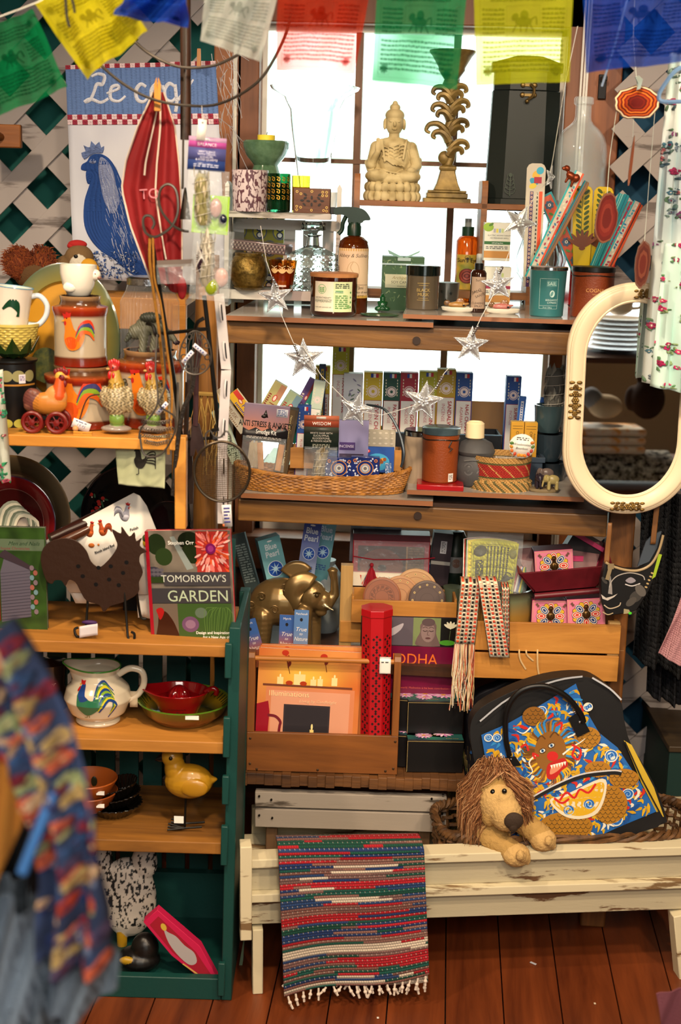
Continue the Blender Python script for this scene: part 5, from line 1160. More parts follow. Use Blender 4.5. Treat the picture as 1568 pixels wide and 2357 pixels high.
# ================================================================ clothes hanging at the right
A=Art(150,940);A.grid=mixc('#c3d8d6','#dfe6e2',vnoise(60,24,6,3))
flowers(A,60,['#8a4a7a','#a8305c','#4a7a8c','#b86a6a','#7a8a94'],['#5a7a5c','#48606a','#6e8a80'],(5,11),4)
cloth('floral_dress','pale blue floral ruffled dress hanging at the right edge','dress',[(1542,120),(1700,120),(1690,900),(1478,880)],2.92,A,A.grid,wv=(.013,5,.4),solid=.0015)
A=Art(120,420);A.grid=mixc('#b4d6cc','#c8e0d8',vnoise(40,16,6,5));flowers(A,40,['#b02060','#c8386c','#a01850'],['#5a8a5a','#88a070'],(4,9),9)
cloth('floral_dress','mint dress with dark pink roses in front of the mirror edge','dress',[(1530,560),(1660,560),(1660,920),(1498,890)],2.87,A,A.grid,wv=(.010,4,.2),solid=.0015)
hg=wline('clothes_hanger',[(1600,150,2.68),(1560,160,2.68),(1530,195,2.68),(1517,222,2.68),(1530,234,2.68),(1600,232,2.68)],.004,mt('#8ab4dc',.35),label='light blue plastic clothes hanger at the upper right edge',cat='hanger',sm=6)
DK='#10131a'
cloth('dark_garment','black garment hanging in deep folds right of the face bag','garment',[(1480,1150),(1640,1120),(1640,1580),(1462,1520)],3.16,base='#0d0f14',wv=(.03,3,.2))
cloth('dark_garment','shorter black garment hanging behind the first, nearer the post','garment',[(1500,1160),(1600,1160),(1600,1640),(1492,1600)],3.24,base='#11131b',wv=(.02,3,.2))
cloth('pink_garment','dusty pink cloth hanging at the right edge below the black garment','garment',[(1572,1370),(1650,1370),(1650,1570),(1518,1508)],2.82,base='#a87a80',wv=(.01,2,.2))
t=T('green_chest','dark green painted chest at the lower right edge','chest',1620,1930,3.3)
MB().box(-95,120,0,300,-60,195).build('chest_body',mt('#0f2f2a',.6),t,bevel=2);MB().box(-98,124,-6,306,195,208).build('lid',wood('#4a3a24','#241a10','x',.7),t,bevel=2)
# ================================================================ below the second plank
PLK=STZ
t=T('elephant_statue','bronze coloured elephant statue with raised trunk behind the incense envelopes','statue',665,0,3.17,z=Z3)
K0=K;c='#8a6f45';sc3=(P(665,1325,3.17).z-Z3)/K[1];oz=sc3-187
K=(K[0],K[1]);q=oz
pt=[('e',(-22,0,128+q),(70,46,54),c),('e',(-60,6,112+q),(40,42,46),c),('e',(50,-14,150+q),(34,30,33),c),('e',(74,-18,138+q),(24,20,24),c),('c',(86,-18,132+q),(102,-16,152+q),15,11,c),('c',(102,-16,152+q),(100,-16,186+q),11,9,c),('c',(100,-16,186+q),(96,-18,204+q),9,11,c),('e',(96,-20,207+q),(13,10,5),c),('c',(30,-26,110+q),(36,-32,0),24,19,c),('c',(-60,-26,100+q),(-62,-30,0),26,20,c),('c',(52,22,110+q),(56,22,0),22,18,c),('c',(-70,26,100+q),(-70,26,0),24,20,c),('e',(72,-16,112+q),(14,12,10),c),('c',(76,-34,134+q),(100,-44,124+q),4,2,'#c8b890')]
blob('elephant_body',pt,vc(.28,metal=.6,coat=.2),t,2.2,6)
b=MB();
def ear(sx,x0,z0,y0):
 b.grid(lambda u,v:(x0+sx*46*v*(math.cos(R(-70+200*u))),y0-12-10*math.sin(3.1*v)+4*math.sin(9*u)*v,z0+46*v*math.sin(R(-70+200*u))),16,8)
ear(-1,32,160+q,-26);b.build('ear',mt('#8a6f45',.3,.6),t,solid=4);b=MB();b.grid(lambda u,v:(4+44*v*math.cos(R(40+110*u))+10,24+5*v,168+q+46*v*math.sin(R(40+110*u))),14,6)
b.build('ear',mt('#8a6f45',.3,.6),t,solid=4)
b=MB();b.ell((62,-44,156+q),(5,3,4)).tube([(54,-42,160+q),(62,-45,163+q),(70,-42,160+q)],1.6)
b.build('eyes',mt('#4a3a22',.3,.5),t)
b=MB()
for x,z in((-62,150),(-32,122),(-52,96),(-86,128),(-10,170)):
 b.tube([(x+r_*.6*math.cos(a),-43+abs(x+30)*.12-2,z+q+r_*.6*math.sin(a))for a,r_ in((i*.6,3+i*.9)for i in range(16))],1.3,5)
b.build('scroll_relief',mt('#6e5632',.35,.6),t)
def pearl(c1,c2):
 def f(A,w,h):
  A.grid=mixc(c1,c2,np.linspace(0,1,12)[:,None]*np.ones((1,3)));A.text('Blue',w/2,26,13,'#e4eef6','C',sx=.85,bold=.02);A.text('Pearl',w/2,43,13,'#e4eef6','C',sx=.85,bold=.02)
  A.ell(w/2,72,w*.35,w*.36,'#e4eef6',0,26);A.ell(w/2,72,w*.32,w*.33,'#1c4fb0',0,26)
  for i in range(8):a=i*math.pi/4;A.poly([(w/2+2*math.cos(a+1.57),72+2*math.sin(a+1.57)),(w/2+w*.3*math.cos(a),72+w*.3*math.sin(a)),(w/2-2*math.cos(a+1.57),72-2*math.sin(a+1.57))],'#b8dcf0')
  A.scrib(w*.2,100,w*.6,14,3,'#3a5a9a');A.ell(w/2,7,6,2,'#f0f4f8')
 return f
def pack(label,px,ptop,w,h,Y,ry,side,deco,rz=0,dep=8,nm='incense_packet',cat='incense',mode=0):
 t=T(nm,label,cat,px,ptop+h,Y,ry=ry,rz=rz)
 MB().box(-w/2,w/2,0,dep,0,h).build('carton',mt(side,.55),t,bevel=.6);A=Art(w,h);deco(A,w,h);A.build('printed_front',t,vc(.45),flatfn(w,h,0,-.2));return t
pack('light blue pearl incense packet leaning left with a torn open flap',652,1234,52,150,3.24,-14,'#3f6a74',pearl('#6fb0b8','#8ac0cc'),rz=18,dep=30)
pack('deep blue pearl incense packet standing in the elephant back',697,1202,40,165,3.22,7,'#4a5aa8',pearl('#2440a8','#b0bccc'))
pack('pale blue pearl incense packet behind the deep blue one',727,1198,42,165,3.28,8,'#7ab0b8',pearl('#78b4bc','#5a96a0'))
pack('grey green side of an open incense packet furthest left',588,1228,36,150,3.26,-18,'#3a4a4c',lambda A,w,h:(A.rect(0,0,w,h,'#3c4a4c'),A.scrib(5,24,w-10,90,16,'#8a9a98')),rz=-20)
def ttn(head,c1='#3a62a8',c2='#b0603c'):
 def f(A,w,h):
  A.grid=mixc(c1,c2,np.clip((np.linspace(0,1,14)*3-1),0,1)[:,None]*np.ones((1,3)));A.text(head,w/2,11,5,'#f0ece4','C');A.ell(w/2,22,3.4,4,'#1c1a1e')
  A.text('True',w/2,48,9,'#f4ece0','C',shear=.3);A.text('to',w/2,57,6,'#f4ece0','C',shear=.3);A.text('Nature',w/2,70,9,'#f4ece0','C',shear=.3,sx=.8)
 return f
for a in((580,1436,20,110,3.085,-12,'#2a3a78',ttn('Myrrh','#2a3a78','#2a3a78'),'navy incense envelope mostly hidden at the left'),(600,1424,36,110,3.075,-16,'#2a3a78',ttn('Myrrh'),'myrrh incense envelope leaning left'),(657,1416,34,110,3.08,1,'#8a6a5a',ttn('Myrrh'),'myrrh incense envelope upright left of the patchouli one'),(690,1405,33,116,3.07,1,'#5a78a8',ttn('Patchouli','#5a82b8','#8090b0'),'pale blue patchouli incense envelope, tallest of the row')):
 pack(a[8],a[0],a[1],a[2],a[3],a[4],a[5],a[6],a[7],dep=3,nm='incense_envelope')
b=T('white_bottle','pale grey ribbed ceramic jar behind the elephant trunk','jar',745,0,3.32,z=Z3)
MB().lathe([(30,0),(40,20),(44,90),(36,130),(22,150),(24,160),(0,160)],28).build('jar_body',mt('#8a9498',.4,bump=.5,sc_=60),b)
CW=wood('#c98d40','#9a6224','x',.8,.5);CWZ=wood('#c9a468','#9a7238','z',.8,.5)
t=T('slatted_crate','pine slatted crate standing on end with pale corner posts, left of the gift box','crate',795,0,3.12,z=Z3)
hz=(P(795,1302,3.12).z-Z3)/K[1];MB().box(-16,12,0,26,0,hz).build('corner_post',CWZ,t,bevel=1)
for i,z in enumerate((P(795,1480,3.11).z,P(795,1560,3.11).z)):zz=(z-Z3)/K[1];MB().box(-14,232,-4,0,max(zz,.5),zz+48).build('slat',CW,t,bevel=1,smooth=False)
MB().box(-14,230,100,104,20,110).build('slat',CW,t,bevel=1,smooth=False);MB().box(-14,230,0,100,.3,4).build('crate_bottom',CW,t,smooth=False)
TZ=P(930,1436,3.10).z
t=T('pine_tray','honey pine tray holding the round carved coasters','tray',930,1436,3.10)
b=MB().box(-122,120,0,5,0,52).box(-122,120,84,89,0,58).box(-122,-116,5,84,0,58).box(114,120,5,84,0,58).box(-116,114,5,84,0,5);b.build('tray_body',CW,t,bevel=1,smooth=False)
def coaster(px,py,r,c,holes,label,Y,tilt=-12,ring='#6e3f20'):
 t=T('incense_disc',label,'incense holder',px,0,Y,z=TZ+.006,rx=tilt)
 Mx=Matrix.Translation((0,0,r))@Matrix.Rotation(R(90),4,'X');MB().lathe([(r,0),(r,5),(r-2,6),(0,6)],44,M=Mx).build('disc',mt(c,.45),t)
 A=Art(2*r,2*r)
 for s,cc in((.93,ring),(.9,c),(.68,ring),(.65,c),(.38,ring),(.35,c)):A.ell(r,r,r*s,r*s,cc,0,36)
 if holes:
  for i in range(12):a=i*.52;A.ell(r+r*.8*math.cos(a),r+r*.8*math.sin(a),2.4,2.4,'#d8b870');A.ell(r+r*.8*math.cos(a),r+r*.8*math.sin(a),1.2,1.2,'#2a1a10')
 else:
  for i in range(14):a=i*.45;A.line([(r+r*.4*math.cos(a),r+r*.4*math.sin(a)),(r+r*.62*math.cos(a+.2),r+r*.62*math.sin(a+.2))],2,ring);A.ell(r+r*.55*math.cos(a+.3),r+r*.55*math.sin(a+.3),3.6,2,ring,math.degrees(a)+40)
 A.build('carving',t,vc(.45),lambda x,y,d:np.c_[(x-r)*K0[0],np.full(len(x),-6.3*K0[0])-d,(2*r-y)*K0[1]])
K0=kk(P(930,1380,3.08))
coaster(982,0,43,'#4a342c',True,'dark brown round incense holder with brass holes, at the right of the tray',3.125,-14,'#3c261c')
coaster(878,0,44,'#8a4c2a',False,'reddish carved round incense holder with vines, at the left of the tray',3.125,-14,'#6e3a1c')
coaster(920,0,44,'#b07c4c',True,'light wooden round incense holder between the two dark ones',3.145,-14,'#8a5a34')
coaster(955,0,50,'#b88c5a',True,'palest and rearmost round wooden incense holder',3.165,-14,'#9a6a3c')
t=T('gift_set','red framed window gift box of incense with a red tassel','gift box',898,1350,3.205)
MB().box(-88,88,0,50,0,118).build('box_body',mt('#5a0f1a',.4),t,bevel=1)
A=Art(176,118,'#b0162a');A.rect(0,0,176,14,'#5c1622');A.rect(12,26,164,84,'#4a2c22');A.rect(122,26,126,84,'#b08a5a');A.rect(126,26,164,84,'#6a5038');A.scrib(128,28,34,54,9,'#8a6c4c')
A.poly([(20,84)]+[(66+52*math.cos(a),80-48*math.sin(a))for a in np.linspace(2.9,.2,16)]+[(112,84)],'#7a3a22');A.ell(68,76,10,8,'#2a1c16');A.rect(0,86,176,118,'#e8dcc8');rd=random.Random(4)
for i in range(24):x=rd.choice([rd.uniform(2,50),rd.uniform(128,172)]);A.poly([(x,rd.uniform(88,98)),(x+12,rd.uniform(90,104)),(x+rd.uniform(-4,8),117)],rd.choice(['#1c6a78','#d8702a','#c83828','#e0a838','#d8d0c0']))
A.rect(60,88,128,118,'#f0ead8');A.text('Purifica Incense Gift Set',94,100,4.6,'#2a241c','C');A.scrib(64,105,60,9,2,'#7a7468')
A.sh=[(np.clip(v,(0,0),(176,118)),t_,c_,l_)for v,t_,c_,l_ in A.sh]
A.build('printed_front',t,vc(.35),flatfn(176,118,0,-.3));MB().box(-86,86,-3,-2.6,32,104).build('clear_window',thinmat('clear_film','#dfe8ee',.16),t,smooth=False)
b=MB();b.tube([(-88,-4,68),(-40,-5,62),(30,-5,64),(88,-4,68),(100,-5,70)],1.2,5);b.build('red_cord',mt('#b0142a',.6),t)
b=MB();b.ell((-44,-8,50),(4.5,4,5))
for i in range(60):a=random.uniform(0,6.28);r_=random.uniform(0,1);b.tube([(-44,-8,48),(-44+8*r_*math.cos(a),-8+5*math.sin(a)*r_,34),(-44+19*r_*math.cos(a),-8+8*math.sin(a)*r_,random.uniform(-2,2))],.8,4)
b.build('tassel',mt('#a01024',.7),t)
pack('grey box with a faded flower photograph behind the gift box',862,1204,116,90,3.26,1,'#7a808a',lambda A,w,h:(setattr(A,'grid',mixc('#5a6670','#a8a0a8',vnoise(24,40,7,2,2)))),dep=30,nm='photo_box',cat='box')
pack('dark maroon carton with a barcode sticker right of the gift box',1008,1228,44,120,3.22,4,'#2a1c24',lambda A,w,h:(A.rect(0,0,w,h,'#2c1e26'),A.rect(18,18,32,46,'#c8c8cc'),A.scrib(20,20,10,24,8,'#555'),A.rect(0,64,w,72,'#a8a49c')),dep=40,nm='carton',cat='box')
pack('small turquoise and blue secrets box right of the gift box',1003,1300,38,50,3.23,1,'#1c4a7a',lambda A,w,h:(setattr(A,'grid',mixc('#2a8ab8','#3a7a6a',np.linspace(0,1,9)[:,None]*np.ones((1,3)))),A.rect(0,0,w,8,'#1c3a70'),A.text('SECRETS',w/2,22,5.4,'#0c2438','C'),A.scrib(4,26,16,6,2,'#0c2438')),dep=24,nm='small_box',cat='box')
t=T('bell_jar','dark green bottle shape with a pale label in shadow behind the flag packet','bottle',1046,1345,3.28);MB().lathe([(24,0),(26,6),(26,84),(20,96),(22,110),(16,122),(0,124)],28).build('bottle_body',mt('#1c2a22',.3),t);A=Art(30,36,'#8a8a88');A.ell(15,14,10,10,'#7a5a4c');A.build('label_patch',t,vc(.6),cylfn(26.4,30,36,32),6)
t=T('green_tin','small dim sage green tin under the bell shaped bottle','tin',1040,1400,3.2);MB().lathe([(22,0),(22,50),(0,52)],24).build('tin_body',mt('#4f5a48',.5),t)
t=T('glazed_pot','brown and green drip glazed pot holding the prayer flag packets','pot',1148,0,3.12,z=Z3+.05)
hp=(P(1148,1346,3.12).z-t.location.z)/K[1]
MB().lathe([(50,0),(66,30),(74,hp*.6),(72,hp*.85),(76,hp),(70,hp),(66,hp*.8),(0,10)],40,cols=['#b0803a','#b0803a','#9a7434','#6e7458','#2c2420','#2c2420','#1a1614','#1a1614']).build('pot_body',vc(.2,coat=.6),t)
t=T('prayer_flag_pack','clear bag of folded yellow green prayer flags standing in the glazed pot','prayer flags',1128,1370,3.075,ry=1)
def fan(w,h,x0,y0,z0,sp=.12):
 k,kz=K;return lambda x,y,d:np.c_[((x-w/2)*(1+sp*(h-y)/h)+x0)*k,np.full(len(x),y0*k)-d+4*k*np.cos((x-w/2)/w*3),(h-y-((x-w/2)/w)**2*22+z0)*kz]
for i,c in enumerate(('#f0ece0','#c8302c','#1c6a3a','#e8e0d0','#d8cc20')):A=Art(100,128-i*2,c);A.build('folded_flag',t,vc(.8),fan(100,128,-12+i*2.4 if i<5 else 0,14-i*3,0),12,solid=.001)
A=Art(96,126,'#aeb020');K_='#23240c';A.line([(4,10),(92,10),(92,122),(4,122),(4,10)],.8,K_);A.ell(18,24,14,13,'#34350f');A.ell(86,26,8,12,'#6c6e18')
for i in range(7):A.scrib(32+i*7,14,3.4,76 if i<5 else 100,22,K_,.5)
A.scrib(8,44,18,60,16,K_,.5);A.line([(52,70),(92,70),(92,120),(52,120),(52,70)],.8,K_);A.poly([(58,112),(56,98),(66,90),(72,78),(80,76),(86,84),(78,92),(84,104),(76,116)],'#2a2b0c',4);A.ell(88,80,4,2,K_);A.line([(70,84),(78,70),(88,74)],2,K_,3)
A.build('folded_flag',t,vc(.8),fan(96,126,4,-2,0),10,solid=.001)
A=Art(28,32,'#d8d6d4');A.rect(10,2,24,5,'#666');A.scrib(4,9,20,18,4,'#8a86a8');A.build('price_sticker',t,vc(.6),flatfn(28,32,-20,-10,2))
film(t,128,146,-8,2,0,.1)
t=T('small_flag_bundle','tiny clear bag of rolled mini flags beside the large flag pack','prayer flags',1190,1362,3.08,ry=8)
for i,c in enumerate(('#b02028','#e8e4dc','#1c3a8a','#d8c820','#2a6a3a')):MB().tube([(-10+i*5,0,0),(-8+i*5,0,40),(-2+i*2.4,0,58)],2.6,6).build('rolled_flag',mt(c,.7),t)
film(t,34,76,-5,3,0,.14)
def strap(px0,px1,py0,py1,w,Y,label,tass,skew=0):
 A=Art(w,py1-py0,'#e8dcc4');n=int((py1-py0)/9)
 for j in range(n):
  for i,cc in enumerate(('#d2532c','#1c1a18','#c2442c','#1c1a18','#c2442c')):A.rect(w*(.06+i*.19),j*9+(2 if i%2 else 0),w*(.06+i*.19)+w*.12,j*9+5+(2 if i%2 else 0),cc)
 for i in range(6):A.rect(w*(.01+i*.19),0,w*(.01+i*.19)+.8,py1-py0,'#b8a88c')
 A.rect(0,0,1.2,py1-py0,'#1c1c1c');A.rect(w-1.2,0,w,py1-py0,'#1c1c1c')
 t=T('woven_strap',label,'strap',(px0+px1)/2,py1,Y);h=py1-py0;k,kz=K;dx=(px1-px0)
 A.build('woven_band',t,vc(.85,bump=.2,s=400),lambda x,y,d:np.c_[(x-w/2+dx*(y/h-.5))*k,(3*np.sin(y/h*6)+np.clip(12-y,0,12)**2*.25)*k-d,(h-y)*kz],10,solid=.0015)
 if tass:
  b=MB();rd=random.Random(3)
  for i in range(90):
   x=-w/2+w*(i%30)/29+dx/2;b.col=rd.choice(['#e0d4bc','#b8482c','#2a2622','#d8c8a8','#c8a878']);e=x*rd.uniform(.7,1.3)+rd.uniform(-6,6);l=rd.uniform(.55,1)*tass
   b.tube([(x,0,2),(x+rd.uniform(-3,3),rd.uniform(-4,3),-l*.35),(x+rd.uniform(-6,6),rd.uniform(-5,4),-l*.7),(e,rd.uniform(-4,4),-l)],.75,3)
  b.build('fringe',vc(.85),t)
strap(1078,1070,1338,1482,46,3.015,'left woven strap with red and black checks and long loose fringe',160)
strap(1114,1150,1338,1512,46,3.0,'right woven strap with red and black checks folded over the crate',0)
strap(1156,1163,1350,1500,18,3.012,'narrow turned edge of the woven strap at the right',0)
YC=3.03
t=T('slatted_crate','wide honey pine slatted crate on the lower shelf holding the pink drawer boxes','crate',1235,0,YC,z=Z3)
h0=lambda py:(P(1235,py,YC).z-Z3)/K[1]
for a,b_ in((1500,1434),(1564,1506)):MB().box(-188,186,0,8,max(h0(a),0),h0(b_)).build('slat',CW,t,bevel=1,smooth=False);MB().box(-180,178,190,198,max(h0(a),0),h0(b_)).build('slat',CW,t,bevel=1,smooth=False)
for x in(-186,160):MB().box(x,x+26,8,26,0,h0(1430)).build('corner_post',CWZ,t,bevel=1,smooth=False)
MB().box(178,186,26,190,4,h0(1434)).build('slat',CW,t,smooth=False);MB().box(-180,178,8,190,0,4).build('crate_bottom',CW,t,smooth=False)
b=MB();rd=random.Random(8)
for i in range(70):x,y=rd.uniform(-170,160),rd.uniform(12,60);b.tube([(x,y,70),(x+rd.uniform(-20,20),y-4,64+rd.uniform(-4,10)),(x+rd.uniform(-40,40),y,68)],rd.uniform(.6,1.5),4,flat=.4)
for x,l in((2,84),(-24,20),(-40,40)):b.tube(spl([(x,20,70),(x-4,-4,66),(x,-4,66-l*.5),(x+14,-3,64-l)],4,False),1.8,4,flat=.3)
b.build('raffia',mt('#c8a878',.8),t);t.children[-1]['kind']='stuff'
def pinkf(w,h):
 A=Art(w,h,'#d87c98');cx,cy=w/2,h/2;A.line([(2.5,2.5),(w-2.5,2.5),(w-2.5,h-2.5),(2.5,h-2.5),(2.5,2.5)],1.6,'#8a5a3c');A.line([(2.5,2.5),(w-2.5,2.5),(w-2.5,h-2.5),(2.5,h-2.5),(2.5,2.5)],.8,'#e8b890')
 for i in range(8):
  a=i*math.pi/4+math.pi/8*0-math.pi/2;R_=min(w,h)*.3;c_=['#c8382c','#24407c'][i%2];d=math.degrees(a);x,y=cx+R_*math.cos(a),cy+R_*.9*math.sin(a)
  x2,y2=cx+R_*1.25*math.cos(a+.39),cy+R_*1.12*math.sin(a+.39);A.ell(x2,y2,7.5,6,'#3c2a1c',math.degrees(a+.39));A.ell(x2,y2,6.6,5.2,'#d8ac30',math.degrees(a+.39))
  for r1,r2,cc in((12,8.4,'#3c2a1c'),(11.2,7.6,'#e8dccc'),(9.6,6.2,c_),(6.8,4,'#e8dccc'),(4.8,2.6,c_)):A.ell(x,y,r1,r2,cc,d,16)
 for sx in(-1,1):
  for q in(-30,0,30):A.ell(cx+sx*w*.36,10,5,1.6,'#6a4a3c',90+sx*40+q)
 return A
pk=None
def pinkbox(px,py,ry,label,Y,z=None,rx=0,rz=0,s=1.):
 global pk
 if pk is None:
  t=T('drawer_box',label,'box',px,py,Y,ry=ry,rx=rx,rz=rz,z=z,group='small pink painted drawer boxes');MB().box(-43,43,0,50,0,70).build('box_body',mt('#5a2430',.5),t,bevel=1)
  MB().box(-43,43,-3,0,0,70).build('drawer_front',mt('#c83c6e',.45),t,bevel=.8);pinkf(86,70).build('painted_flowers',t,vc(.4),flatfn(86,70,0,-3.3))
  b=MB();b.ell((0,-9,36),(9.5,6,9.5)).lathe([(4,0),(3.5,8),(6,12),(3,16),(0,17)],12,c=(0,-8,42)).tube([(0,-15,30),(0,-15,42)],1.4);b.build('knob',mt('#5e4626',.35,.8),t);pk=t;return t
 return dup(pk,px,py,Y,label,ry=ry,rx=rx,rz=rz,z=z,scale=s)
pinkbox(1265,1452,-.5,'pink drawer box at the left in the wide crate',3.075);pinkbox(1350,1448,-5,'pink drawer box at the right in the wide crate, tilted',3.07)
pinkbox(1277,1338,-6,'pink drawer box lying in the dark red trough',3.10,s=1.02)
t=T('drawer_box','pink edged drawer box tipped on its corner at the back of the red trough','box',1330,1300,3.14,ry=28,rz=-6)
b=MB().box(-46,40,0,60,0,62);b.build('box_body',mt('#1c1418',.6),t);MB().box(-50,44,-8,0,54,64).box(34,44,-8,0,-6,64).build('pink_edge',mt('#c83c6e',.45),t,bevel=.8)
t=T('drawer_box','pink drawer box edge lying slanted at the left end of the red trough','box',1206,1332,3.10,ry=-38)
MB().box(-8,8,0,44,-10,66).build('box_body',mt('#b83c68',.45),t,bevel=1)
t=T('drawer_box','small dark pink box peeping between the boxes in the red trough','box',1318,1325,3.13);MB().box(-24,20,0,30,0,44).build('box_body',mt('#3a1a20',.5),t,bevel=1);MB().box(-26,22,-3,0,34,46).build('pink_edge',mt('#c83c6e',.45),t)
t=T('wooden_trough','dark red painted wooden trough with sloping sides above the pink boxes','trough',1305,1372,3.06,ry=-7)
RW=mt('#641420',.4,0,'noise','#4a0d16',12.);b=MB()
def quad(b,p,th):a=[Vector(x)for x in p];n=(a[1]-a[0]).cross(a[2]-a[0]).normalized()*th;b._add([tuple(x)for x in a]+[tuple(x+n)for x in a],[(3,2,1,0),(4,5,6,7),(0,1,5,4),(1,2,6,5),(2,3,7,6),(3,0,4,7)])
quad(b,[(-70,6,16),(68,6,16),(104,-12,66),(-106,-12,66)],4);quad(b,[(-74,50,16),(70,50,16),(104,90,96),(-104,90,96)][::-1],4)
quad(b,[(70,6,16),(70,50,16),(106,90,96),(104,-12,66)],4);quad(b,[(-72,50,16),(-72,6,16),(-106,-12,66),(-104,90,96)],4);b.box(-72,70,6,50,13,18)
b.build('trough_body',RW,t,bevel=1,smooth=False);MB().tube([(-74,0,6),(74,0,6)],7,10).build('foot_bar',RW,t);MB().tube([(-74,46,6),(74,46,6)],7,10).build('foot_bar',RW,t)
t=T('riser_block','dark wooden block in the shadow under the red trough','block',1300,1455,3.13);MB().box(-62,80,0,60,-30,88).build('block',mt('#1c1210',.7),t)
t=T('zip_pouch','black zip pouch printed with a white painted face, hanging by a brown strap','bag',1450,1422,2.99,ry=-1)
A=apx(1385,1225,1525,1425);kx,kzz=K
out=[(1392,1300),(1410,1308),(1440,1316),(1470,1316),(1496,1300),(1512,1270),(1518,1238),(1524,1240),(1522,1278),(1512,1320),(1496,1362),(1470,1408),(1440,1416),(1402,1422),(1388,1390),(1384,1345)]
b=MB();b.prism([(x-1455,1425-y)for x,y in out],0,26);b.build('pouch_body',mt('#0d0d0e',.45),t,bevel=3)
b=MB();b.prism([(x-1455,1425-y)for x,y in[(1470,1312),(1486,1256),(1500,1240),(1520,1232),(1514,1272),(1498,1300)]],18,24);b.build('lining',mt('#3a4450',.7),t)
g_='#b8b2ac';A.poly([(1398,1330),(1404,1345),(1402,1370),(1412,1372),(1410,1352),(1406,1330)],'#8a8684');A.poly([(1386,1372),(1398,1380),(1412,1376),(1424,1370),(1416,1378),(1402,1386),(1390,1382)],g_)
A.line([(1404,1356),(1410,1340),(1424,1328),(1450,1322),(1478,1328),(1484,1338)],2.2,'#a8a29c',4);A.line([(1440,1348),(1456,1352),(1474,1346)],2.4,'#c8c4c4',4);A.poly([(1440,1340),(1452,1332),(1464,1340),(1452,1346)],'#8a8690',3)
for x,y,rx,ry_,c_ in((1466,1376,16,12,'#3c3a38'),(1476,1362,10,16,'#5a5652'),(1456,1388,14,8,'#4a4642'),(1392,1340,4,10,'#3c3a38')):A.ell(x,y,rx,ry_,c_,-40)
A.line([(1394,1396),(1408,1404),(1428,1398),(1432,1390)],2.4,'#b8a890',4);A.line([(1392,1412),(1404,1418),(1416,1414)],2.4,'#a89878',4);A.poly([(1440,1404),(1452,1406),(1456,1414),(1440,1416)],'#9a9070');A.poly([(1512,1278),(1520,1280),(1508,1330),(1500,1336)],'#94b02c')
for i in range(5):A.ell(1500-i*3,1322+i*8,3.4,2,'#b0986a',20)
A.ell(1455,1414,4,3,'#4ac42c');A.build('painted_face',t,vc(.4),flatfn(140,200,0,-.4))
b=MB();b.tube([(x-1455,-1,1425-y)for x,y in spl([(1392,1299),(1410,1308),(1440,1316),(1470,1316),(1496,1302),(1512,1272),(1520,1236)],5,False)],3,8);b.build('zip',mt('#a08c6a',.4),t)
b=MB();b.box(-58,-44,-6,-3,112,124).beam((-52,-5,114),(-58,-6,88),9,2.5,(0,1,0));b.build('zip_pull',mt('#b09c78',.3,.6),t)
b=MB();b.grid(lambda u,v:(-66+12*u*(1-.2*v)+4*v,2*math.sin(6*v),125+90*v),4,14).grid(lambda u,v:(40+12*u+4*v,14,165+90*v),4,14);b.build('straps',wood('#8a5e34','#5e3a1c','z',1),t,solid=2)
YT=2.985
t=T('wooden_toolbox','open brown wooden carrying box with a dowel handle, on the plank stool','box',741,0,YT,z=PLK)
TW=wood('#925825','#60371a','x',.7,.45);HT=(P(741,1690,YT).z-PLK)/K[1];HE=(P(741,1508,YT).z-PLK)/K[1];DT=100
MB().box(-174,173,0,10,0,HT).build('front_board',TW,t,bevel=1.4,smooth=False);MB().box(-174,173,DT-10,DT,0,HT).build('back_board',TW,t,bevel=1.4,smooth=False);MB().box(-164,163,10,DT-10,0,8).build('bottom_board',TW,t,smooth=False)
TWZ=wood('#925825','#60371a','z',.7,.45)
for x in(-174,158):MB().prism([(10,2),(DT-10,2),(DT-10,HT),(66,HE-10),(58,HE),(34,HE),(26,HE-10),(10,HT)],x,x+16,Matrix.Rotation(R(90),4,'Z')@Matrix.Scale(-1,4,(0,1,0)))if 0 else MB()
for x in(-174,157):
 b=MB();m=Matrix(((0,1,0,0),(1,0,0,0),(0,0,1,0),(0,0,0,1)));b.prism([(10,2),(DT-10,2),(DT-10,HT),(40,HE-10),(32,HE),(6,HE),(0,HE-10),(0,HT),(10,HT)],x,x+16,m)
 for i in range(len(b.f)):b.f[i]=b.f[i][::-1]
 b.build('end_board',TWZ,t,bevel=1.4,smooth=False)
MB().tube([(-160,12,HE-14),(160,12,HE-14)],5.5,14).build('dowel_handle',wood('#c98238','#9a5c22','x',.8),t)
b=MB()
for x,z in((-166,HT-14),(-166,16),(166,HT-12),(164,14),(-150,4),(-10,6),(146,8)):b.ell((x,-.5,z),(3,1,3),8,6)
b.build('nail_heads',mt('#4a3420',.5,.5),t);t.children[-1]['kind']='stuff'
t2=T('paper_tag','white paper tag wrapped round the right end of the dowel handle','tag',886,1549,YT+.008);MB().grid(lambda u,v:(-13+26*u,-6+6*(v>.8)*math.sin((v-.8)*15),38*v),4,12).build('tag_sheet',PAPER,t2,solid=.6);A=Art(18,6);A.scrib(0,0,18,5,1,'#555');A.build('writing',t2,vc(.6),flatfn(18,6,0,-6.6,22))
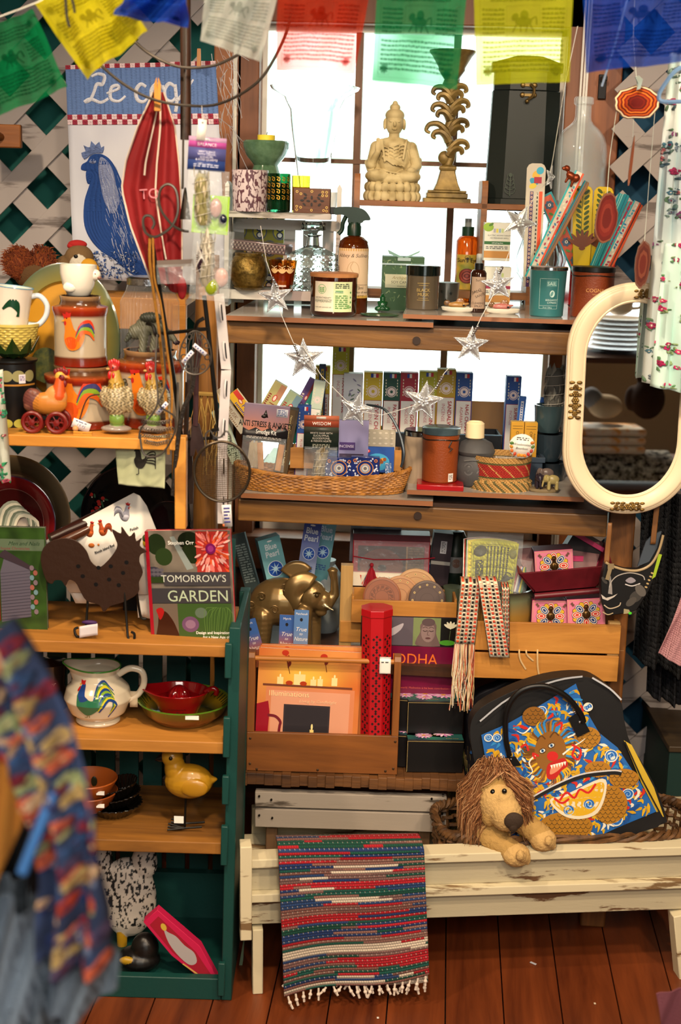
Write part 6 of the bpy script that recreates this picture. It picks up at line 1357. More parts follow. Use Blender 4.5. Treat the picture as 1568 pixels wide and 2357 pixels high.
def illum(A,w,h):
 g=mixc('#d0612c','#e8a05a',vnoise(60,44,18,2,2));yy,xx=np.mgrid[0:60,0:44]
 A.grid=mixc(g,mixc('#fbc84c','#fbc84c',np.zeros((60,44))),np.exp(-(((xx-20)/15)**2+((yy-14)/9)**2))[:,:])if 0 else g
 gl=np.exp(-(((xx-20)/14)**2+((yy-14)/8)**2))[...,None];A.grid=g*(1-gl)+np.array(lin('#fcc850'))*gl
 A.rect(20,84,w-12,h,'#e08c60');A.rect(32,92,w-22,h,'#e8a482');A.rect(12,78,w-18,83,'#7a4430');A.rect(62,122,168,h,'#3c3438');A.rect(66,126,164,h,'#343034')
 for x,y,ww,hh in((44,62,14,16),(82,54,26,24),(120,64,13,14),(136,62,12,16),(168,58,13,18)):A.rect(x,y,x+ww,y+hh,'#fce4a0');A.ell(x+ww/2,y-3,2,4,'#fff0b8')
 for x,y in((60,8),(64,20),(148,12)):A.line([(x,y),(x+8,y+34)],1.4,'#6a2a18');A.ell(x,y,8,6,'#c03a24');A.ell(x+6,y+12,4,7,'#7a2c1c',20)
 for x in(72,104):A.ell(x,74,8,5,'#b8401c')
 A.poly([(0,124),(26,116),(30,140),(28,188),(30,h),(0,h)],'#a01c2c',0);A.line([(26,148),(44,150),(56,162),(54,178),(50,h)],6,'#7a2430',4)
 A.text('Illuminations',26,104,12,'#fbe0a8',sx=1.05);A.text('Living by Candlelight',96,116,6.4,'#f4d0a8',shear=.3,sx=1.1)
 A.rect(124,176,133,h,'#fce08a');A.ell(128.5,170,2.4,7,'#ffe9a0');A.rect(108,192,120,h,'#f4d890')
def book(label,px,py,w,h,Y,deco,cover,z=None,ry=0,rz=0,rx=0,th=16,spine=None,group=None):
 t=T('book',label,'book',px,py,Y,z=z,ry=ry,rz=rz,rx=rx,group=group)
 MB().box(-w/2,w/2,0,2,0,h).box(-w/2,w/2,th-2,th,0,h).box(-w/2,-w/2+2.5,2,th-2,0,h).build('cover',mt(cover,.35),t,bevel=.5);MB().box(-w/2+2.5,w/2-2,2,th-2,2,h-2).build('pages',mt('#e2dccc',.8),t,smooth=False)
 A=Art(w,h);deco(A,w,h);A.sh=[(np.clip(v,(0,0),(w,h)),t_,c_,l_)for v,t_,c_,l_ in A.sh];A.build('cover_print',t,vc(.25),flatfn(w,h,0,-.2));return t
hb=250
book('front candlelit fireplace book standing in the wooden toolbox',702,0,234,hb,YT+.027,illum,'#c8703a',z=PLK+.012,ry=1.5,rx=-2,th=14,group=None)
book('second copy of the fireplace book, just behind the front one',714,0,236,hb+3,YT+.044,illum,'#b0602e',z=PLK+.012,ry=-.2,rx=-2,th=14)
t=T('incense_tower','tall bright red octagonal pierced wooden incense tower in the toolbox','incense holder',862,0,YT+.045,z=PLK+.012,ry=-1)
hh=(P(862,1397,YT+.045).z-PLK-.012)/K[1];RT=mt('#b0101a',.35,coat=.3);MB().lathe([(36,0),(36,hh-16),(38,hh-15),(38,hh),(0,hh)],8,a0=math.pi/8).build('tower_body',RT,t,smooth=False,bevel=1)
A=Art(84,hh-60);
for i in range(4):
 x=10.5+i*21+0;n=int((hh-70)/17)
 for j in range(n):
  y=8+j*17
  for dx,dy in((0,-6),(0,6),(-5.5,0),(5.5,0)):A.poly([(x+dx,y+dy-3.4),(x+dx+2.6,y+dy),(x+dx,y+dy+3.4),(x+dx-2.6,y+dy)],'#240608')
k,kz=K;HN=hh-60
def ofn(x,y,d):
 s=36*math.cos(math.pi/8);a=np.floor(x/21)-1.5;lx=(x%21-10.5)*1.28;ang=a*math.pi/4;
 ang=(np.floor(x/21)-1.5)*math.pi/4+0;r0=s*k+.0004+d
 return np.c_[np.sin(ang)*r0+np.cos(ang)*lx*k,-np.cos(ang)*r0+np.sin(ang)*lx*k,(HN-y+6)*kz]
oldn=A.sh;A.sh=[(v,t_,c_,1)for v,t_,c_,l_ in A.sh]
def ofn2(x,y,d):return ofn(np.clip(x,0,83.9),y,d)
o=A.build('pierced_pattern',t,vc(.6),ofn2);o.rotation_euler.z=math.pi/8
def bud(A,w,h):
 A.rect(0,0,w,h,'#6e0c36');A.rect(0,0,w,66,'#2a2426');A.rect(60,2,118,64,'#5e5660');A.poly([(60,34),(84,20),(96,16),(90,30),(70,44)],'#b8b0b8',3);A.rect(118,2,180,64,'#7c8a5c')
 A.poly([(128,64),(126,50),(134,34),(134,18),(146,8),(160,8),(170,18),(170,36),(176,52),(180,64)],'#6e5a58',3);A.ell(152,34,16,22,'#8a7472');A.ell(152,12,15,9,'#5a4a4c');
 for x in(145,159):A.line([(x-5,30),(x,32),(x+5,30)],1.6,'#3a2c2c',3);A.line([(x-6,25),(x,22),(x+6,25)],1.2,'#4a3a3a',3)
 A.line([(152,30),(150,40),(155,40)],1.4,'#5a4644');A.ell(152,47,6,2.2,'#5a3c3c');A.rect(180,2,w-2,64,'#141614');A.ell(196,56,18,6,'#4a9a2c')
 for q in(-60,-30,0,30,60):A.ell(202+math.sin(R(q))*8,22-math.cos(R(q))*5,3,9,'#e8e4c8',q)
 A.line([(202,28),(200,54)],1,'#5a6a4c');A.text('BUDDHA',176,106,24,'#e8702a','R',sx=.95);A.text('his life and teachings',192,120,6,'#e0a8a8','R',shear=.2,sx=1.2)
 A.text('world. Meditation is his basic contribution—',210,160,4.4,'#d05a50','R');A.text('consciousness into a vertical consciousness.',200,176,4.4,'#d05a50','R')
book('dark crimson Buddha book with photo strip, behind the red tower',930,0,218,318,3.10,bud,'#5a0a2c',z=PLK,ry=0,th=16)
def lotus(A,w,h):
 A.grid=mixc('#2a7a62','#1c2c4c',vnoise(10,24,5,3));A.text('Traditional Patterns',w*.45,h*.16,4.6,'#d8c878','C')
 for cx,cy,r in((w*.3,h*.62,19),(w*.66,h*.42,24)):
  for q in range(14):a=q*.449;A.ell(cx+r*.55*math.cos(a),cy+r*.42*math.sin(a),r*.55,r*.15,'#d888c4' if q%2 else'#f0d0e4',math.degrees(math.atan2(.75*math.sin(a),math.cos(a))),10)
  A.ell(cx,cy,r*.26,r*.18,'#e0a030')
 A.text('Incense Cones',w*.8,h*.94,3.4,'#c8a850','C')
lb=None
for px,py,Y,lab in((1000,1778,None,'lower right black box with lotus lid, under another lotus box'),(1001,0,None,'upper right black box with lotus lid, topmost of the stack'),(955,0,None,'lower left black lotus box, mostly hidden behind the front stack'),(953,0,None,'upper left black lotus box behind the front stack')):
 if lb is None:
  t=T('lotus_box',lab,'box',px,py,None,z=PLK,group='black incense boxes with lotus lids',rz=2);MB().box(-65,65,0,70,0,74).build('box_body',mt('#0c0b0c',.4),t,bevel=1)
  A=Art(128,68);lotus(A,128,68);A.sh=[(np.clip(v,(0,0),(128,68)),t_,c_,l_)for v,t_,c_,l_ in A.sh];A.build('lid_print',t,vc(.25),topfn(128,68,74.4,0,1));MB().box(-65,65,-.5,0,70,71).box(-64.5,-63.5,-.5,0,1,70).build('worn_edge',mt('#a8905a',.6),t);lb=t;yb=t.location.y;hb_=74*K[1]
 elif py==0:
  dup(lb,px,0,yb+(.036 if px>990 else .02+.02*('upper' in lab)),lab,rz=2 if px>990 else-6,z=PLK+(hb_+.001)*(1 if'upper' in lab else 0))
WK=mt('#6e4a26',.6,0,'noise','#3c2612',40.,bump=.3)
BZ=ZB+.002
YBK=PB(1290,1950).y+.022+.1
t=T('willow_basket','large rustic brown willow basket on the bench holding the dragon bag and plush lion','basket',1290,0,YBK,z=BZ,rz=AB)
hz=(P(1290,1926,YBK-.1).z-BZ)/K[1];basket(t,285,100,2,lambda u:hz+4*math.sin(2*math.pi*u),7,4.6,WK,n=150,flare=1.04,rimr=7,ex=4,stakes=30)
t=T('travel_bag','large zip travel bag printed with a blue and gold dragon, with black handles','bag',1310,1950,YBK-.075,ry=-1.7,rx=-4)
out=spl([(1082,1715),(1090,1645),(1160,1600),(1250,1568),(1330,1560),(1370,1572),(1418,1612),(1430,1660),(1446,1712),(1500,1800),(1532,1880),(1520,1900),(1400,1938),(1320,1950),(1180,1952),(1120,1850)],4)
rel=lambda x,y:(x-1310,(1950-y)*.955)
b=MB();b.prism([rel(*p)for p in out],6,66);b.build('bag_body',mt('#0e0e10',.55,bump=.2,sc_=20),t,bevel=8)
A=apx(1080,1555,1535,1955)
fab=[(1104,1694),(1165,1668),(1240,1626),(1316,1580),(1336,1632),(1372,1690),(1414,1722),(1468,1800),(1508,1868),(1420,1904),(1352,1938),(1180,1948),(1130,1830)]
side=[(1428,1706),(1446,1716),(1500,1812),(1526,1880),(1516,1882),(1470,1800)]
A.poly(fab,'#1f62ae');A.poly(side,'#c8a830')
def inside(x,y,pg):
 r=False;n=len(pg)
 for i in range(n):
  (x0_,y0_),(x1_,y1_)=pg[i],pg[(i+1)%n]
  if(y0_>y)!=(y1_>y)and x<(x1_-x0_)*(y-y0_)/(y1_-y0_)+x0_:r=not r
 return r
rd=random.Random(12)
def inn(x,y,m=7):return all(inside(x+dx,y+dy,fab)for dx,dy in((m,0),(-m,0),(0,m),(0,-m)))
for i in range(1300):
 x,y=rd.uniform(1100,1510),rd.uniform(1580,1950)
 if not inn(x,y,9):continue
 c_=rd.choice(['#d8aa1c','#d8aa1c','#e8e2d0','#134a94','#2f86c8','#c89a1a','#d8aa1c','#c8281c']);a=rd.uniform(0,6.28);s=rd.uniform(6,13)
 A.line([(x-s*math.cos(a),y-s*math.sin(a)),(x+3,y-3),(x+s*math.cos(a+.6),y+s*math.sin(a+.6))],[2,7.5,1.5],c_,3)
for x,y,r in((1400,1740,13),(1305,1870,15),(1370,1845,13),(1320,1925,12),(1415,1885,14),(1140,1700,9),(1440,1826,12),(1345,1632,9),(1120,1700,8),(1240,1640,10)):
 A.ell(x,y,r+2,r+1,'#e8e2d0');A.ell(x,y,r,r-1,'#2266b8')
 A.line([(x+r*(1-i/22)*math.cos(i*.55),y+r*(1-i/22)*math.sin(i*.55))for i in range(20)],1.4,'#a8d0f0')
def scales(cx,cy,rx,ry,base='#a8741c'):
 A.ell(cx,cy,rx,ry,base,0,26)
 for j in range(int(ry*2/9)):
  for i in range(int(rx*2/12)+1):
   x=cx-rx+i*12+(6 if j%2 else 0);y=cy-ry+6+j*9
   if((x-cx)/rx)**2+((y-cy)/ry)**2<.8:A.line([(x-6,y),(x-3,y+5),(x+3,y+5),(x+6,y)],1.1,'#2c2410',2)
scales(1300,1900,62,34);scales(1400,1850,40,44);scales(1430,1790,34,22);scales(1222,1652,26,22,'#8a5a18');scales(1345,1700,30,24);scales(1370,1770,30,18)
A.poly([(1262,1840),(1300,1826),(1380,1790),(1390,1820),(1372,1868),(1330,1882),(1290,1872)],'#e0d8c0',4);A.poly([(1268,1842),(1300,1832),(1376,1798),(1384,1822),(1366,1862),(1330,1875),(1294,1866)],'#d8aa1c',4)
for x,y,r in((1306,1862,12),(1352,1848,12)):A.ell(x,y,r,r-1,'#2266b8');A.line([(x+r*(1-i/22)*math.cos(i*.55),y+r*(1-i/22)*math.sin(i*.55))for i in range(20)],1.4,'#a8d0f0')
for pts in(((1285,1840),(1300,1822),(1318,1834),(1330,1815),(1350,1822),(1366,1802)),((1272,1835),(1290,1846),(1306,1836))):A.line(pts,5,'#c8201c',4)
A.poly([(1212,1716),(1220,1690),(1250,1676),(1280,1682),(1300,1712),(1304,1744),(1292,1780),(1262,1790),(1236,1778),(1218,1750)],'#8a5a1e',5)
for i in range(64):
 a=i*.0982;x,y=1262+44*math.cos(a),1732+54*math.sin(a);l=rd.uniform(14,26);A.line([(x-8*math.cos(a),y-8*math.sin(a)),(x+l*.6*math.cos(a),y+l*.6*math.sin(a)),(x+l*math.cos(a+.5),y+l*math.sin(a+.5))],[6,4,1],rd.choice(['#8a5a1e','#a8741c','#6a4214','#d8aa1c','#2f86c8']),3)
for x,y in((1240,1700),(1270,1692)):A.line([(x-10,y+8),(x,y-4),(x+10,y+4)],3,'#5a3812',4);
for x,y in((1244,1730),(1264,1718)):A.ell(x,y,8,6,'#3a2410',-20);A.ell(x,y,6.4,4.4,'#e8e0d0',-20);A.ell(x,y,3.2,3.6,'#3a78b8');A.ell(x,y,1.6,2,'#0c0c10')
A.ell(1267,1742,13,11,'#c8201c');A.ell(1265,1738,4,3,'#e85a4a');A.poly([(1254,1786),(1256,1762),(1272,1752),(1294,1746),(1302,1762),(1288,1774),(1276,1790),(1262,1794)],'#b81c18',4);A.poly([(1262,1782),(1264,1768),(1276,1760),(1292,1756),(1288,1766),(1274,1778)],'#d88a6a',4)
for i in range(6):A.poly([(1262+i*6,1762-i*1.6),(1266+i*6,1771-i*1.6),(1268+i*6,1761-i*1.6)],'#f4f0e4')
for s in(((1228,1740),(1214,1756),(1222,1776),(1210,1788)),((1290,1738),(1310,1722),(1330,1710),(1340,1702)),((1216,1676),(1200,1690),(1184,1684)),((1300,1700),(1318,1690),(1310,1676))):A.line(s,[4,3,1],'#ece8dc',4)
for s in(((1310,1716),(1330,1728),(1326,1748),(1312,1740),(1318,1722)),((1236,1742),(1222,1736),(1228,1748)),((1272,1674),(1286,1668),(1284,1684)),((1194,1722),(1206,1716),(1212,1730))):A.line(s,5,'#c8241c',4)
A.line([(1208,1846),(1260,1816),(1330,1786),(1400,1776),(1424,1778)],11,'#0f0f12',5);A.line([(1208,1842),(1260,1812),(1330,1782),(1400,1772),(1424,1774)],3.4,'#c8c8cc',5)
A.poly([(1360,1930),(1420,1902),(1512,1866),(1526,1886),(1512,1902),(1400,1936)],'#0f0f12')
A.line([(1430,1708),(1470,1790),(1524,1884)],3,'#0c0c0e');A.line([(1100,1662),(1170,1608),(1270,1572),(1330,1563)],4,'#a8acb4',4);A.line([(1352,1566),(1392,1590),(1420,1616)],4,'#b8bcc4',4)
nz_=vnoise(60,60,9,11,2)
def bagfn(x,y,d):
 k,kz=K;n=nz_[np.clip((y/400*59).astype(int),0,59),np.clip((x/455*59).astype(int),0,59)]
 ed=np.zeros(len(x));return np.c_[(x-230)*k+2.5*k*0+0*ed,(2-6*np.sin(y/60+x/90))*k*.6-d-.004,(395-y)*.972*kz]
A.build('dragon_print',t,vc(.6),bagfn,14);
b=MB()
b.tube([(x-1310,yy,1950-y)for x,y,yy in spl([(1168,1745,-8),(1158,1700,-14),(1160,1640,-22),(1190,1600,-26),(1240,1590,-26),(1290,1612,-20),(1325,1650,-12),(1335,1672,-8)],6,False)],6.5,10)
b.prism([rel(*p)for p in[(1150,1742),(1182,1738),(1196,1758),(1150,1762)]],-8,-4).prism([rel(*p)for p in[(1300,1652),(1325,1636),(1350,1680),(1322,1694)]],-8,-4)
b.build('handle',mt('#0b0b0c',.4),t)
b=MB()
for x,y in((1161,1729),(1172,1753),(1314,1650),(1326,1672)):b.ell((x-1310,-9,1950-y),3,8,6)
b.build('rivets',SILV,t);t.children[-1]['kind']='stuff'
t=T('patterned_bag','dark bag with blue and purple comic print half hidden behind the dragon bag','bag',1120,1900,3.14,ry=-2)
MB().prism(spl([(-50,0),(-52,150),(-46,270),(10,310),(70,300),(80,0)],4),0,40).build('bag_body',mt('#15121a',.6),t,bevel=4)
A=Art(110,290);rd=random.Random(5)
for i in range(90):A.ell(rd.uniform(6,104),rd.uniform(12,284),rd.uniform(3,9),rd.uniform(2,6),rd.choice(['#2a5a9a','#5a2a6a','#8a2a4a','#3a6a3a','#8a8478','#1a1a2a','#6a7a2a']),rd.uniform(0,180),9)
A.build('print',t,vc(.6),flatfn(110,290,12,-.4))
t=T('plush_toy','dim green and brown furry plush mostly hidden behind the lion','plush toy',1058,1890,3.16);b=MB();rd=random.Random(6)
for i in range(500):
 a,z=rd.uniform(0,6.28),rd.uniform(0,190);b.col=rd.choice(['#6a7a2a','#4a3a24','#5a4628','#7a6a3a']);r_=20;x,y=r_*math.cos(a)*1.1,r_*math.sin(a);b.tube([(x*.7,y*.7,z),(x*1.3,y*1.3,z-10),(x*1.5,y*1.4,z-26)],[1.4,1,.3],3)
b.build('fur',vc(.9),t)
t=T('plush_lion','tan plush lion with a long brown mane resting its paws over the basket rim','plush toy',1160,1978,PB(1160,1966).y+.012)
r_=lambda x,y,d:(x-1160,d,1976-y);c1,c2='#b08c50','#c9a468'
pt=[('e',r_(1128,1815,30),(44,42,46),c1),('e',r_(1134,1845,0),(38,36,44),c2),('e',r_(1156,1862,-24),(36,32,38),c2),('e',r_(1150,1830,-14),(26,26,24),c2),('e',r_(1120,1872,-8),(18,20,26),c1),('e',r_(1130,1920,30),(48,44,44),c1),('c',r_(1128,1930,6),r_(1176,1950,-20),26,26,c1),('e',r_(1184,1952,-28),(32,30,25),c2),('c',r_(1190,1890,20),r_(1240,1918,0),26,26,c1),('e',r_(1246,1925,-8),(31,28,25),c2),('e',r_(1180,1860,90),(70,50,60),c1)]
pt+=[('e',r_(1198+i*5,1948+i*5,-50+i*6),(9,9,12),c2)for i in range(-2,3)]+[('e',r_(1262+i*4,1925+i*5,-26+i*5),(9,9,11),c2)for i in range(-2,2)]
fz=vnoise(300,300,3,4)
blob('lion_body',pt,vc(.95,bump=.6,s=500),t,2.4,5,disp=lambda v:(fz[np.clip(v[:,2]*1+20,0,299).astype(int),np.clip(v[:,0]+140,0,299).astype(int)]-.5)*2)
b=MB();b.ell(r_(1170,1865,-54),(22,9,19)).ell(r_(1170,1876,-54),(12,9,14));b.build('nose',mt('#35261a',.8,bump=.4,sc_=300),t)
b=MB();b.ell(r_(1124,1816,-20),(6.6,6,6.6)).ell(r_(1148,1808,-33),(6,5,6));b.build('eyes',mt('#0c0806',.08,coat=1),t)
b=MB();b.tube([r_(1160,1890,-50),r_(1168,1898,-46),r_(1176,1890,-50)],1.2,5);b.build('mouth_seam',mt('#5a4428',.9),t)
b=MB();rd=random.Random(2);cxh,czh,ch=1130,1816,20
for i in range(3400):
 a=rd.uniform(-.35,math.pi+.9)if i%5 else rd.uniform(0,6.28);rr_=rd.uniform(30,46);dd=rd.uniform(-8,62)
 x0,z0=cxh+rr_*math.cos(a),-rr_*1.05*math.sin(a)+czh;l=rd.uniform(36,96);out_=rd.uniform(6,24)
 b.col=rd.choice(['#8a5832','#9a683e','#7a4a2a','#b07c50','#6a3e22','#c09468']);sx=math.cos(a);ex=x0+out_*sx+rd.uniform(-7,7)+sx*12;ez=z0-math.sin(a)*16+l*(1 if math.sin(a)<.75 else .55)
 if abs(ex-1156)<50 and ez>1800 and dd<24:ex=1100-rd.uniform(0,25)if ex<1150 else 1205+rd.uniform(0,20)
 p1=r_(x0+out_*sx*.7+rd.uniform(-4,4),z0-math.sin(a)*20+l*.18,dd-6);w_=rd.uniform(.7,1.3)
 b.tube([r_(x0-sx*8,z0,dd+6),p1,r_((x0+ex)/2+out_*sx*.9,(z0+ez)/2,dd-8+rd.uniform(-5,5)),r_(ex,ez,dd-2)],[w_,w_,w_*.8,.25],3)
b.build('mane',vc(.8),t)
# ================================================================ rag rug over the bench
A=Art(340,330);rg=np.random.default_rng(3);rows,colsn=58,240;g=np.zeros((rows*3,colsn,3));pc=[lin(x)for x in('#a8141f','#0d4a3c','#1c3568','#8a6258','#d8c8b4','#7c5a56','#b81c2a','#14544a','#24406e','#7a5048')]
for j in range(rows):
 i=0;
 while i<colsn:
  l=int(rg.integers(20,120));c=np.array(pc[rg.integers(0,len(pc))if rg.random()<.5 else(j//3)%len(pc)]);g[j*3:j*3+3,i:i+l]=c*(.85+.25*rg.random());i+=l
 g[j*3+2]*=.35;ph=(j%2)*2
 g[j*3:j*3+2,ph::4]*=.55
 if j%2==0:g[j*3,3::8]=np.array(lin('#b8b0a4'))
k_=1
rp={}
def rugfn(top,low,d0):
 TL,TR,BR,BL=PB(640,1957,-.045),PB(974,1951,-.045),PB(984,low[1],-.06),PB(653,low[0],-.06);org=TL
 def fn(x,y,d):
  u=(x/340)[:,None];v=(y/330)[:,None];vv=np.clip((v-top)/(1-top),0,1);q=[np.array(a-org)for a in(TL,TR,BR,BL)]
  p=(q[0]*(1-u)+q[1]*u)*(1-vv)+(q[3]*(1-u)+q[2]*u)*vv
  ov=np.clip(top-v,0,1)/max(top,1e-3);nab=np.array(na);p=p+nab*(.07*ov)+np.array((0,0,.008))*np.sin(ov*3.1)-nab*(.006*np.sin(u*5+v*3)*v+d0)-nab*d
  p[:,2:3]+=.006*np.sin(u*7)*v-.004*np.abs(np.sin(v*92*math.pi))*0
  rowb=.0016*np.abs(np.sin(v*rows*math.pi));return p-nab*rowb
 return fn,org
rug=E('rag_rug',PB(640,1957,-.045),'striped multicolour rag rug folded over the front of the white bench','rug')
A.grid=g;fn,org=rugfn(.12,(2286,2236),.014);A.build('woven_front',rug,vc(.95,bump=.5,s=500),fn,solid=.004)
A.grid=np.roll(g,37,axis=0);fn2,_=rugfn(.12,(2258,2262),.0);A.build('woven_back',rug,vc(.95,bump=.5,s=500),fn2,solid=.004)
b=MB(m=True);rd=random.Random(2)
for i in range(19):
 for f_,big in((fn,1),(fn2,.8)):
  u=(i+.5)/19*340;p=Vector(f_(np.array([u]),np.array([330.]),np.array([.002]))[0]);L=rd.uniform(.012,.024)*big;dx=rd.uniform(-.008,.008)
  b.col='#d8c8b8';b.tube([p,p+Vector((dx*.5,-.002,-L*.5))],.0022,5);b.ell(p+Vector((dx*.6,-.002,-L*.55)),.0042,8,6);b.tube([p+Vector((dx*.6,-.002,-L*.55)),p+Vector((dx*1.5,-.003,-L*1.1))],.0025,5)
b.build('fringe',vc(.9),rug)
# ================================================================ floor bits
for i,(px,py,r_,c_)in enumerate(((1226,2219,16,'#b8b8c0'),(870,2345,5,'#d8d4cc'),(1370,2312,5,'#c8b8a0'))):
 t=T('paper_scrap',('pale grey paper sliver on the floor in front of the bench','tiny white scrap on the floor at the bottom edge below the rug','tiny crumpled tan scrap on the floor at the lower right')[i],'scrap',px,py,None,z=.001,rz=-40*(i==0));MB().box(-r_/2,r_/2,0,6,0,1.5).build('scrap',mt(c_,.8),t,bevel=.5)
t=T('cardboard_sheet','thin pale green board edge leaning between cabinet and bench','board',540,2330,2.82);MB().prism([(-14,0),(-2,40),(22,190),(24,330),(18,120),(2,8)],0,3).build('sheet',mt('#6a7a60',.7),t,smooth=False)
# ================================================================ on the cabinet shelves
CS=SHELF
def TC(name,label,cat,px,D,z,**kw):
 py=1000
 for _ in range(8):p=PC(px,py,D);py+=(p.z-z)/kk(p)[1]
 return T(name,label,cat,px,py,p.y,**kw)
z1,z2,z3,z4,z5=CS[1],CS[2],CS[3],CS[4],CS[5]
CAN=['#5e1a0e','#7a2810','#b08a5e','#b59468','#b08a5e','#6e2410','#c8641c','#b0501a','#5a3a20','#8a5428','#3a2414','#1c120c']
def rooster(A,x,y,s,cols,f=1):
 q=lambda*p:[(x+f*a*s,y+b*s)for a,b in p]
 A.poly(q((-26,-34),(-14,-44),(-8,-30),(-2,-12),(8,-4),(18,-12),(22,4),(14,26),(0,36),(-16,34),(-26,14),(-24,-10)),cols[0],4)
 A.poly(q((-24,14),(-10,6),(4,14),(0,32),(-14,32)),cols[1],4)
 for i,c in enumerate(cols[2:6]):A.line(q((4,4+i*4),(16,-22+i*6),(34,-28+i*9),(44,-10+i*8)),[7*s,9*s,7*s,3*s],c,4)
 A.poly(q((-26,-34),(-30,-46),(-22,-44),(-20,-52),(-14,-46),(-8,-48),(-10,-38)),'#b0201a');A.poly(q((-26,-32),(-34,-28),(-25,-27)),'#d89a30');A.ell(x-f*19*s,y-35*s,1.6*s,1.6*s,'#120c08');A.ell(x-f*23*s,y-24*s,3*s,5*s,'#b0201a')
def canister(px,r,h,D,z,label):
 t=TC('canister',label,'canister',px,D,z);K0=K
 pf=[(r*.94,0),(r,4),(r,h*.14),(r*.98,h*.17),(r*.98,h*.7),(r,h*.74),(r*1.04,h*.8),(r*1.04,h*.85),(r*.78,h*.88),(r*.74,h*.93),(r*.78,h),(r*.7,h),(r*.66,h*.8)]
 cl=['#4a120a','#7a1e0e','#5e2410','#a89880','#b0a088','#6e1e10','#8a2410','#a8481c','#5e3a20','#4a2e1c','#a8845c','#4a3020','#2a1a10']
 MB().lathe(pf+[(0,h*.8)],44,cols=cl+['#1c120c']).build('canister_body',vc(.18,coat=.7),t)
 A=Art(110,96);rooster(A,54,50,.95*r/58,['#d8741c','#c84c18','#c83a1c','#3a3a6a','#7a9a2a','#c85a20'])
 A.build('rooster_relief',t,vc(.2,coat=.6),cylfn(r+1.6,110,96,h*.2),8);return t
cu=z1+.165;kq=kk(PC(190,860,DC+.14))[1];hl=(PC(190,842,DC+.13).z-z1)/kq
canister(192,84,hl,DC+.13,z1,'large cream and red rooster canister at the bottom of the stack');canister(186,61,160,DC+.13,z1+hl*kq,'smaller cream and orange rooster canister stacked on the large one')
canister(346,78,172,DC+.16,z1,'right hand cream and red rooster canister behind the hens')
t=TC('bird_mug','white porcelain mug with a bird head, on top of the canister stack','mug',181,DC+.13,z1+(hl+158)*kq)
MB().lathe([(20,0),(26,3),(36,24),(42,52),(42,72),(39,72),(37,50),(0,12)],40).build('mug_body',mt('#e8e2d4',.2,coat=.4),t);pw=mt('#e8e2d4',.2,coat=.4)
MB().ell((40,-8,50),(13,12,13)).build('bird_head',pw,t);MB().ell((-14,-30,22),(16,8,12)).build('wing',pw,t);MB().ell((50,-14,44),(5,4,3)).ell((42,-20,53),1.6).build('beak',mt('#8a5a4c',.4),t)
t=TC('oval_platter','large mustard yellow platter with speckled green rim leaning behind the canisters','platter',147,DC+.235,z1,rx=-6)
Mx=Matrix.Translation((0,0,172))@Matrix.Rotation(R(90),4,'X');MB().lathe([(0,0),(96,0),(100,8),(126,16),(130,14),(128,10),(104,0),(90,-4),(0,-4)],60,sy=1.34,M=Mx,cols=['#c08a22','#c08a22','#8a8040','#5a6240','#4a5a48','#5a6240','#4a4a30','#6a5020','#6a5020']).build('platter_dish',vc(.3,coat=.4),t)
A=Art(70,70);A.line([(10,40),(20,20),(34,40),(54,34),(60,14)],1.6,'#8a5a1c',4);A.line([(30,44),(28,62),(38,60)],1.2,'#8a5a1c');A.build('faint_rooster',t,vc(.4),flatfn(70,70,30,-1,120))
t=TC('tall_tin','black tole tin with painted scallops at the left edge','tin',30,DC+.12,z1);MB().lathe([(52,0),(54,4),(54,142),(58,146),(58,150),(0,154)],40).build('tin_body',mt('#0f0f10',.35),t)
A=Art(150,140);[A.ell(18+i*28,24,15,13,'#8a8458')or A.ell(18+i*28,20,13,12,'#141414')for i in range(5)];A.rect(0,42,150,46,'#a8742c');[A.ell(18+i*28,130,13,10,'#a8a040')or A.ell(18+i*28,134,10,8,'#141414')for i in range(5)]
A.build('painted_scallops',t,vc(.4),cylfn(54.4,150,138,2),8);A=Art(16,20,'#d8d0d8');A.scrib(2,3,12,12,4,'#6a5a8a');A.build('price_sticker',t,vc(.6),cylfn(55,16,20,100,a0=.65),5)
t=TC('corn_bowl','yellow basketweave bowl with dark green leaves standing on the black tin','bowl',32,DC+.12,z1+152*K[1])
def cb(u,v):a=2*math.pi*u;r_=np.interp(v,[0,.1,.5,1],[22,30,48,56])+1.2*math.sin(a*17+(int(v*12)%2)*math.pi)*(v>.15)+1.4*abs(math.sin(v*12*math.pi));return(r_*math.cos(a),r_*math.sin(a),4+68*v)
MB().grid(cb,130,48,wrap=True).lathe([(55,70),(59,74),(59,80),(54,80),(50,60),(0,10)],44).build('bowl_body',mt('#c8b45c',.25,coat=.5),t)
b=MB();
for a in range(0,360,45):
 m=Matrix.Rotation(R(a+10),4,'Z');b._add([(0,-24,0),(-20,-36,12),(0,-58,50),(20,-36,12),(0,-44,14)],[(0,4,1),(1,4,2),(2,4,3),(3,4,0)],m)
b.build('leaves',mt('#1c3412',.3,coat=.4),t,smooth=False,solid=1)
t=TC('mug','white mug with dark green rooster tail in the yellow corn bowl','mug',22,DC+.12,z1+(152+60)*K[1],ry=6,rz=10)
MB().lathe([(32,0),(38,6),(44,96),(46,106),(43,106),(40,90),(0,20)],40).build('mug_body',mt('#ddd2c4',.2,coat=.5),t);b=MB();b.tube(spl([(40,0,88),(60,0,92),(78,0,74),(78,0,48),(62,0,26),(40,0,24)],5,False),6.5,10);b.build('handle',mt('#c8d0d8',.2,coat=.5),t)
MB().tube([(45*math.cos(a),45*math.sin(a),106)for a in np.linspace(0,6.28,40)[:-1]],1.6,6,closed=True).build('blue_rim',mt('#6a9ab4',.2),t)
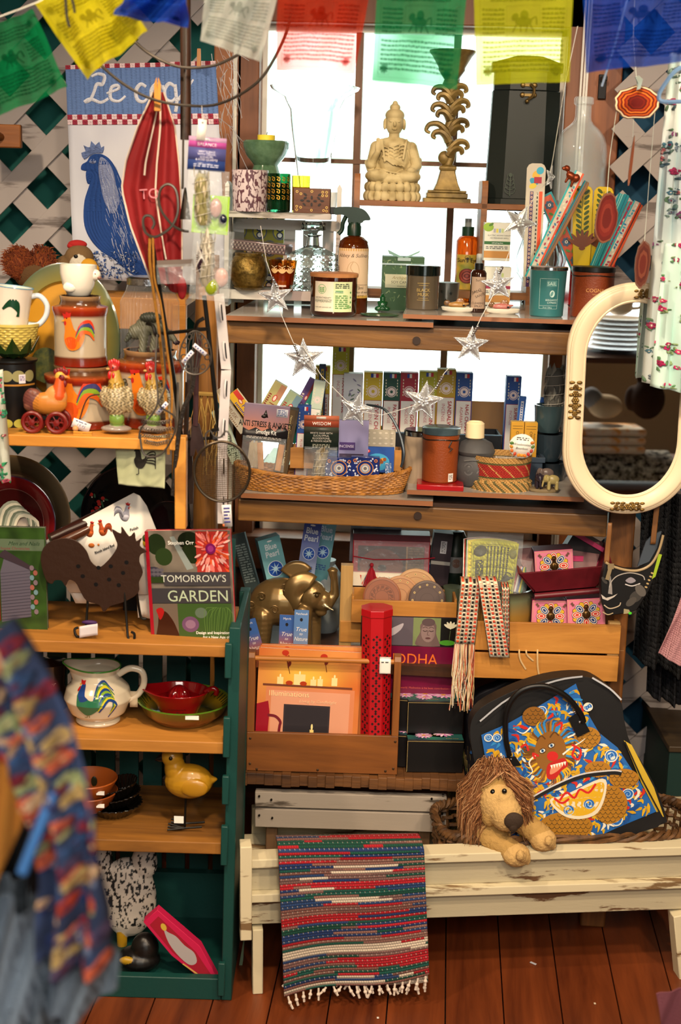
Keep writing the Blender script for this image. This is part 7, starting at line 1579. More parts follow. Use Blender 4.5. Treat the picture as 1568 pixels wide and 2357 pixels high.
A=Art(60,60);[A.line([(2,30),(20,8+i*4),(38,14+i*6),(42-i*2,44)],[5,6,2],'#123a24',4)for i in range(4)];A.build('painted_tail',t,vc(.25),cylfn(41,60,60,26,43,a0=.2),6)
t=TC('leaf_trivet','dark green mottled leaf shaped board between the bowl and canisters','trivet',104,DC+.18,z1+.07);MB().prism(spl([(-26,20),(-34,50),(-20,80),(4,88),(26,76),(34,48),(14,22),(20,0),(0,6)],5),0,8).build('board',mt('#24341a',.5,0,'noise','#5a5a1c',60.),t,bevel=1.5)
def hen(label,px,D,z,s=1.):
 t=TC('hen_figurine',label,'figurine',px,D,z);global K;K1=K;K=(K[0]*s,K[1]*s);c,y_='#b0a07c','#b08c3c'
 pt=[('e',(0,0,12),(36,24,9),'#8a8078'),('e',(2,0,78),(30,27,40),c),('e',(-26,2,84),(12,14,24),c),('e',(28,2,78),(12,14,30),c),('c',(0,0,104),(-2,-2,140),20,12,y_),('e',(-4,-4,150),(12,11,13),'#a03028'),('c',(-6,0,50),(-8,0,16),9,7,'#5a7a3a'),('c',(10,0,50),(12,0,16),9,7,'#8a8a3c'),('e',(2,-6,34),(18,14,18),'#6a8a3c')]+[('c',(18,8,120-i*6),(30,12,80-i*5),6,4,'#3a3420')for i in range(2)]
 def f(v,col):
  n=np.sin(v[:,0]*.62+np.sin(v[:,2]*.31)*2)*np.sin(v[:,2]*.5+v[:,1]*.3);w=(np.abs(v[:,2]-80)<38)&(n<-.12);col=col.copy();col[w]*=.42;return col
 blob('body',pt,vc(.3,coat=.5),t,1.9,3,f,disp=lambda v:np.where(np.abs(v[:,2]-80)<40,np.sin(v[:,0]*.62+np.sin(v[:,2]*.31)*2)*np.sin(v[:,2]*.5+v[:,1]*.3)*1.3,0))
 b=MB()
 for i in range(5):b.ell((-14+i*5,-4,164-abs(i-2)*2),(4,3,8))
 b.build('comb',mt('#b01c1c',.25,coat=.5),t);MB().ell((-13,-10,134),(5,4,10)).ell((-4,-12,133),(4,4,9)).build('wattle',mt('#b81c1c',.25,coat=.5),t);MB().ell((-17,-9,148),(5,3,3)).build('beak',mt('#b08a4c',.3),t);MB().ell((-5,-15,152),1.8).build('eye',BLK,t)
 K=K1;return t
hen('left speckled white hen figurine on the upper cabinet shelf',268,DC+.045,z1);hen('right speckled white hen figurine behind the wire basket',352,DC+.06,z1,.97)
t=TC('pull_toy','orange wooden rooster pull toy on red spoked wheels','toy',112,DC+.04,z1)
pt=[('e',(0,0,66),(44,20,26),'#b8742c'),('e',(18,0,82),(26,17,26),'#c88a4c'),('c',(24,0,84),(28,0,120),18,11,'#c8501c'),('e',(28,0,128),(12,9,12),'#d8a040'),('e',(-36,0,72),(22,14,28),'#6a3a34'),('c',(-30,0,86),(-44,0,60),13,13,'#7a4a3c')]
blob('rooster_body',pt,vc(.4),t,1.8,4,lambda v,c:c*(1-.35*((v[:,0]<-18)&(np.sin(v[:,2]*.9+v[:,0]*.4)>.4)))[:,None])
b=MB();[b.ell((18+i*6,0,142-abs(i-2)*2),(5,3,7))for i in range(5)];b.ell((38,-2,112),(6,4,9)).ell((33,-8,126),(7,3,7));b.build('comb',mt('#6e161a',.4),t);MB().lathe([(5,0),(3,7),(.5,13)],12,M=Matrix.Translation((36,-2,128))@Matrix.Rotation(R(95),4,'Y')).build('beak',mt('#c88a4c',.4),t);MB().ell((31,-10,131),2).build('eye',BLK,t)
for x in(-32,24):
 for yy in(-26,18):
  b=MB();Mx=Matrix.Translation((x,yy,26))@Matrix.Rotation(R(90),4,'X');n_=36;b.tube([(x+21*math.cos(a),yy,26+21*math.sin(a))for a in np.linspace(0,6.283,n_)[:-1]],5,8,closed=True);b.lathe([(7,-4),(7,5),(0,6)],16,M=Mx)
  for q in range(6):b.tube([(x,yy,26),(x+20*math.cos(q*1.047),yy,26+20*math.sin(q*1.047))],1.5,5)
  b.build('wheel',mt('#6e1410',.4),t)
MB().beam((-32,-20,26),(-32,14,26),4,4).beam((24,-20,26),(24,14,26),4,4).beam((-32,-8,34),(24,-8,34),5,8).build('axle',IRON,t)
t=TC('wooden_bead','small pale wooden bead in front of the rooster toy','bead',174,DC+.03,z1+.005);MB().ell((0,0,6),7).build('bead',mt('#c8925c',.5),t)
t=TC('clothespin','small wooden clothespin lying on the shelf edge','clothespin',190,DC+.012,z1,rz=-4);MB().box(-22,22,0,5,0,4).box(-22,22,0,5,5,9).box(-4,0,-1,6,0,9).build('pin_body',mt('#c88a30',.5),t,bevel=.6)
t=TC('price_tag','white handwritten price tag on a brown cord leaning on the canister','tag',183,DC+.035,z1+8*kq,ry=20);A=Art(42,22,'#e0dce0');A.text('19.95',21,15,6.5,'#2a3a7a','C',shear=.3,rot=4);A.scrib(6,3,26,4,1,'#2a3a7a');A.build('tag_sheet',t,vc(.7),flatfn(42,22,0,0,0),solid=.0008)
b=MB();b.tube(spl([(-8,4,18),(-10,8,60),(0,8,84),(40,8,98),(76,6,96)],6,False),1.6,6);b.build('brown_cord',mt('#3a1c14',.6),t)
t=TC('glass_jar','tall ribbed clear glass jar with a silver lid behind the grey figure','jar',345,DC+.225,z1+.005)
def gj(u,v):a=2*math.pi*u;r_=np.interp(v,[0,.03,.85,.93,1],[56,62,62,50,46])+.9*math.cos(a*46);return(r_*math.cos(a),r_*math.sin(a),170+182*v)
h_=(PC(345,655,DC+.225).z-t.location.z)/K[1]
def gj(u,v):a=2*math.pi*u;r_=np.interp(v,[0,.02,.88,.95,1],[60,66,66,54,50])+.9*math.cos(a*46);return(r_*math.cos(a),r_*math.sin(a),h_*v)
MB().grid(gj,184,24,wrap=True).build('jar_body',mt('#c8c8c8',.05,alpha=.14,coat=1),t);MB().lathe([(52,h_),(52,h_+14),(48,h_+18),(0,h_+18)],40).build('lid',SILV,t)
t=TC('carved_figure','grey green carved animal figure climbing on the right canister','figurine',345,DC+.15,z1+172*kq);c,d_='#5c5c4c','#3e4238'
blob('figure',[('e',(0,0,60),(34,20,22),c),('e',(-30,-10,46),(18,14,18),c),('c',(-42,-14,40),(-52,-14,26),8,5,d_),('c',(20,-12,54),(10,-20,6),12,9,c),('c',(-10,-12,50),(-14,-20,4),12,9,c),('e',(14,-18,4),(13,12,8),'#3a1c18'),('e',(-16,-16,2),(12,10,7),'#3a1c18'),('c',(24,-6,62),(58,-6,30),10,7,c),('e',(62,-8,24),(9,7,6),'#2a1a24'),('e',(4,-12,80),(26,16,12),d_)],vc(.45),t,1.8,3,disp=lambda v:np.sin(v[:,0]*.9+v[:,2]*.5)*.8)
t=TC('plush_rooster','brown plush rooster with yellow beak lying on the upper pine board','plush toy',118,DU+.08,UPZ);c,br='#5e4428','#4a2812'
blob('plush_body',[('e',(-30,0,42),(58,36,40),c),('e',(40,0,56),(34,26,32),'#6a5030'),('e',(66,-4,80),(34,28,32),'#6e5434'),('e',(68,-24,70),(20,12,24),'#c8c0b0')],vc(.95,bump=.5,s=300),t,2.4,5)
blob('beak',[('e',(92,-28,66),(20,14,16),'#c8901c'),('e',(108,-30,58),(9,9,10),'#c8901c')],vc(.8),t,2,4);blob('feet',[('c',(-44,-34,8),(-6,-36,14),9,12,'#c8901c'),('c',(-6,-36,14),(8,-36,32),14,11,'#c8901c'),('c',(-4,-36,12),(26,-36,12),12,9,'#c8901c')],vc(.8),t,2,4)
MB().ell((62,-2,112),(22,12,10)).ell((50,-2,108),(12,10,8)).build('comb',mt('#a01c1c',.9),t);MB().ell((64,-35,86),(5,3,4)).build('eye',BLK,t)
b=MB();rd=random.Random(4)
for i in range(1500):
 a,r_=rd.uniform(0,6.28),rd.uniform(0,1)**.5;cx,cz=(-66,62)if i%3 else(-16,66);x,z=cx+34*r_*math.cos(a),cz+36*r_*math.sin(a);l=rd.uniform(14,30);b.col=rd.choice(['#6a2c10','#7e3a16','#5a240e','#8a481c']);dx=rd.uniform(-12,12)-(6 if i%3 else-2)
 b.tube([(x,-22-10*(1-r_),z),(x+dx*.4,-30,z+l*.4),(x+dx,-28,z+l*.7-8)],[1.6,1.3,.3],3)
b.build('feather_fur',vc(.9),t)
t=TC('serving_platter','wide olive brown glazed platter leaning at the left behind the red plate','platter',25,DC+.25,z2,rx=-8)
hh=(PC(25,1052,DC+.25).z-z2)/K[1];Rr=138;Mx=Matrix.Translation((0,0,hh-Rr))@Matrix.Rotation(R(90),4,'X');MB().lathe([(0,0),(96,0),(102,6),(132,16),(138,15),(134,8),(104,-3),(0,-4)],56,M=Mx,cols=['#4a3a2a','#4a3a2a','#3a3020','#5a4c38','#7a6038','#3a3020','#3a3020','#3a3020']).build('platter_dish',vc(.2,coat=.5),t)
MB().box(-30,30,2,10,0,hh-Rr).build('plate_stand',IRON,t)
t=TC('rooster_plate','red rimmed plate painted with a white rooster tail, behind the house book','plate',24,DC+.19,z2,rx=-8)
Rr=104;hh=(PC(24,1100,DC+.19).z-z2)/K[1]-Rr;Mx=Matrix.Translation((0,0,hh))@Matrix.Rotation(R(90),4,'X')
MB().lathe([(0,0),(70,0),(76,5),(100,13),(Rr,12),(100,6),(0,-4)],50,M=Mx,cols=['#d8c8b8','#c8b8a8','#5a0c10','#6e1014','#1c2c4a','#3a0a0c','#3a0a0c']).build('plate_dish',vc(.12,coat=.8),t);MB().box(-20,20,2,8,0,hh-Rr).build('plate_stand',IRON,t)
A=Art(180,180);[A.line([(60+i*5,120),(70+i*6,60+i*2),(104+i*7,44+i*6),(128+i*3,76+i*8)],[4,8,2],['#9aa090','#d0ccb8','#6a7464'][i%3],4)for i in range(8)];A.ell(70,140,50,30,'#8ab0c8');A.build('painted_rooster',t,vc(.12,coat=.8),lambda x,y,d:np.c_[(x-90)*kz_l,-2*kz_l-d-.0*x-.006,(hh+90-y)*K[1]])if 0 else None
kx_=K[0];A.build('painted_rooster',t,vc(.12,coat=.8),flatfn(180,180,0,-14,hh-90))
t=TC('black_bowl','large glossy black bowl painted with red flowers, tilted behind the tea towel','bowl',300,DC+.2,z2,rx=-4)
hh=(PC(300,1072,DC+.2).z-z2)/K[1];Rr=112;Mx=Matrix.Translation((0,0,hh-Rr))@Matrix.Rotation(R(90),4,'X')
MB().lathe([(0,-30),(60,-28),(96,-4),(112,16),(108,16),(80,-6),(50,-14),(0,-16)][::-1],50,M=Mx).build('bowl_body',mt('#08080a',.06,coat=.9),t);MB().box(-20,20,24,34,0,hh-Rr).build('plate_stand',IRON,t)
A=Art(90,130);rd=random.Random(3)
for i in range(22):x,y=rd.uniform(4,50),rd.uniform(4,120);A.ell(x,y,4.5,4,'#8a1c18');A.ell(x+8,y+3,5,2,'#2a4a34',rd.uniform(0,90));A.ell(x+2,y+6,1.6,1.6,'#a8a090')
A.build('painted_flowers',t,vc(.2,coat=.5),flatfn(90,130,-62,-10,hh-190));A=Art(50,50);rooster(A,30,30,.5,['#a86a3c','#c8a070','#8a8a80','#6a6a60','#b0b0a0','#8a8a80']);A.build('painted_rooster',t,vc(.2),flatfn(50,50,8,-8,hh-170))
for px,yy,rr,lb in((388,1160,50,'small black bowl at the right of the large black one'),):
 t=TC('black_bowl',lb,'bowl',px,DC+.17,z2);hh=(PC(px,1150,DC+.17).z-z2)/K[1];Mx=Matrix.Translation((0,0,hh-rr))@Matrix.Rotation(R(90),4,'X');MB().lathe([(0,-10),(30,-8),(rr,10),(rr-4,10),(26,-2),(0,-4)][::-1],40,M=Mx).build('bowl_body',mt('#0a0a0c',.08,coat=.9),t);MB().box(-10,10,4,12,0,hh-rr).build('plate_stand',IRON,t)
for a,b_,lb,mm in(((115,1240),(232,1188),'upper dark brown wooden handle pointing left under the black bowl','#2a1410'),((130,1252),(236,1200),'lower brown wooden handle with a metal cap under the black bowl','#4a2818')):
 p,q=PC(*a,DC+.06),PC(*b_,DC+.12);t=E('pan_handle',p,lb,'handle');o=MW().tube([p,p.lerp(q,.3),p.lerp(q,.8),q],[.010,.0115,.014,.015],14).build('handle_grip',mt(mm,.25,coat=.4),t);o.location=-t.location
 if mm[1]=='4':o=MW().tube([p,p+(p-q).normalized()*.012],[.0105,.008],14).build('metal_cap',SILV,t);o.location=-t.location
bk=lambda*a,**k:book(*a,**k)
def house(A,w,h):
 A.grid=mixc('#1c2c18','#3a5a24',vnoise(40,26,4,6,2));A.rect(0,26,w-2,52,'#5a6a54');A.text('Men and Nails',w-12,40,8.5,'#1c3a24','R',shear=.4);A.text('house Chronicles',w-36,50,6.4,'#7a2a3a','R')
 A.poly([(w-104,100),(w-92,60),(w-36,90),(w-36,200),(w-104,214)],'#5c5866');[A.line([(w-104,104+i*7),(w-36,96+i*7)],.9,'#3a3844')for i in range(16)]
 A.poly([(w-110,64),(w-92,50),(w-20,94),(w-36,94)],'#3a3038');[A.ell(w-32+(i%2)*8,90+i*11,5,6,['#7a6a74','#9a5a50','#6a8a94'][i%3])for i in range(10)];A.rect(w-140,110,w-106,210,'#6a1c1c');A.text('J. Kaltsos',w-58,h-12,9,'#e0dcd0','R')
bk('hardback about a shingled house, cropped by the left edge',40,1470,140,252,DC+.02,house,'#3a4434',z=None,ry=-.6,th=14)
def gard(A,w,h):
 A.grid=mixc('#4a4238','#8a8074',vnoise(40,30,5,4,2));A.ell(24,30,22,24,'#1e2c16');A.ell(40,58,20,20,'#283a1c');A.ell(100,22,26,20,'#141e10');A.ell(110,50,30,24,'#1e2a14');A.poly([(56,14),(66,12),(108,84),(92,88)],'#8a9490');A.ell(14,96,20,16,'#3a3844');[A.ell(6+(i%4)*9,88+(i//4)*9,5,4,'#5a5660')for i in range(12)]
 A.rect(116,2,190,94,'#a83028');rd=random.Random(2)
 for i in range(90):x,y=rd.uniform(118,188),rd.uniform(4,92);A.ell(x,y,9,2.6,rd.choice(['#d8542c','#e88a80','#c8342c','#e8b0a8','#d87068']),math.degrees(math.atan2(y-40,x-150)),8)
 A.ell(150,40,12,12,'#6a1450');A.ell(150,40,7,7,'#8a2c70');A.text('Stephen Orr',112,30,8,'#ecece4','R',bold=.02);A.rect(0,102,190,116,'#2a3a1c');A.rect(38,92,192,122,'#3e3c40');A.rect(0,128,192,162,'#3a383c')
 A.text("TOMORROW'S",182,114,15.5,'#c8ccc0','R');A.text('GARDEN',184,158,25,'#b0c0a4','R',sx=.98);A.rect(0,163,66,h,'#6a5c50');A.poly([(14,h),(18,210),(22,186),(34,180),(46,190),(60,216),(66,h)],'#3a1c10',4);A.poly([(18,186),(16,176),(28,172),(34,182),(24,200)],'#a01c1c',3)
 A.rect(66,163,192,h,'#3a5428');A.ell(94,210,20,18,'#6a4a6a');A.ell(94,210,12,10,'#8a6a84');A.ell(120,184,14,12,'#5a6a5a');[A.line([(130+i*4,h),(128+i*6,180+i%3*8),(150+i*3,172)],1,'#5a7a3a',3)for i in range(12)]
 for i,s in enumerate(('Design and Inspiration','for a New Age of','Sustainable Gardening')):A.text(s,184,232+i*10,6,'#ecece4','R',bold=.015)
 A.rect(0,0,8,h,'#9a1424')
bk('garden design book with dahlia photograph and red spine, leaning on the shelf',446,1478,196,252,DC+.03,gard,'#9a1424',ry=-3.6,rz=-6,th=16)
A=apx(100,1172,372,1420);A.poly([(100,1290),(126,1272),(308,1172),(322,1178),(338,1200),(366,1268),(370,1400),(250,1400),(160,1400),(110,1310)],'#e0dad0')
rooster(A,286,1218,.5,['#9a9aa8','#b8b8c4','#8a8a98','#c8c8d0','#8a8a98','#6a6a74'],-1)
for x,y,f_ in((206,1258,-1),(240,1254,1)):rooster(A,x,y,.42,['#a84818','#b85820','#8a3810','#a84818','#8a3810','#6a2a0c'],f_)
A.ell(212,1292,7,5,'#a85a1c');A.ell(228,1290,2.4,2.4,'#c87830');A.text('Rhode Island Red',220,1312,6,'#3a342c',rot=-24,shear=.2,sx=.8);A.text('Polish',300,1258,6,'#3a342c',rot=-20,shear=.2);A.ell(336,1282,7,10,'#c8a81c');A.ell(334,1272,6,8,'#3a4a1c')
t=TC('hen_towel','white tea towel printed with brown and grey hens, draped over the iron rooster rack','towel',236,DC+.09,z2+.04);A.o=A.o-np.array((0,0));
A.build('towel_cloth',t,vc(.85),flatfn(272,248,0,0,18),None,solid=.002);b=MB();b.grid(lambda u,v:(70+60*u+10*v,14+6*math.sin(9*u),130-150*v),10,10).grid(lambda u,v:(-110+60*u+46*v,12,100-90*v),6,6);b.build('towel_back',mt('#d8d2c8',.85),t,solid=2)
t=TC('rooster_rack','dark pierced iron rooster shaped napkin rack on curled wire legs','rack',236,DC+.045,z2)
out=spl([(-140,167),(-129,124),(-115,114),(-108,122),(-93,122),(-84,110),(-76,124),(-61,119),(-50,99),(-36,78),(-7,69),(3,53),(18,67),(50,78),(82,99),(84,124),(93,146),(85,170),(88,186),(102,194),(86,206),(91,224),(78,216),(74,236),(62,226),(45,248),(43,232),(23,241),(30,221),(35,206),(28,189),(10,167),(-7,155),(-25,167),(-36,192),(-57,212),(-82,218),(-111,212),(-132,196)],3)
b=MB();b.prism(out,0,3);b.build('rooster_plate',mt('#3a261c',.4,.35,bump=.3,sc_=60),t,bevel=1)
A=Art(200,100);[A.ell(x,y,5,4.5,'#060404')or A.ell(x-1,y-1,4,3.6,'#3a2c22')for x,y in((66,24),(94,20),(122,34),(90,50),(60,62),(112,62),(30,44),(20,22),(130,10))];A.build('dimples',t,vc(.5,metal=.3),flatfn(200,100,26,-.3,78))
b=MB();b.tube(spl([(-32,4,112),(-36,0,40),(-38,-16,6),(-54,-26,4),(-60,-22,18),(-52,-18,22)],5,False),3,8);b.build('leg',IRON,t);b=MB();b.tube(spl([(50,4,112),(56,-4,40),(62,-16,0),(74,-20,-6),(76,-16,10),(68,-14,14)],5,False),3,8);b.build('leg',IRON,t);b=MB();b.tube(spl([(76,8,112),(82,24,50),(88,24,34),(98,24,34)],5,False),3,8);b.build('leg',IRON,t)
t=TC('paper_tag','curled white and purple paper tag tied to the iron rooster leg','tag',204,DC+.02,z2+.001);MB().grid(lambda u,v:(-20+42*u,-6+8*u*(1-u),2+26*v+8*u),10,4).build('tag_sheet',mt('#cfc8cc',.7),t,solid=.8);MB().ell((2,2,36),(18,5,5)).build('tag_back',mt('#3a1450',.6),t)
t=TC('jug','white ceramic jug painted with a blue and green rooster','jug',226,DC+.1,z3)
def jg(u,v):
 a=2*math.pi*u;r_=np.interp(v,[0,.04,.1,.2,.45,.62,.78,.9,1],[46,50,44,62,76,70,50,46,52]);z=126*v
 sp=max(0,-math.cos(a))**6;r_+=sp*max(0,v-.7)*90;z+=sp*max(0,v-.8)*40;return(r_*math.cos(a),r_*math.sin(a),z)
JW=mt('#d0c4ac',.15,coat=.6);MB().grid(jg,72,60,wrap=True).build('jug_body',JW,t,solid=2.5);b=MB();b.tube([tuple(jg(i/90,1.0))for i in range(90)],1.8,6,closed=True);b.build('green_rim',mt('#3a7a2a',.2),t)
b=MB();b.tube(spl([(48,0,108),(74,0,122),(100,0,116),(106,0,92),(94,0,66),(70,0,50)],6,False),[8,7,7,7]*8 if 0 else 7.5,12);b.build('handle',JW,t)
A=Art(120,84);q=1
for i in range(9):A.line([(62+i*1.5,52+i*2),(70+i*3,18+i*3),(92+i*2.4,6+i*6),(112-i*2,26+i*7)],[4,6,2],['#1c3c7a','#4a7a3a','#c8c020','#1c3c7a','#7aa02a'][i%5],4)
A.poly([(22,16),(34,12),(40,30),(56,42),(72,38),(74,58),(60,72),(44,76),(28,60),(24,38)],'#2a6a4a',5);A.poly([(22,16),(34,12),(42,32),(50,40),(34,46),(26,34)],'#1c3c7a',4);A.poly([(18,14),(16,4),(26,6),(34,4),(32,14)],'#b01c1c');A.poly([(12,14),(20,11),(20,17)],'#c89a2a');A.ell(20,22,3,5,'#b01c1c');A.line([(48,74),(46,82),(40,82)],1.5,'#6a6a2a');A.line([(52,74),(52,82)],1.5,'#6a6a2a')
def jfn(x,y,d):
 v=(112-y)/126;r_=np.interp(v,[0,.04,.1,.2,.45,.62,.78,.9,1],[46,50,44,62,76,70,50,46,52])+2;a=(x-60)/70;return np.c_[np.sin(a)*(r_*K[0]+d),-np.cos(a)*(r_*K[0]+d),(112-y)*K[1]]
A.build('painted_rooster',t,vc(.2,coat=.5),jfn,6);MB().grid(lambda u,v:(74+18*u,-6,36-0+36*v),2,4).build('price_tag',mt('#b8a88c',.7),t,solid=.8)
t=TC('dark_pitcher','dark brown pitcher with white lettering in shadow left of the rooster jug','pitcher',118,DC+.17,z3);MB().lathe([(34,0),(38,6),(34,60),(38,96),(40,104),(0,112)],36).build('pitcher_body',mt('#1a100c',.15,coat=.5),t);b=MB();b.tube(spl([(-34,0,88),(-58,0,80),(-58,0,44),(-36,0,26)],5,False),5,8);b.build('handle',mt('#1a100c',.15,coat=.5),t);A=Art(50,30);A.text('Butter',25,20,10,'#b8b0a0','C',shear=.2);A.build('lettering',t,vc(.3),cylfn(37,50,30,50),6)
def lat(name,lab,cat,px,D,z,pf,cols,nm='dish_body',**k):
 t=TC(name,lab,cat,px,D,z,**k);MB().lathe(pf,52,cols=cols).build(nm,vc(.15,coat=.6),t);return t
t=lat('pasta_bowl','yellow and green painted bowl holding the red juicer','bowl',424,DC+.12,z3,[(0,0),(60,0),(70,6),(92,24),(104,46),(107,48),(104,50),(90,34),(66,14),(0,10)],['#5a2c14','#5a2c14','#6a3416','#6a3416','#4a6a1c','#4a6a1c','#4a6a1c','#c89a18','#3a3a1c','#b8901c'])
A=Art(300,60);
b=MB();rd=random.Random(2);b.col='#2c3a14'
for i in range(46):a=i*.1366;rr0,rr1=100,86;b.tube([(rr0*math.cos(a),rr0*math.sin(a),47),(rr1*math.cos(a+.07),rr1*math.sin(a+.07),33)],[1.4,.6],4)
b.build('brush_strokes',vc(.3),t);t.children[-1]['kind']='stuff';MB().box(14,44,-104,-101,38,46).build('price_sticker',PAPER,t)
t=TC('citrus_juicer','glossy red ceramic citrus juicer with spout, sitting in the yellow bowl','juicer',412,DC+.11,z3+12*kk(PC(412,1690,DC))[1])
def jc(u,v):a=2*math.pi*u;r_=np.interp(v,[0,.1,.8,1],[34,38,62,68]);sp=max(0,-math.cos(a))**8*max(0,v-.6)*60;return((r_+sp)*math.cos(a),(r_+sp*.3)*math.sin(a)*.85,62*v+sp*.25)
RD=mt('#8a0a10',.12,coat=.8);MB().grid(jc,64,30,wrap=True).lathe([(30,2),(0,3)],24).build('juicer_body',RD,t,solid=2.5)
b=MB();b.grid(lambda u,v:((56-56*min(v*1.4,1)+26*0)*math.cos(6.283*u)if v<.4 else(24*math.cos((v-.4)/.6*1.57)*(1+.09*math.cos(6.283*u*12)))*math.cos(6.283*u),(56-56*min(v*1.4,1))*.85*math.sin(6.283*u)if v<.4 else(24*math.cos((v-.4)/.6*1.57)*(1+.09*math.cos(6.283*u*12)))*math.sin(6.283*u),42 if v<.4 else 42+30*math.sin((v-.4)/.6*1.57)),72,20,wrap=True);b.build('reamer',RD,t)
b=MB();b.tube(spl([(60,0,58),(76,0,66),(86,0,62),(84,0,52)],5,False),6,10);b.build('handle',RD,t);A=Art(80,34);A.text('Squeeze',40,13,9,'#3a1410','C',shear=.2);A.text('me Tight',40,27,9,'#3a1410','C',shear=.2);A.build('lettering',t,vc(.3),lambda x,y,d:np.c_[np.sin((x-40)/52)*((41+(34-y)*.42+2.2)*K[0]+d),-np.cos((x-40)/52)*.85*((41+(34-y)*.42+2.6)*K[0]+d),(42-y)*K[1]],6)
t=TC('metal_bird','yellow painted metal bird with a dark beak on black wire feet','figurine',428,DC+.06,z4)
Y_='#b0801c'
blob('bird_body',[('e',(6,0,110),(56,34,38),Y_),('e',(-26,0,138),(24,24,34),Y_),('e',(-32,0,164),(25,23,23),Y_),('c',(44,0,112),(68,0,116),16,4,Y_),('e',(22,-30,106),(32,8,20),'#a87818')],vc(.35,coat=.3),t,2,4)
MB().lathe([(10,0),(8,8),(2,20),(0,21)],16,M=Matrix.Translation((-52,0,162))@Matrix.Rotation(R(-110),4,'Y')).build('beak',mt('#0e0e12',.2),t);MB().ell((-33,-22,168),(4.5,3,4.5)).build('eye',BLK,t)
b=MB();b.tube([(0,-6,76),(-2,-6,8)],2.6)
for x0,yy in((-2,-14),(2,12)):
 for q in(-1,0,1):b.tube([(x0,yy,8),(x0-38,yy+q*10,10+q*3)],2.4,6)
 b.tube([(x0,yy,8),(x0+40,yy,12)],2.4,6)
b.build('wire_feet',IRON,t);MB().box(-26,-4,-12,-11,18,34).build('price_tag',PAPER,t)
for i,(zz,lb)in enumerate(((22,'lower terracotta bowl in the stack beside the glass dishes'),(54,'upper terracotta bowl with a leaf motif and price sticker'))):
 t=TC('terracotta_bowl',lb,'bowl',205,DC+.1,z4+zz*.00088,rz=0);MB().lathe([(0,0),(30,0),(52,18),(66,44),(64,46),(48,24),(28,6),(0,4)],44).build('bowl_body',mt('#a8541c' if i else'#8a4216',.4),t)
 MB().box(26,44,-52,-49,26,34).build('price_sticker',PAPER,t)
 if i:MB().ell((6,34,22),(7,2,12)).build('leaf_motif',mt('#1c2410',.4),t)
for i,(px,zz,rr,lb)in enumerate(((262,1,62,'lowest dark ribbed glass baking dish'),(268,24,56,'middle dark ribbed glass baking dish'),(272,46,50,'top dark ribbed glass baking dish tilted on the stack'))):
 t=TC('glass_dish',lb+' right of the terracotta bowls','dish',px,DC+.13,z4+zz*.00088,ry=-8*i,group=None)
 def gd_(u,v):a=6.283*u;r_=np.interp(v,[0,.3,.9,1],[rr*.6,rr*.75,rr,rr*1.04])*(1+.035*math.cos(a*28));return(r_*math.cos(a),r_*math.sin(a),26*v)
 MB().grid(gd_,140,12,wrap=True).lathe([(rr*.6,1),(0,1)],30).build('dish_body',mt('#17130f',.08,coat=.5,trans=.3),t,solid=2)
t=TC('wooden_chicken','white wooden chicken with black flecks and a red comb on the cabinet floor','figurine',285,DC+.16,z5)
blob('chicken_body',[('e',(10,0,110),(66,26,90),'#c8bcb0'),('e',(48,0,190),(30,22,40),'#c8bcb0'),('e',(-50,0,190),(26,22,40),'#c8bcb0'),('e',(-54,0,222),(18,16,18),'#c8bcb0'),('c',(-4,0,40),(-4,0,0),14,12,'#b88a14')],vc(.5,bump=.3,s=60),t,2.4,4,lambda v,c:np.where(((vnoise(300,200,(7,4),5,2)[np.clip(v[:,2],0,299).astype(int),np.clip(v[:,0]+100,0,199).astype(int)]>.6)&(v[:,2]>46))[:,None],np.array(lin('#1c1a1a')),c))
MB().prism(spl([(-62,232),(-66,262),(-56,256),(-50,276),(-42,262),(-34,282),(-26,264),(-30,232)],3),-5,5).build('comb',mt('#a01420',.4),t,bevel=1)
t=TC('black_clog','dark rounded black shoe shape with a yellow patch behind the chicken feet','shoe',320,DC+.06,z5);blob('shoe_body',[('e',(0,0,26),(50,40,26),'#100e0e'),('e',(14,0,50),(32,30,34),'#14100e'),('e',(-24,-30,36),(18,8,8),'#a8841c')],vc(.35),t,2.4,4)
t=TC('canvas_picture','small hot pink canvas with a white hen leaning in the cabinet corner','picture',440,DC+.02,z5)
cp=[(330,2130),(362,2102),(460,2182),(504,2260),(470,2262),(395,2205)]
MB().prism([(x-440,2262-y)for x,y in cp],0,26).build('canvas_side',mt('#c01048',.7),t,bevel=1);A=apx(330,2100,505,2262);A.poly([(344,2136),(364,2116),(450,2194),(490,2252),(468,2254),(396,2196)],'#9a1028');A.poly([(374,2138),(384,2150),(404,2160),(424,2180),(446,2196),(452,2218),(436,2224),(412,2206),(388,2176)],'#a8a0a0',4);A.ell(376,2140,6,9,'#c8a83c',-30);A.line([(420,2222),(456,2246)],3,'#c8a850');A.build('painted_hen',t,vc(.6),flatfn(175,162,-22,-.3))
A=Art(118,116,'#a8ae88');A.grid=mixc('#a4a982','#bcc09c',vnoise(30,30,6,8));A.poly([(48,32),(54,28),(60,36),(62,52),(74,50),(80,40),(70,66),(60,74),(48,70),(44,54),(48,46)],'#2a2620',4);[A.line([(66,58),(76,40+i*5),(92,36+i*7),(94,54+i*5)],[1,3,1],'#2a2620',4)for i in range(5)];A.line([(54,72),(54,86),(48,88)],1.6,'#2a2620');A.line([(46,34),(50,28),(54,26)],3,'#2a2620')
cloth('rooster_tea_towel','pale green linen tea towel with a small black rooster hanging off the upper shelf','towel',[(263,1004),(382,1004),(379,1124),(272,1116)],DC-.012,A,A.grid,wv=(.003,1.5,.2),solid=.002)
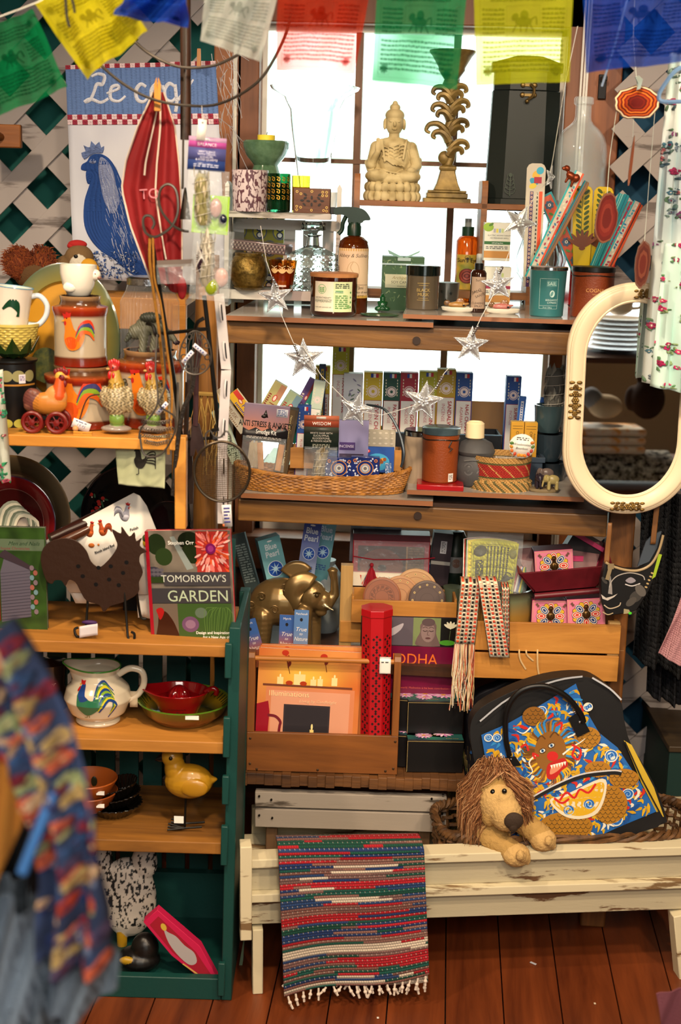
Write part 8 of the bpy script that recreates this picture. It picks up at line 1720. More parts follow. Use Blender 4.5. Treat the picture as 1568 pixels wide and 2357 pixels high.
A=Art(44,240);A.grid=mixc('#b8bcae','#cdd0c4',vnoise(30,10,5,8));flowers(A,26,['#b86a74','#2a8a6a','#a84a5c'],['#2a8a5a','#3a9a6a'],(3,6),3);cloth('fringed_towel','white towel with green leaves and a fringe at the left edge','towel',[(-40,860),(6,850),(24,1110),(-40,1105)],DC-.06,A,A.grid,wv=(.008,2,.2),solid=.002)
# ================================================================ printed towel, apron and the hanging rack
A=apx(150,150,510,660,'#b7bccb');A.grid=mixc('#aeb4c8','#c6c9d4',vnoise(40,30,8,3,2));A.rect(150,160,510,266,'#5a78b0')
for i in range(31):
 x=150+i*12
 if i%2==0:A.rect(x,150,x+12,160,'#8a2438')
 else:A.rect(x,150,x+12,160,'#d0b8c0')
 A.rect(x,266+12*(i%2),x+12,278+12*(i%2),'#8e2840');A.rect(x,278-12*(i%2),x+12,290-12*(i%2),'#d0bcc6')
W_='#c4c8d6'
A.line([(212,178),(228,172),(244,178),(238,196),(224,196),(216,214),(206,232),(194,236),(208,230),(232,238),(252,230)],[5,8,9,7,8,8,6],W_,6)
A.line([(248,218),(276,208),(274,200),(260,206),(258,230),(276,236),(292,224)],[5,8,8,5],W_,6)
for cx in(330,366,398):A.line([(cx+12,204),(cx,198),(cx-12,212),(cx-10,232),(cx+4,238),(cx+16,228)],[7,9,9,5],W_,6)
A.line([(380,202),(386,220),(376,236),(364,232)],8,W_,6);A.line([(412,200),(414,240),(410,262)],8,W_,4);A.line([(416,236),(440,210),(456,190)],[8,4],W_,4)
BL_='#163f86'
A.poly([(190,398),(178,396),(180,384),(192,376),(200,364),(214,358),(232,360),(250,372),(264,396),(276,430),(284,470),(300,520),(330,560),(352,600),(360,660),(320,660),(286,640),(250,610),(214,586),(188,556),(178,520),(182,470),(196,430),(200,410)],BL_,4)
A.poly([(186,372),(180,356),(190,352),(186,338),(200,344),(204,328),(214,338),(224,330),(228,344),(236,340),(232,356),(216,356),(200,362)],'#5a6ea0',2)
A.poly([(190,398),(202,404),(200,424),(192,430),(188,416)],BL_,3);A.ell(206,376,9,6,'#7a88b0');A.ell(206,376,3,2.6,'#1a2a5a');rd=random.Random(5)
A.poly([(226,366),(244,376),(256,400),(262,440),(268,470),(250,500),(232,470),(224,430),(220,396)],'#7c88b0',3)
for i in range(150):
 x=rd.gauss(246+i*.22,14);y=400+i*1.5+rd.uniform(-30,30);A.line([(x,y),(x+rd.uniform(2,8),y+rd.uniform(12,26))],[.6,3,.6],rd.choice(['#b7bccb','#8a96b8','#b7bccb',BL_]))
for i in range(200):x,y=rd.uniform(196,300),rd.uniform(590,655);A.ell(x,y,rd.uniform(1,4),1.2,rd.choice([BL_,'#3a5a98','#b7bccb']),rd.uniform(0,180),6)
A.sh=[(np.clip(v,(0,0),(360,510)),t_,c_,l_)for v,t_,c_,l_ in A.sh]
cloth('rooster_kitchen_towel','large pale blue towel printed with a blue rooster and white script lettering','towel',[(150,150),(496,140),(522,660),(170,640)],3.30,A,A.grid,wv=(.006,2.2,.15),solid=.002)
t=T('peg_rack','small wooden peg rack block at the left edge on the lattice','rack',10,340,3.40);MB().box(-60,38,0,20,0,54).build('block',wood('#9a5c24','#6a3a14','x'),t,bevel=3);MB().tube([(-8,0,24),(-16,-30,34),(-22,-44,50)],[9,8,6],12).build('peg',wood('#7a4418','#5a3010','x'),t)
PY=2.80;_P=P
def P(px,py,Y):return _P(px,py,Y-.1 if 2.66<Y<2.95 else Y)
rk=T('hanging_rack','dark wooden pole with curved grey wire hoops and hooks in front of the printed towel','rack',428,322,PY)
MB().tube([(0,0,0),(-3,0,360)],[13,12],14).build('pole',wood('#4a2c1c','#1e120c','z',1.),rk)
GW=mt('#5c5650',.4,.7)
def wr3(name,pts,r,mat=GW,sm=6,par=None,**k):return wline(name,pts,r,mat,par,sm=sm,**k)
for pts in([(240,-30,2.9),(262,30,2.85),(308,92,2.8),(352,130,2.77),(415,155,2.76),(490,150,2.77),(550,124,2.8)],[(150,60,2.85),(234,153,2.77),(290,200,2.74),(345,228,2.73),(415,242,2.73),(500,238,2.74),(590,188,2.78),(645,110,2.83),(674,40,2.88),(684,-30,2.92)]):wr3('wire_hoop',pts,.0028,par=rk)
wr3('thin_rod',[(424,-20,2.77),(424,120,2.77),(420,280,2.77),(418,435,2.77)],.0022,par=rk,sm=0)
q=[(107,1750),(135,1680),(100,1600),(30,1590),(-4,1650),(20,1780),(90,1840),(180,1840),(330,1740),(410,1600),(430,1450),(400,1270),(310,1200),(220,1250),(190,1380),(220,1520),(300,1640),(380,1720),(480,1770),(560,1780)]
wr3('wire_scroll',[(330+a/5.356,200+b/5.356,2.745)for a,b in q],.0026,label='grey scrolled wire hook with open loops in front of the red apron',cat='hook')
t=T('iron_bell','small dark iron cone bell hanging from the thin rod','bell',426,505,2.77);MB().lathe([(13,0),(9,30),(4,62),(2,72),(0,74)],20).build('bell_body',mt('#2c2620',.4,.8),t)
t=T('red_apron','deep red apron with white piping folded and pegged to the wire hoop','apron',365,660,2.79)
rows=[(225,353,377),(245,345,384),(300,318,402),(380,290,411),(440,281,415),(520,300,418),(600,330,419),(662,353,420)]
def ap(u,v):
 y=225+437*v;l=np.interp(y,[r[0]for r in rows],[r[1]for r in rows]);r_=np.interp(y,[r[0]for r in rows],[r[2]for r in rows]);x=l+(r_-l)*u
 return(x-365,-5+9*math.sin(u*13+v*2.2)*min(1,v*3+.4)+3*math.sin(u*29+v*6),660-y+(10*math.sin(u*6)if v>.95 else 0))
MB().grid(ap,60,70).build('apron_cloth',mt('#7a0209',.75,bump=.2,sc_=120),t,solid=1.5)
PW=mt('#c8b8a8',.8)
for pts in([(0,v)for v in np.linspace(0,1,24)],[(1,v)for v in np.linspace(0,.9,22)],[(.62-.1*v+.25*max(0,v-.55),v)for v in np.linspace(0,.85,22)],[(.5-.9*max(0,.16-abs(v-.26))*0-.5*v*(1-v),v)for v in np.linspace(0,.42,16)]):
 MB().tube([Vector(ap(*p))+Vector((0,-3,0))for p in pts],2.6,6,flat=.6).build('piping',PW,t)
A=Art(50,30);A.text('TO',25,26,22,'#b8707a','C',rot=-6);A.build('stitched_letters',t,vc(.8),flatfn(50,30,-18,-18,196));MB().ell((54,0,-2),(11,6,26)).build('tie_end',mt('#8a0410',.75),t)
t=T('clothespin','wooden clothespin clamping the red apron to the hoop','clothespin',363,256,2.745);MB().prism([(-7,0),(7,0),(8,60),(2,78),(0,50),(-2,78),(-8,60)],-6,4).build('pin_body',wood('#c8892c','#a0661c','z',1),t,bevel=.8,smooth=False)
t=T('clothespin','small wooden clothespin at the top right corner of the printed towel','clothespin',458,156,3.27);MB().prism([(-5,0),(5,0),(4,44),(-4,44)],-5,5).build('pin_body',wood('#b0783c','#8a5624','z',1),t,bevel=.8,smooth=False)
t=T('herb_packet','balance sage packet with a purple and navy card hanging from the hoop','packet',474,535,2.70,ry=3)
A=Art(86,76,'#2c3c74');A.grid=None;A.rect(0,0,86,14,'#a888a8');A.rect(0,10,86,24,'#a0448a');A.rect(0,24,86,52,'#46487c');A.rect(0,52,86,76,'#22356c');A.rect(26,2.5,46,7,'#d8d8e0');A.text('BALANCE',42,20,7,'#ead8e4','C')
for i,s in enumerate(('WHITE SAGE','WITH CEDAR,','SODALITE,','& ROSE QUARTZ')):A.text(s,43,35+i*6.2,4.6,'#c8c8dc','C')
A.scrib(14,61,58,8,2,'#a8b0cc');A.build('header_card',t,vc(.35),flatfn(86,76,-8,-4,140),solid=.001)
MB().box(-34,50,2,4,-2,86).build('green_card',mt('#8ab820',.6),t);film(t,94,142,-14,0,0,.12)
def sub_bundle(x,z,r,h,rot,c1,c2,sd):
 e=bpy.data.objects.new('sage_stick',None);C.objects.link(e);e.parent=t;e.location=(x*K[0],-8*K[0],z*K[1]);e.rotation_euler=(0,R(rot),0);bundle(e,r,h,c1,c2,seed=sd)
sub_bundle(-6,16,19,118,-6,'#b0a484','#7a7448',4);MB().ell((20,-8,58),(14,9,22)).build('rose_quartz',mt('#b08a84',.15,coat=.6),t);MB().ell((38,-10,34),(10,8,12)).build('sodalite',mt('#141a30',.12,coat=.8),t)
t=T('paper_tag','small white tag with a string above the balance card','tag',462,322,2.68,ry=6);A=Art(20,48,'#d8d4ce');A.ell(10,8,2.4,2.4,'#555');A.build('tag_sheet',t,vc(.7),flatfn(20,48,0,0),solid=.001);MB().tube([(0,0,42),(-6,0,78)],.8,5).build('string',PAPER,t)
t=T('herb_packet','clear bag of sage with purple and lime green stones below the balance packet','packet',482,690,2.70,ry=4);film(t,92,160,-14,0,0,.14)
sub_bundle(-8,30,18,118,-3,'#b8b0a0','#8a8270',6);MB().ell((-22,-12,92),(13,9,34)).build('purple_stone',mt('#2a1424',.15,coat=.6),t);MB().ell((4,-12,30),(16,11,20)).build('lime_stone',mt('#7e8c1c',.12,coat=.8),t);MB().ell((24,-8,54),(16,9,22)).build('pink_stone',mt('#b08a80',.2),t)
b=MB()
for i in range(12):b.tube([(-36,-22,62+i*6),(-22+i,-23,70+(i*37)%40),(-6,-22,66+(i*23)%50)],.6,4)
b.build('string',mt('#d0ccc8',.8),t)
t=T('clear_packet','crumpled clear plastic packet with a grey strip left of the sage bags','packet',405,652,2.72,ry=-4);film(t,84,44,-6,0,0,.22);MB().box(-40,44,-4,-2,38,54).build('grey_strip',mt('#6a5c54',.4),t)
ir=E('iron_utensil_rack',P(430,1190,2.86),'tall thin black iron ladder rack with hooks holding kitchen tools','rack')
for pts in([(348,545,2.76),(378,735,2.79),(400,870,2.82),(418,1010,2.84),(436,1200,2.87)],[(470,680,2.80),(480,765,2.80),(494,900,2.82),(508,1030,2.84),(520,1200,2.87)]):wr3('upright',pts,.0042,IRON,0,ir)
wr3('cross_bar',[(372,768,2.79),(478,757,2.79)],.0036,IRON,0,ir);wr3('cross_bar',[(404,1012,2.83),(500,1008,2.83)],.0036,IRON,0,ir)
for pts in([(338,745,2.76),(352,750,2.75),(360,772,2.75),(374,768,2.79)],[(476,757,2.79),(452,756,2.76),(455,742,2.75),(470,732,2.75)],[(404,1012,2.83),(396,1024,2.8),(388,1014,2.79),(390,998,2.79)],[(500,1010,2.83),(488,1008,2.79),(488,992,2.78),(504,988,2.78)]):wr3('hook',pts,.0036,IRON,5,ir)
wr3('twine',[(346,540,2.75),(345,600,2.75),(356,690,2.76),(366,760,2.76),(376,860,2.77),(384,950,2.77),(388,1046,2.77)],.003,mt('#a06c24',.9,bump=.8,sc_=200),label='thick ochre jute twine hanging beside the iron rack',cat='twine')
wr3('twine',[(352,545,2.745),(356,640,2.745),(370,700,2.75),(384,800,2.75),(396,900,2.76),(392,1010,2.76)],.0022,mt('#a06c24',.9,bump=.8,sc_=200),label='second thinner jute twine with a knot, crossing the iron rack',cat='twine')
e=E('wire_beater',P(450,870,2.74),'wire rug beater with a scalloped oval head hanging on the iron rack','beater')
n=40;hd=[(450+36*math.sin(a)*(1-.18*math.cos(a)),812-50*math.cos(a),2.74)for a in np.linspace(0,6.283,n)[:-1]];wr3('oval_wire',hd,.0016,GW,0,e,closed=True)
for a in np.linspace(.5,5.8,9):cx,cy=450+28*math.sin(a),812-41*math.cos(a);wr3('curl',[(cx+6*math.cos(b_),cy+6*math.sin(b_),2.74)for b_ in np.linspace(0,6.28,10)[:-1]],.0012,GW,0,e,closed=True)
for x in(-16,-6,6,16):wr3('spoke',[(450+x*.3,764,2.74),(450+x,800,2.74),(446+x*.3,864,2.74)],.0012,GW,4,e)
wr3('twisted_handle',[(446,862,2.74),(440,900,2.75),(420,950,2.76),(410,1010,2.77),(398,1140,2.79)],.0045,mt('#4a4642',.4,.7,bump=.8,sc_=200),4,e)
for px,py,ry,lb in((460,805,-52,'upper'),(432,822,40,'lower'),(373,940,42,'third')):
 t=T('price_tag',{'upper':'white paper price strip tied to the top right of the wire beater','lower':'white paper price strip on the left of the wire beater','third':'white paper price strip on the egg basket'}[lb],'tag',px,py,2.725,ry=ry);A=Art(10,36,'#d8d4dc');A.scrib(3,4,4,28,4,'#4a5a9a');A.build('tag_sheet',t,vc(.7),flatfn(10,36,0,0,-18),solid=.0008)
wd_=lambda c:mt(c,.5,bump=.2,sc_=60)
def tool(label,pts,w,c,head,hc,nm='spatula'):
 e=E(nm,P(*pts[0]),label,nm.replace('_',' '));o=MW().tube([P(*p)for p in pts],[w]*len(pts),10,flat=.45).build('handle',wd_(c),e);o.location=-e.location
 o=MW();v=[P(x,y,pts[-1][2])for x,y in head];o._add([tuple(a)for a in v]+[tuple(a+Vector((0,.005,0)))for a in v],[tuple(range(len(v)))[::-1],tuple(range(len(v),2*len(v)))]+[(i,(i+1)%len(v),(i+1)%len(v)+len(v),i+len(v))for i in range(len(v))]);o=o.build('head',wd_(hc),e,smooth=False);o.location=-e.location
tool('long purple brown wooden fork with carved tines on the iron rack',[(458,770,2.78),(452,860,2.79),(450,980,2.8)],.0055,'#3c2428',[(444,975),(458,975),(470,1020),(472,1050),(464,1050),(462,1030),(456,1050),(450,1030),(446,1050),(438,1050),(438,1020)],'#2c1a18','wooden_fork')
tool('dark brown wooden spatula behind the sieve',[(432,880,2.86),(428,1000,2.86)],.006,'#2a1a12',[(420,1000),(438,1000),(446,1100),(444,1160),(414,1160),(412,1080)],'#2a1a12')
tool('steel skewer fork hanging left of the sieve',[(410,880,2.8),(406,1020,2.8)],.003,'#5a5650',[(402,1018),(410,1018),(402,1144),(396,1140)],'#6a6660','skewer')
e=E('wire_egg_basket',P(360,1050,2.72),'springy wire egg basket hanging in front of the pale green towel','basket')
for pts in([(362,770,2.74),(358,850,2.73),(362,930,2.72),(326,985,2.72),(320,1010,2.72)],[(372,770,2.74),(382,880,2.73),(366,930,2.72),(402,960,2.72),(400,1000,2.72),(370,1046,2.72),(332,1046,2.72),(322,1000,2.72)]):wr3('frame_wire',pts,.0018,GW,5,e)
for j,(y,w)in enumerate(((975,34),(992,38),(1008,36),(1022,28))):
 wr3('coil',[(361-w+2*w*i/60+3.5*math.cos(i*1.3),y+5*math.sin(i*1.3)-6*abs(i/30-1),2.715)for i in range(60)],.0009,GW,0,e)
t=T('sieve','round wire mesh sieve with a looped hook hanging on the iron rack','sieve',510,1160,2.74)
MB().tube([(64*math.cos(a),0,74+68*math.sin(a))for a in np.linspace(0,6.283,60)[:-1]],3.4,8,closed=True).build('rim',mt('#4a4034',.35,.8),t)
b=MB()
for i in range(-15,16):
 s=i/16;h_=math.sqrt(1-s*s);pts=[(64*s,26*math.sqrt(max(0,1-s*s-(h_*q)**2)),74+68*h_*q)for q in np.linspace(-1,1,13)];b.tube(pts,.7,3);b.tube([(p[2]*0+64*h_*q,26*math.sqrt(max(0,1-s*s-(h_*q)**2)),74+68*s)for q,p in zip(np.linspace(-1,1,13),pts)],.7,3)
b.build('wire_mesh',mt('#6a5840',.4,.7),t);b=MB();b.tube(spl([(-36,0,130),(-38,0,156),(-28,0,166),(-18,0,154),(-4,0,152),(8,0,166),(18,0,156),(20,0,140)],5,False),2,6);b.build('hook_loops',GW,t)
t=T('paper_tag','white handwritten tag hanging below the sieve','tag',524,1212,2.73,ry=-4);A=Art(22,50,'#d8d4d4');A.scrib(4,6,14,38,5,'#4a4a8a');A.rect(0,44,4,50,'#e0703a');A.build('tag_sheet',t,vc(.7),flatfn(22,50,0,0),solid=.0008)
for pts,lb in(([(504,676),(521,852)],'upper slotted white plastic clip strip, slightly slanted'),([(521,850),(512,1030),(512,1205)],'lower slotted white plastic clip strip running down behind the sieve')):
 e=E('clip_strip',P(*pts[0],2.81),lb,'clip strip');o=MW();o2=MW();o3=MW()
 for a,b_ in zip(pts,pts[1:]):
  p,q=P(*a,2.81),P(*b_,2.81);o.beam(p,q,.019,.0022,(0,1,0));L=(q-p).length;n=max(2,int(L/.056))
  for i in range(n):
   c=p.lerp(q,(i+.5)/n);d=(q-p).normalized();o2.beam(c-d*.016+Vector((.001,-.0015,0)),c+d*.014+Vector((.001,-.0015,0)),.006,.002,(0,1,0));o3.tube([c-d*.018+Vector((0,-.002,0)),c-d*.008+Vector((0,-.007,0)),c+d*.008+Vector((0,-.007,0)),c+d*.016+Vector((0,-.002,0))],.0022,6)
 wb(o,'strip',mt('#cfc8c8',.4),e);x_=wb(o2,'slots',mt('#1c1a1c',.7),e);x_['kind']='stuff';x_=wb(o3,'clips',mt('#d8d2d2',.4),e);x_['kind']='stuff'
b=MB(m=True);o0=P(480,950,3.1);rd=random.Random(2)
for i in range(16):x=rd.uniform(452,500);b.tube([P(x,905,3.12)-o0,P(x+rd.uniform(-16,16),960+rd.uniform(-10,30),3.1)-o0,P(x+rd.uniform(-30,20),1040+rd.uniform(-30,60),3.1)-o0],.0009,4)
b.tube([P(445,905,3.11)-o0,P(500,908,3.11)-o0],.005,6);o=b.build('raffia_tie',mt('#b8944c',.8));o.location=o0;tag(o,'straw raffia tied round the rustic left post','raffia')
b=MB(m=True);o0=P(530,220,3.4);rd=random.Random(8)
for i in range(46):
 a=(rd.uniform(486,550),rd.uniform(90,330));c=(a[0]+rd.uniform(-20,40),a[1]+rd.uniform(20,110));b.tube([P(*a,3.42)-o0,P((a[0]+c[0])/2+rd.uniform(-8,8),(a[1]+c[1])/2+6,3.43)-o0,P(*c,3.45)-o0],rd.choice([.0004,.0008]),3)
o=b.build('cobweb',mt('#c8c8cc',.9));o.location=o0;tag(o,'dusty cobwebs stretched between the towel corner and the window frame','cobweb',kind='stuff')
P=_P
# ================================================================ prayer flags
def horse(A,x,y,s,c):
 A.ell(x,y,10*s,6*s,c);A.ell(x+1*s,y-8*s,5*s,6*s,c);A.ell(x-10*s,y-6*s,4*s,5*s,c,30);A.line([(x+9*s,y-2*s),(x+15*s,y-6*s),(x+16*s,y+4*s)],2*s,c,3)
 for dx,ex in((-8,-13),(-4,-3),(5,3),(8,13)):A.line([(x+dx*s,y+3*s),(x+ex*s,y+13*s)],1.6*s,c)
def seal(A,x,y,r,c):
 for i in range(9):a=i*.7;A.ell(x+r*.45*math.cos(a),y+r*.45*math.sin(a),r*.42,r*.2,c,i*40,8)
 A.line([(x-r,y-r),(x+r,y-r),(x+r,y+r),(x-r,y+r),(x-r,y-r)],.7,c)
def flag(cs,Y,col,ink,label,th=.3,w=200,h=230,wv=(.01,1.6,.3),dy=(0,0,0,0),up=True,tl=.7):
 ic=mixc(ink,col,.45);ink=tuple(ic.ravel());A=Art(w,h,col);g=vnoise(40,34,9,int(w+Y*100),2);c0=np.array(lin(col));A.grid=c0*(.88+.24*g)[...,None]
 for y0,x0,x1 in((24,34,w-34),(70,16,62),(70,w-62,w-16),(138,16,w-16)):A.scrib(x0,y0,x1-x0,36 if y0<60 else(58 if y0==70 else h-160),4 if y0<60 else 6 if y0==70 else 7,ink,.32,.85,7)
 A.line([(12,18),(w-12,18),(w-12,h-10),(12,h-10),(12,18)],.7,ink);A.line([(66,66),(w-66,66),(w-66,132),(66,132),(66,66)],.7,ink);horse(A,w/2,100,1.7,ink)
 for x,y in((24,30),(w-26,30),(26,h-28),(w-28,h-28)):seal(A,x,y,13,ink)
 A.rect(0,0,w,3,col);return cloth('prayer_flag',label,'flag',cs,Y,A,A.grid,wv=wv,mat=veil(th,tl),solid=0,dy=dy,group=None)
flag([(-80,86),(78,22),(158,200),(-20,275)],2.36,'#169a5c','#0d3a28','green prayer flag hanging slanted at the upper left corner',.35)
flag([(80,10),(250,-70),(342,72),(197,182)],2.33,'#e8dc28','#3c3c10','yellow prayer flag tilted in the upper left beside the green one',.12)
flag([(296,-50),(436,-50),(430,62),(264,36)],2.30,'#1c4cc0','#10204a','small blue prayer flag in front of the dark pole',.2,wv=(.02,1.6,.6))
flag([(478,-60),(650,-50),(602,144),(458,92)],2.40,'#dfe6e0','#4a5650','white prayer flag printed with a horse, left of the window',.3)
flag([(640,-60),(858,-60),(816,170),(634,160)],2.42,'#e8401c','#8a2010','orange red prayer flag in front of the window',.6,wv=(.012,1.2,.2))
flag([(870,-60),(1080,-60),(1052,206),(856,184)],2.44,'#22b070','#0d5a38','green prayer flag in front of the candlestick',.55,wv=(.008,1.2,.2))
flag([(1090,-60),(1322,-60),(1312,188),(1096,196)],2.44,'#d8e028','#5a6014','yellow green prayer flag in front of the dark box',.45,wv=(.008,1.1,.2))
flag([(1340,-60),(1620,-60),(1600,140),(1352,166)],2.42,'#184cc0','#0c2460','blue prayer flag at the upper right above the agate',.35,wv=(.014,1.6,.3))
wline('flag_cord',[(-60,60,2.37),(80,8,2.34),(180,-40,2.33)],.0012,mt('#c8c8c0',.8),label='white cord carrying the flags at the upper left',cat='cord',sm=4)
wline('dark_tassel',[(150,-10,2.28),(154,40,2.28),(160,62,2.28)],.0022,mt('#14140f',.7),label='left black cord tip hanging over the yellow flag',cat='cord')
wline('dark_tassel',[(164,-10,2.28),(170,14,2.28),(172,30,2.28)],.002,mt('#14140f',.7),label='right shorter black cord tip hanging over the yellow flag',cat='cord')
wline('steel_rod',[(1447,-10,2.6),(1420,90,2.65),(1386,198,2.7)],.0022,mt('#a8c0e0',.5),label='pale blue rod behind the blue flag at the upper right',cat='rod')
t=T('wall_bracket','small black metal bracket on the window trim beside the bottle','bracket',1384,228,YW-.05);MB().box(-9,9,-8,0,0,56).box(-6,6,-34,-8,40,50).build('bracket_plate',mt('#16161a',.5,.5),t,bevel=1)
# ================================================================ near the camera, out of focus: garments on a rack
FY=1.25
ctr=[(-40,1440,70),(20,1560,78),(70,1680,84),(112,1780,86),(150,1880,78),(172,1980,72),(176,2080,78),(172,2215,82)]
A=Art(160,800);A.grid=mixc('#1c2438','#3a4a70',vnoise(90,22,6,2,2));A.grid=A.grid*1.5;rd=random.Random(10)
for i in range(150):
 x,y,s=rd.uniform(8,152),rd.uniform(8,792),rd.uniform(9,22);c=rd.choice(['#c84830','#d86a4a','#e0b890','#3a5a8a','#7a88a8','#a8b07a','#8a2a3c','#2a3a6a','#c8a86a','#5a4a6a'])
 for q in range(5):A.ell(x+s*.55*math.cos(q*1.257),y+s*.55*math.sin(q*1.257),s*.5,s*.42,c,0,8)
 A.ell(x,y,s*.3,s*.3,rd.choice(['#2a3060','#e8d8a0','#6a1a2a']),0,8)
A.sh=[(np.clip(v,(0,0),(160,800)),t_,c_,l_)for v,t_,c_,l_ in A.sh]
org=P(150,1900,FY);CX=[np.array(P(c[0],c[1],FY)-org)for c in ctr];KW=[c[2]*kk(P(c[0],c[1],FY))[0]for c in ctr]
def ff(x,y,d):
 s=y/800*(len(ctr)-1);idx=np.arange(len(ctr));p=np.stack([np.interp(s,idx,[c[j]for c in CX])for j in range(3)],1);w=np.interp(s,idx,KW);u=x/80-1
 p[:,0]+=u*w;p[:,1]+=.02*np.sin(u*7+y/120)-.03*np.cos(u*1.5)-d;p[:,2]+=u*w*.25*(1-y/800);return p
o=A.build('patterned_garment',None,vc(.9),ff,maxlen=20,eps=1.5e-4,solid=.003);o.location=org;tag(o,'blurred red and navy floral garment hanging close to the camera at the lower left','garment')
cloth('denim_garment','blurred grey denim garment below the floral one at the bottom left','garment',[(-60,2050),(262,2150),(262,2300),(-60,2420)],FY+.06,base='#8494a4',wv=(.03,2,.3))
cloth('denim_garment','second grey denim leg hanging further down at the bottom left corner','garment',[(-80,1980),(120,2060),(150,2460),(-80,2460)],FY+.1,base='#6a7682',wv=(.03,2,.3))
cloth('dark_garment','blurred black garment hanging behind the floral one at the left edge','garment',[(-60,1560),(60,1640),(130,2050),(-60,2120)],FY+.12,base='#0c0c10',wv=(.02,2,.3))
cloth('tan_garment','blurred tan cloth strip at the far left edge near the camera','garment',[(-60,1740),(14,1760),(44,1900),(-60,2180)],FY-.05,base='#b87a2c',wv=(.01,1,.3))
wline('handbag_gleam',[(50,2010,FY-.06),(122,1824,FY-.04)],.0055,mt('#5a9ae8',.15,.4),label='blurred blue gleam of the dark handbag, built as a thin rod',cat='hanger',seg=10)  # solid rod standing in for the blue highlight on the handbag
cloth('pink_fabric','blurred dusty pink cloth corner at the lower right edge','fabric',[(1512,2290),(1640,2260),(1640,2420),(1530,2400)],2.2,base='#7a4450',wv=(.01,1,.3))
# ================================================================ what the mirror shows: a side table behind the camera's right
TBL=E('side_table',(.96,.95,0),'brown wooden side table seen only in the mirror','table')
wb(MW().box(.56,1.44,.6,1.3,.70,.73),'table_top',wood('#6a4020','#3c2210'),TBL)
for x in(.59,1.41):
 for y in(.63,1.27):wb(MW().box(x-.02,x+.02,y-.02,y+.02,0,.70),'leg',wood('#6a4020','#3c2210','z'),TBL)
def mk(name,label,cat,loc,**k):global K;K=(.001,.001);o=E(name,loc,label,cat);return o
t=mk('knit_throw','folded black and white knit throw seen in the mirror','throw',(.86,1.1,.73));MB().grid(lambda u,v:(-190+380*u,-60+120*abs(v*2-1),4+86*math.sin(math.pi*v)**.3),70,40).build('knit',mt('#d8d8d0',.95,0,'noise','#23262a',60.,bump=.6),t)
for i in range(3):
 t=mk('folded_towel',('lowest','middle','top')[i]+' folded white towel with orange print seen in the mirror','towel',(.81,1.1,.825+i*.03));MB().box(-130,130,-70,70,0,27).build('towel_body',mt('#e4e0d8',.9,0,'speck','#d8a060',9.),t,bevel=12)
t=mk('teddy_bear','dark brown plush bear seen in the mirror','plush toy',(.98,1.0,.93));blob('bear_body',[('e',(0,0,60),(60,50,70),'#2c1a10'),('e',(0,-10,150),(48,44,46),'#33200f'),('e',(-34,0,192),(16,10,16),'#2c1a10'),('e',(34,0,192),(16,10,16),'#2c1a10'),('e',(-50,-20,60),(26,26,46),'#2c1a10')],vc(.95),t,7,3)
t=mk('plush_toy','pale cream and grey plush seen in the mirror left of the bear','plush toy',(.82,1.05,.93));blob('plush_body',[('e',(0,0,40),(60,40,42),'#b8a890'),('e',(-50,0,70),(34,34,36),'#7a808a')],vc(.95),t,7,3)
for i in range(7):
 t=mk('stacked_plate',('first','second','third','fourth','fifth','sixth','top')[i]+' cream plate from the bottom of the stack seen in the mirror','plate',(.82,1.15,1.17+i*.016));MB().lathe([(0,0),(50,0),(105,12),(108,14),(60,6),(0,5)],40).build('plate_dish',mt('#ddd4c4',.2,coat=.4),t)
t=mk('teacup','cream cup standing on the plate stack seen in the mirror','cup',(.82,1.15,1.29));MB().lathe([(24,0),(40,12),(48,70),(45,70),(34,14),(0,8)],36).build('cup_body',mt('#ddd4c4',.2,coat=.4),t);b=MB();b.tube(spl([(46,0,58),(72,0,54),(70,0,26),(42,0,20)],5,False),6,8);b.build('handle',mt('#ddd4c4',.2),t)
wb(MW().box(.64,1.19,1.0,1.35,1.15,1.168),'upper_shelf',wood('#5a3418','#34200f'),TBL);
for x in(.65,1.18):wb(MW().box(x-.01,x+.01,1.02,1.05,.73,1.15),'shelf_post',wood('#5a3418','#34200f','z'),TBL)
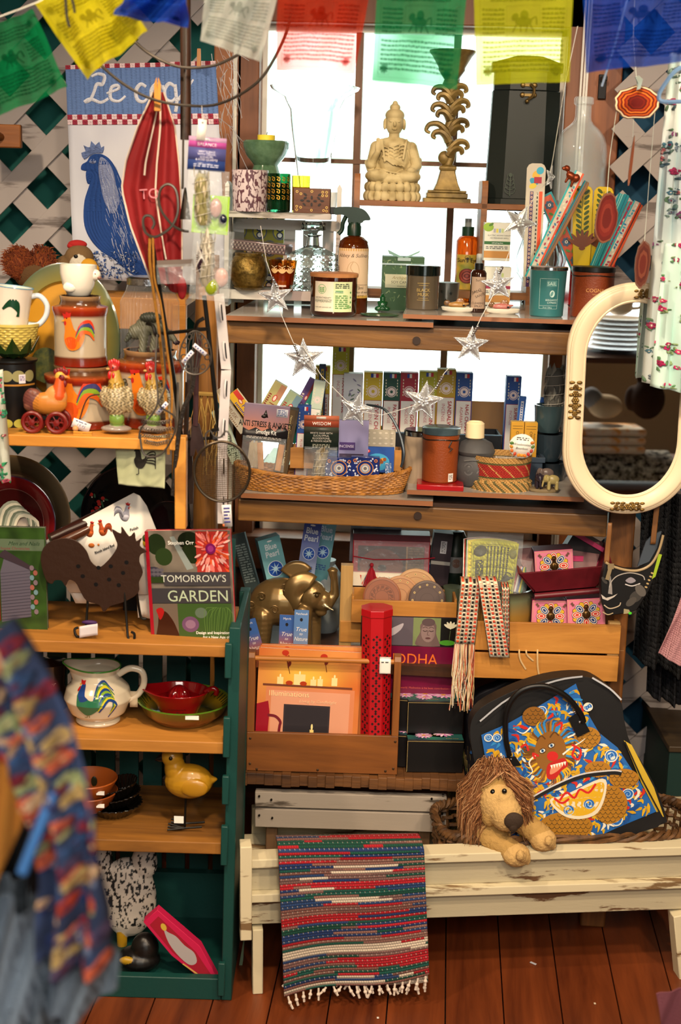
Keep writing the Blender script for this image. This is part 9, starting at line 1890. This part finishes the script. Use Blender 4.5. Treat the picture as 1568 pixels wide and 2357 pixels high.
for i,(x,c,cs)in enumerate(((1.10,'#7a8a3a',['#b8384c','#c8a83c','#5a7a3a']),(1.17,'#6a2a20',['#c8a060','#8a3a2a','#d8c8a0']),(1.24,'#8a5a60',['#a84a5c','#c8a8a0','#4a3a3a']))):
 t=mk('hanging_dress',('green and red floral','brown and cream patterned','dusty pink')[i]+' dress on the rack seen in the mirror','dress',(x,1.5,.45));A=Art(220,900);A.grid=mixc(c,cs[1],vnoise(50,14,5,i));flowers(A,50,cs,cs,(10,22),i)
 A.build('dress_cloth',t,vc(.85),lambda x,y,d:np.c_[(x-110)*.001,.02*np.sin(x/18)-d,(900-y)*.001],16)
# ================================================================ repeats carry their group
GR=dict(painted_server='painted wooden servers standing in the red tin',incense_packet='incense packets leaning among the goods',incense_envelope='incense envelopes behind the toolbox',incense_tube='blue incense tubes in the small pot',incense_carton='flat incense cartons in the pine tray',agate_slice='agate slices of the hanging chime',chime_string='cords of the agate chime',stone_elephant='little stone elephants on one slab',ceramic_pot='stacked dark ceramic pots',tealight_holder='blue mosaic tealight holders',buddha_figurine='little Buddha figurines on dishes',small_dish='small dishes on the upper shelf',fish_figurine='stone fish on white dishes',boxed_set='aromatherapy boxes in the window',incense_disc='round wooden incense holders in the pine tray',woven_strap='woven checked straps',canister='rooster canisters',hen_figurine='speckled hen figurines',terracotta_bowl='stacked terracotta bowls',glass_dish='stacked ribbed glass dishes',pan_handle='wooden pan handles',prayer_flag='prayer flags on the cords',clip_strip='slotted clip strips',price_tag='white paper price tags',stacked_plate='cream plates stacked in the mirror view',folded_towel='folded white towels in the mirror view',hanging_dress='dresses on the rack in the mirror view',dark_garment='black garments',denim_garment='denim garments near the camera',floral_dress='floral dresses at the right edge',paper_scrap='scraps on the floor',incense_box='incense boxes on the lower shelf',drawer_box='small pink painted drawer boxes',jar_candle='lidded jar candles',candle_glass='coloured glass votives',spray_bottle='spray bottles',book='books on display',dark_tassel='black cord tips over the yellow flag',twine='jute twines on the rack',herb_packet='sage packets',clothespin='wooden clothespins',lattice_panel='white lattice panels',slatted_crate='pine slatted crates')
cnt={}
for o in bpy.data.objects:
 if o.parent is None and'label' in o:cnt.setdefault(o.name.split('.')[0],[]).append(o)
for n_,os_ in cnt.items():
 if len(os_)>1 and n_ in GR:
  for o in os_:
   if'group' not in o or n_ in('incense_box','drawer_box'):o['group']=GR[n_]
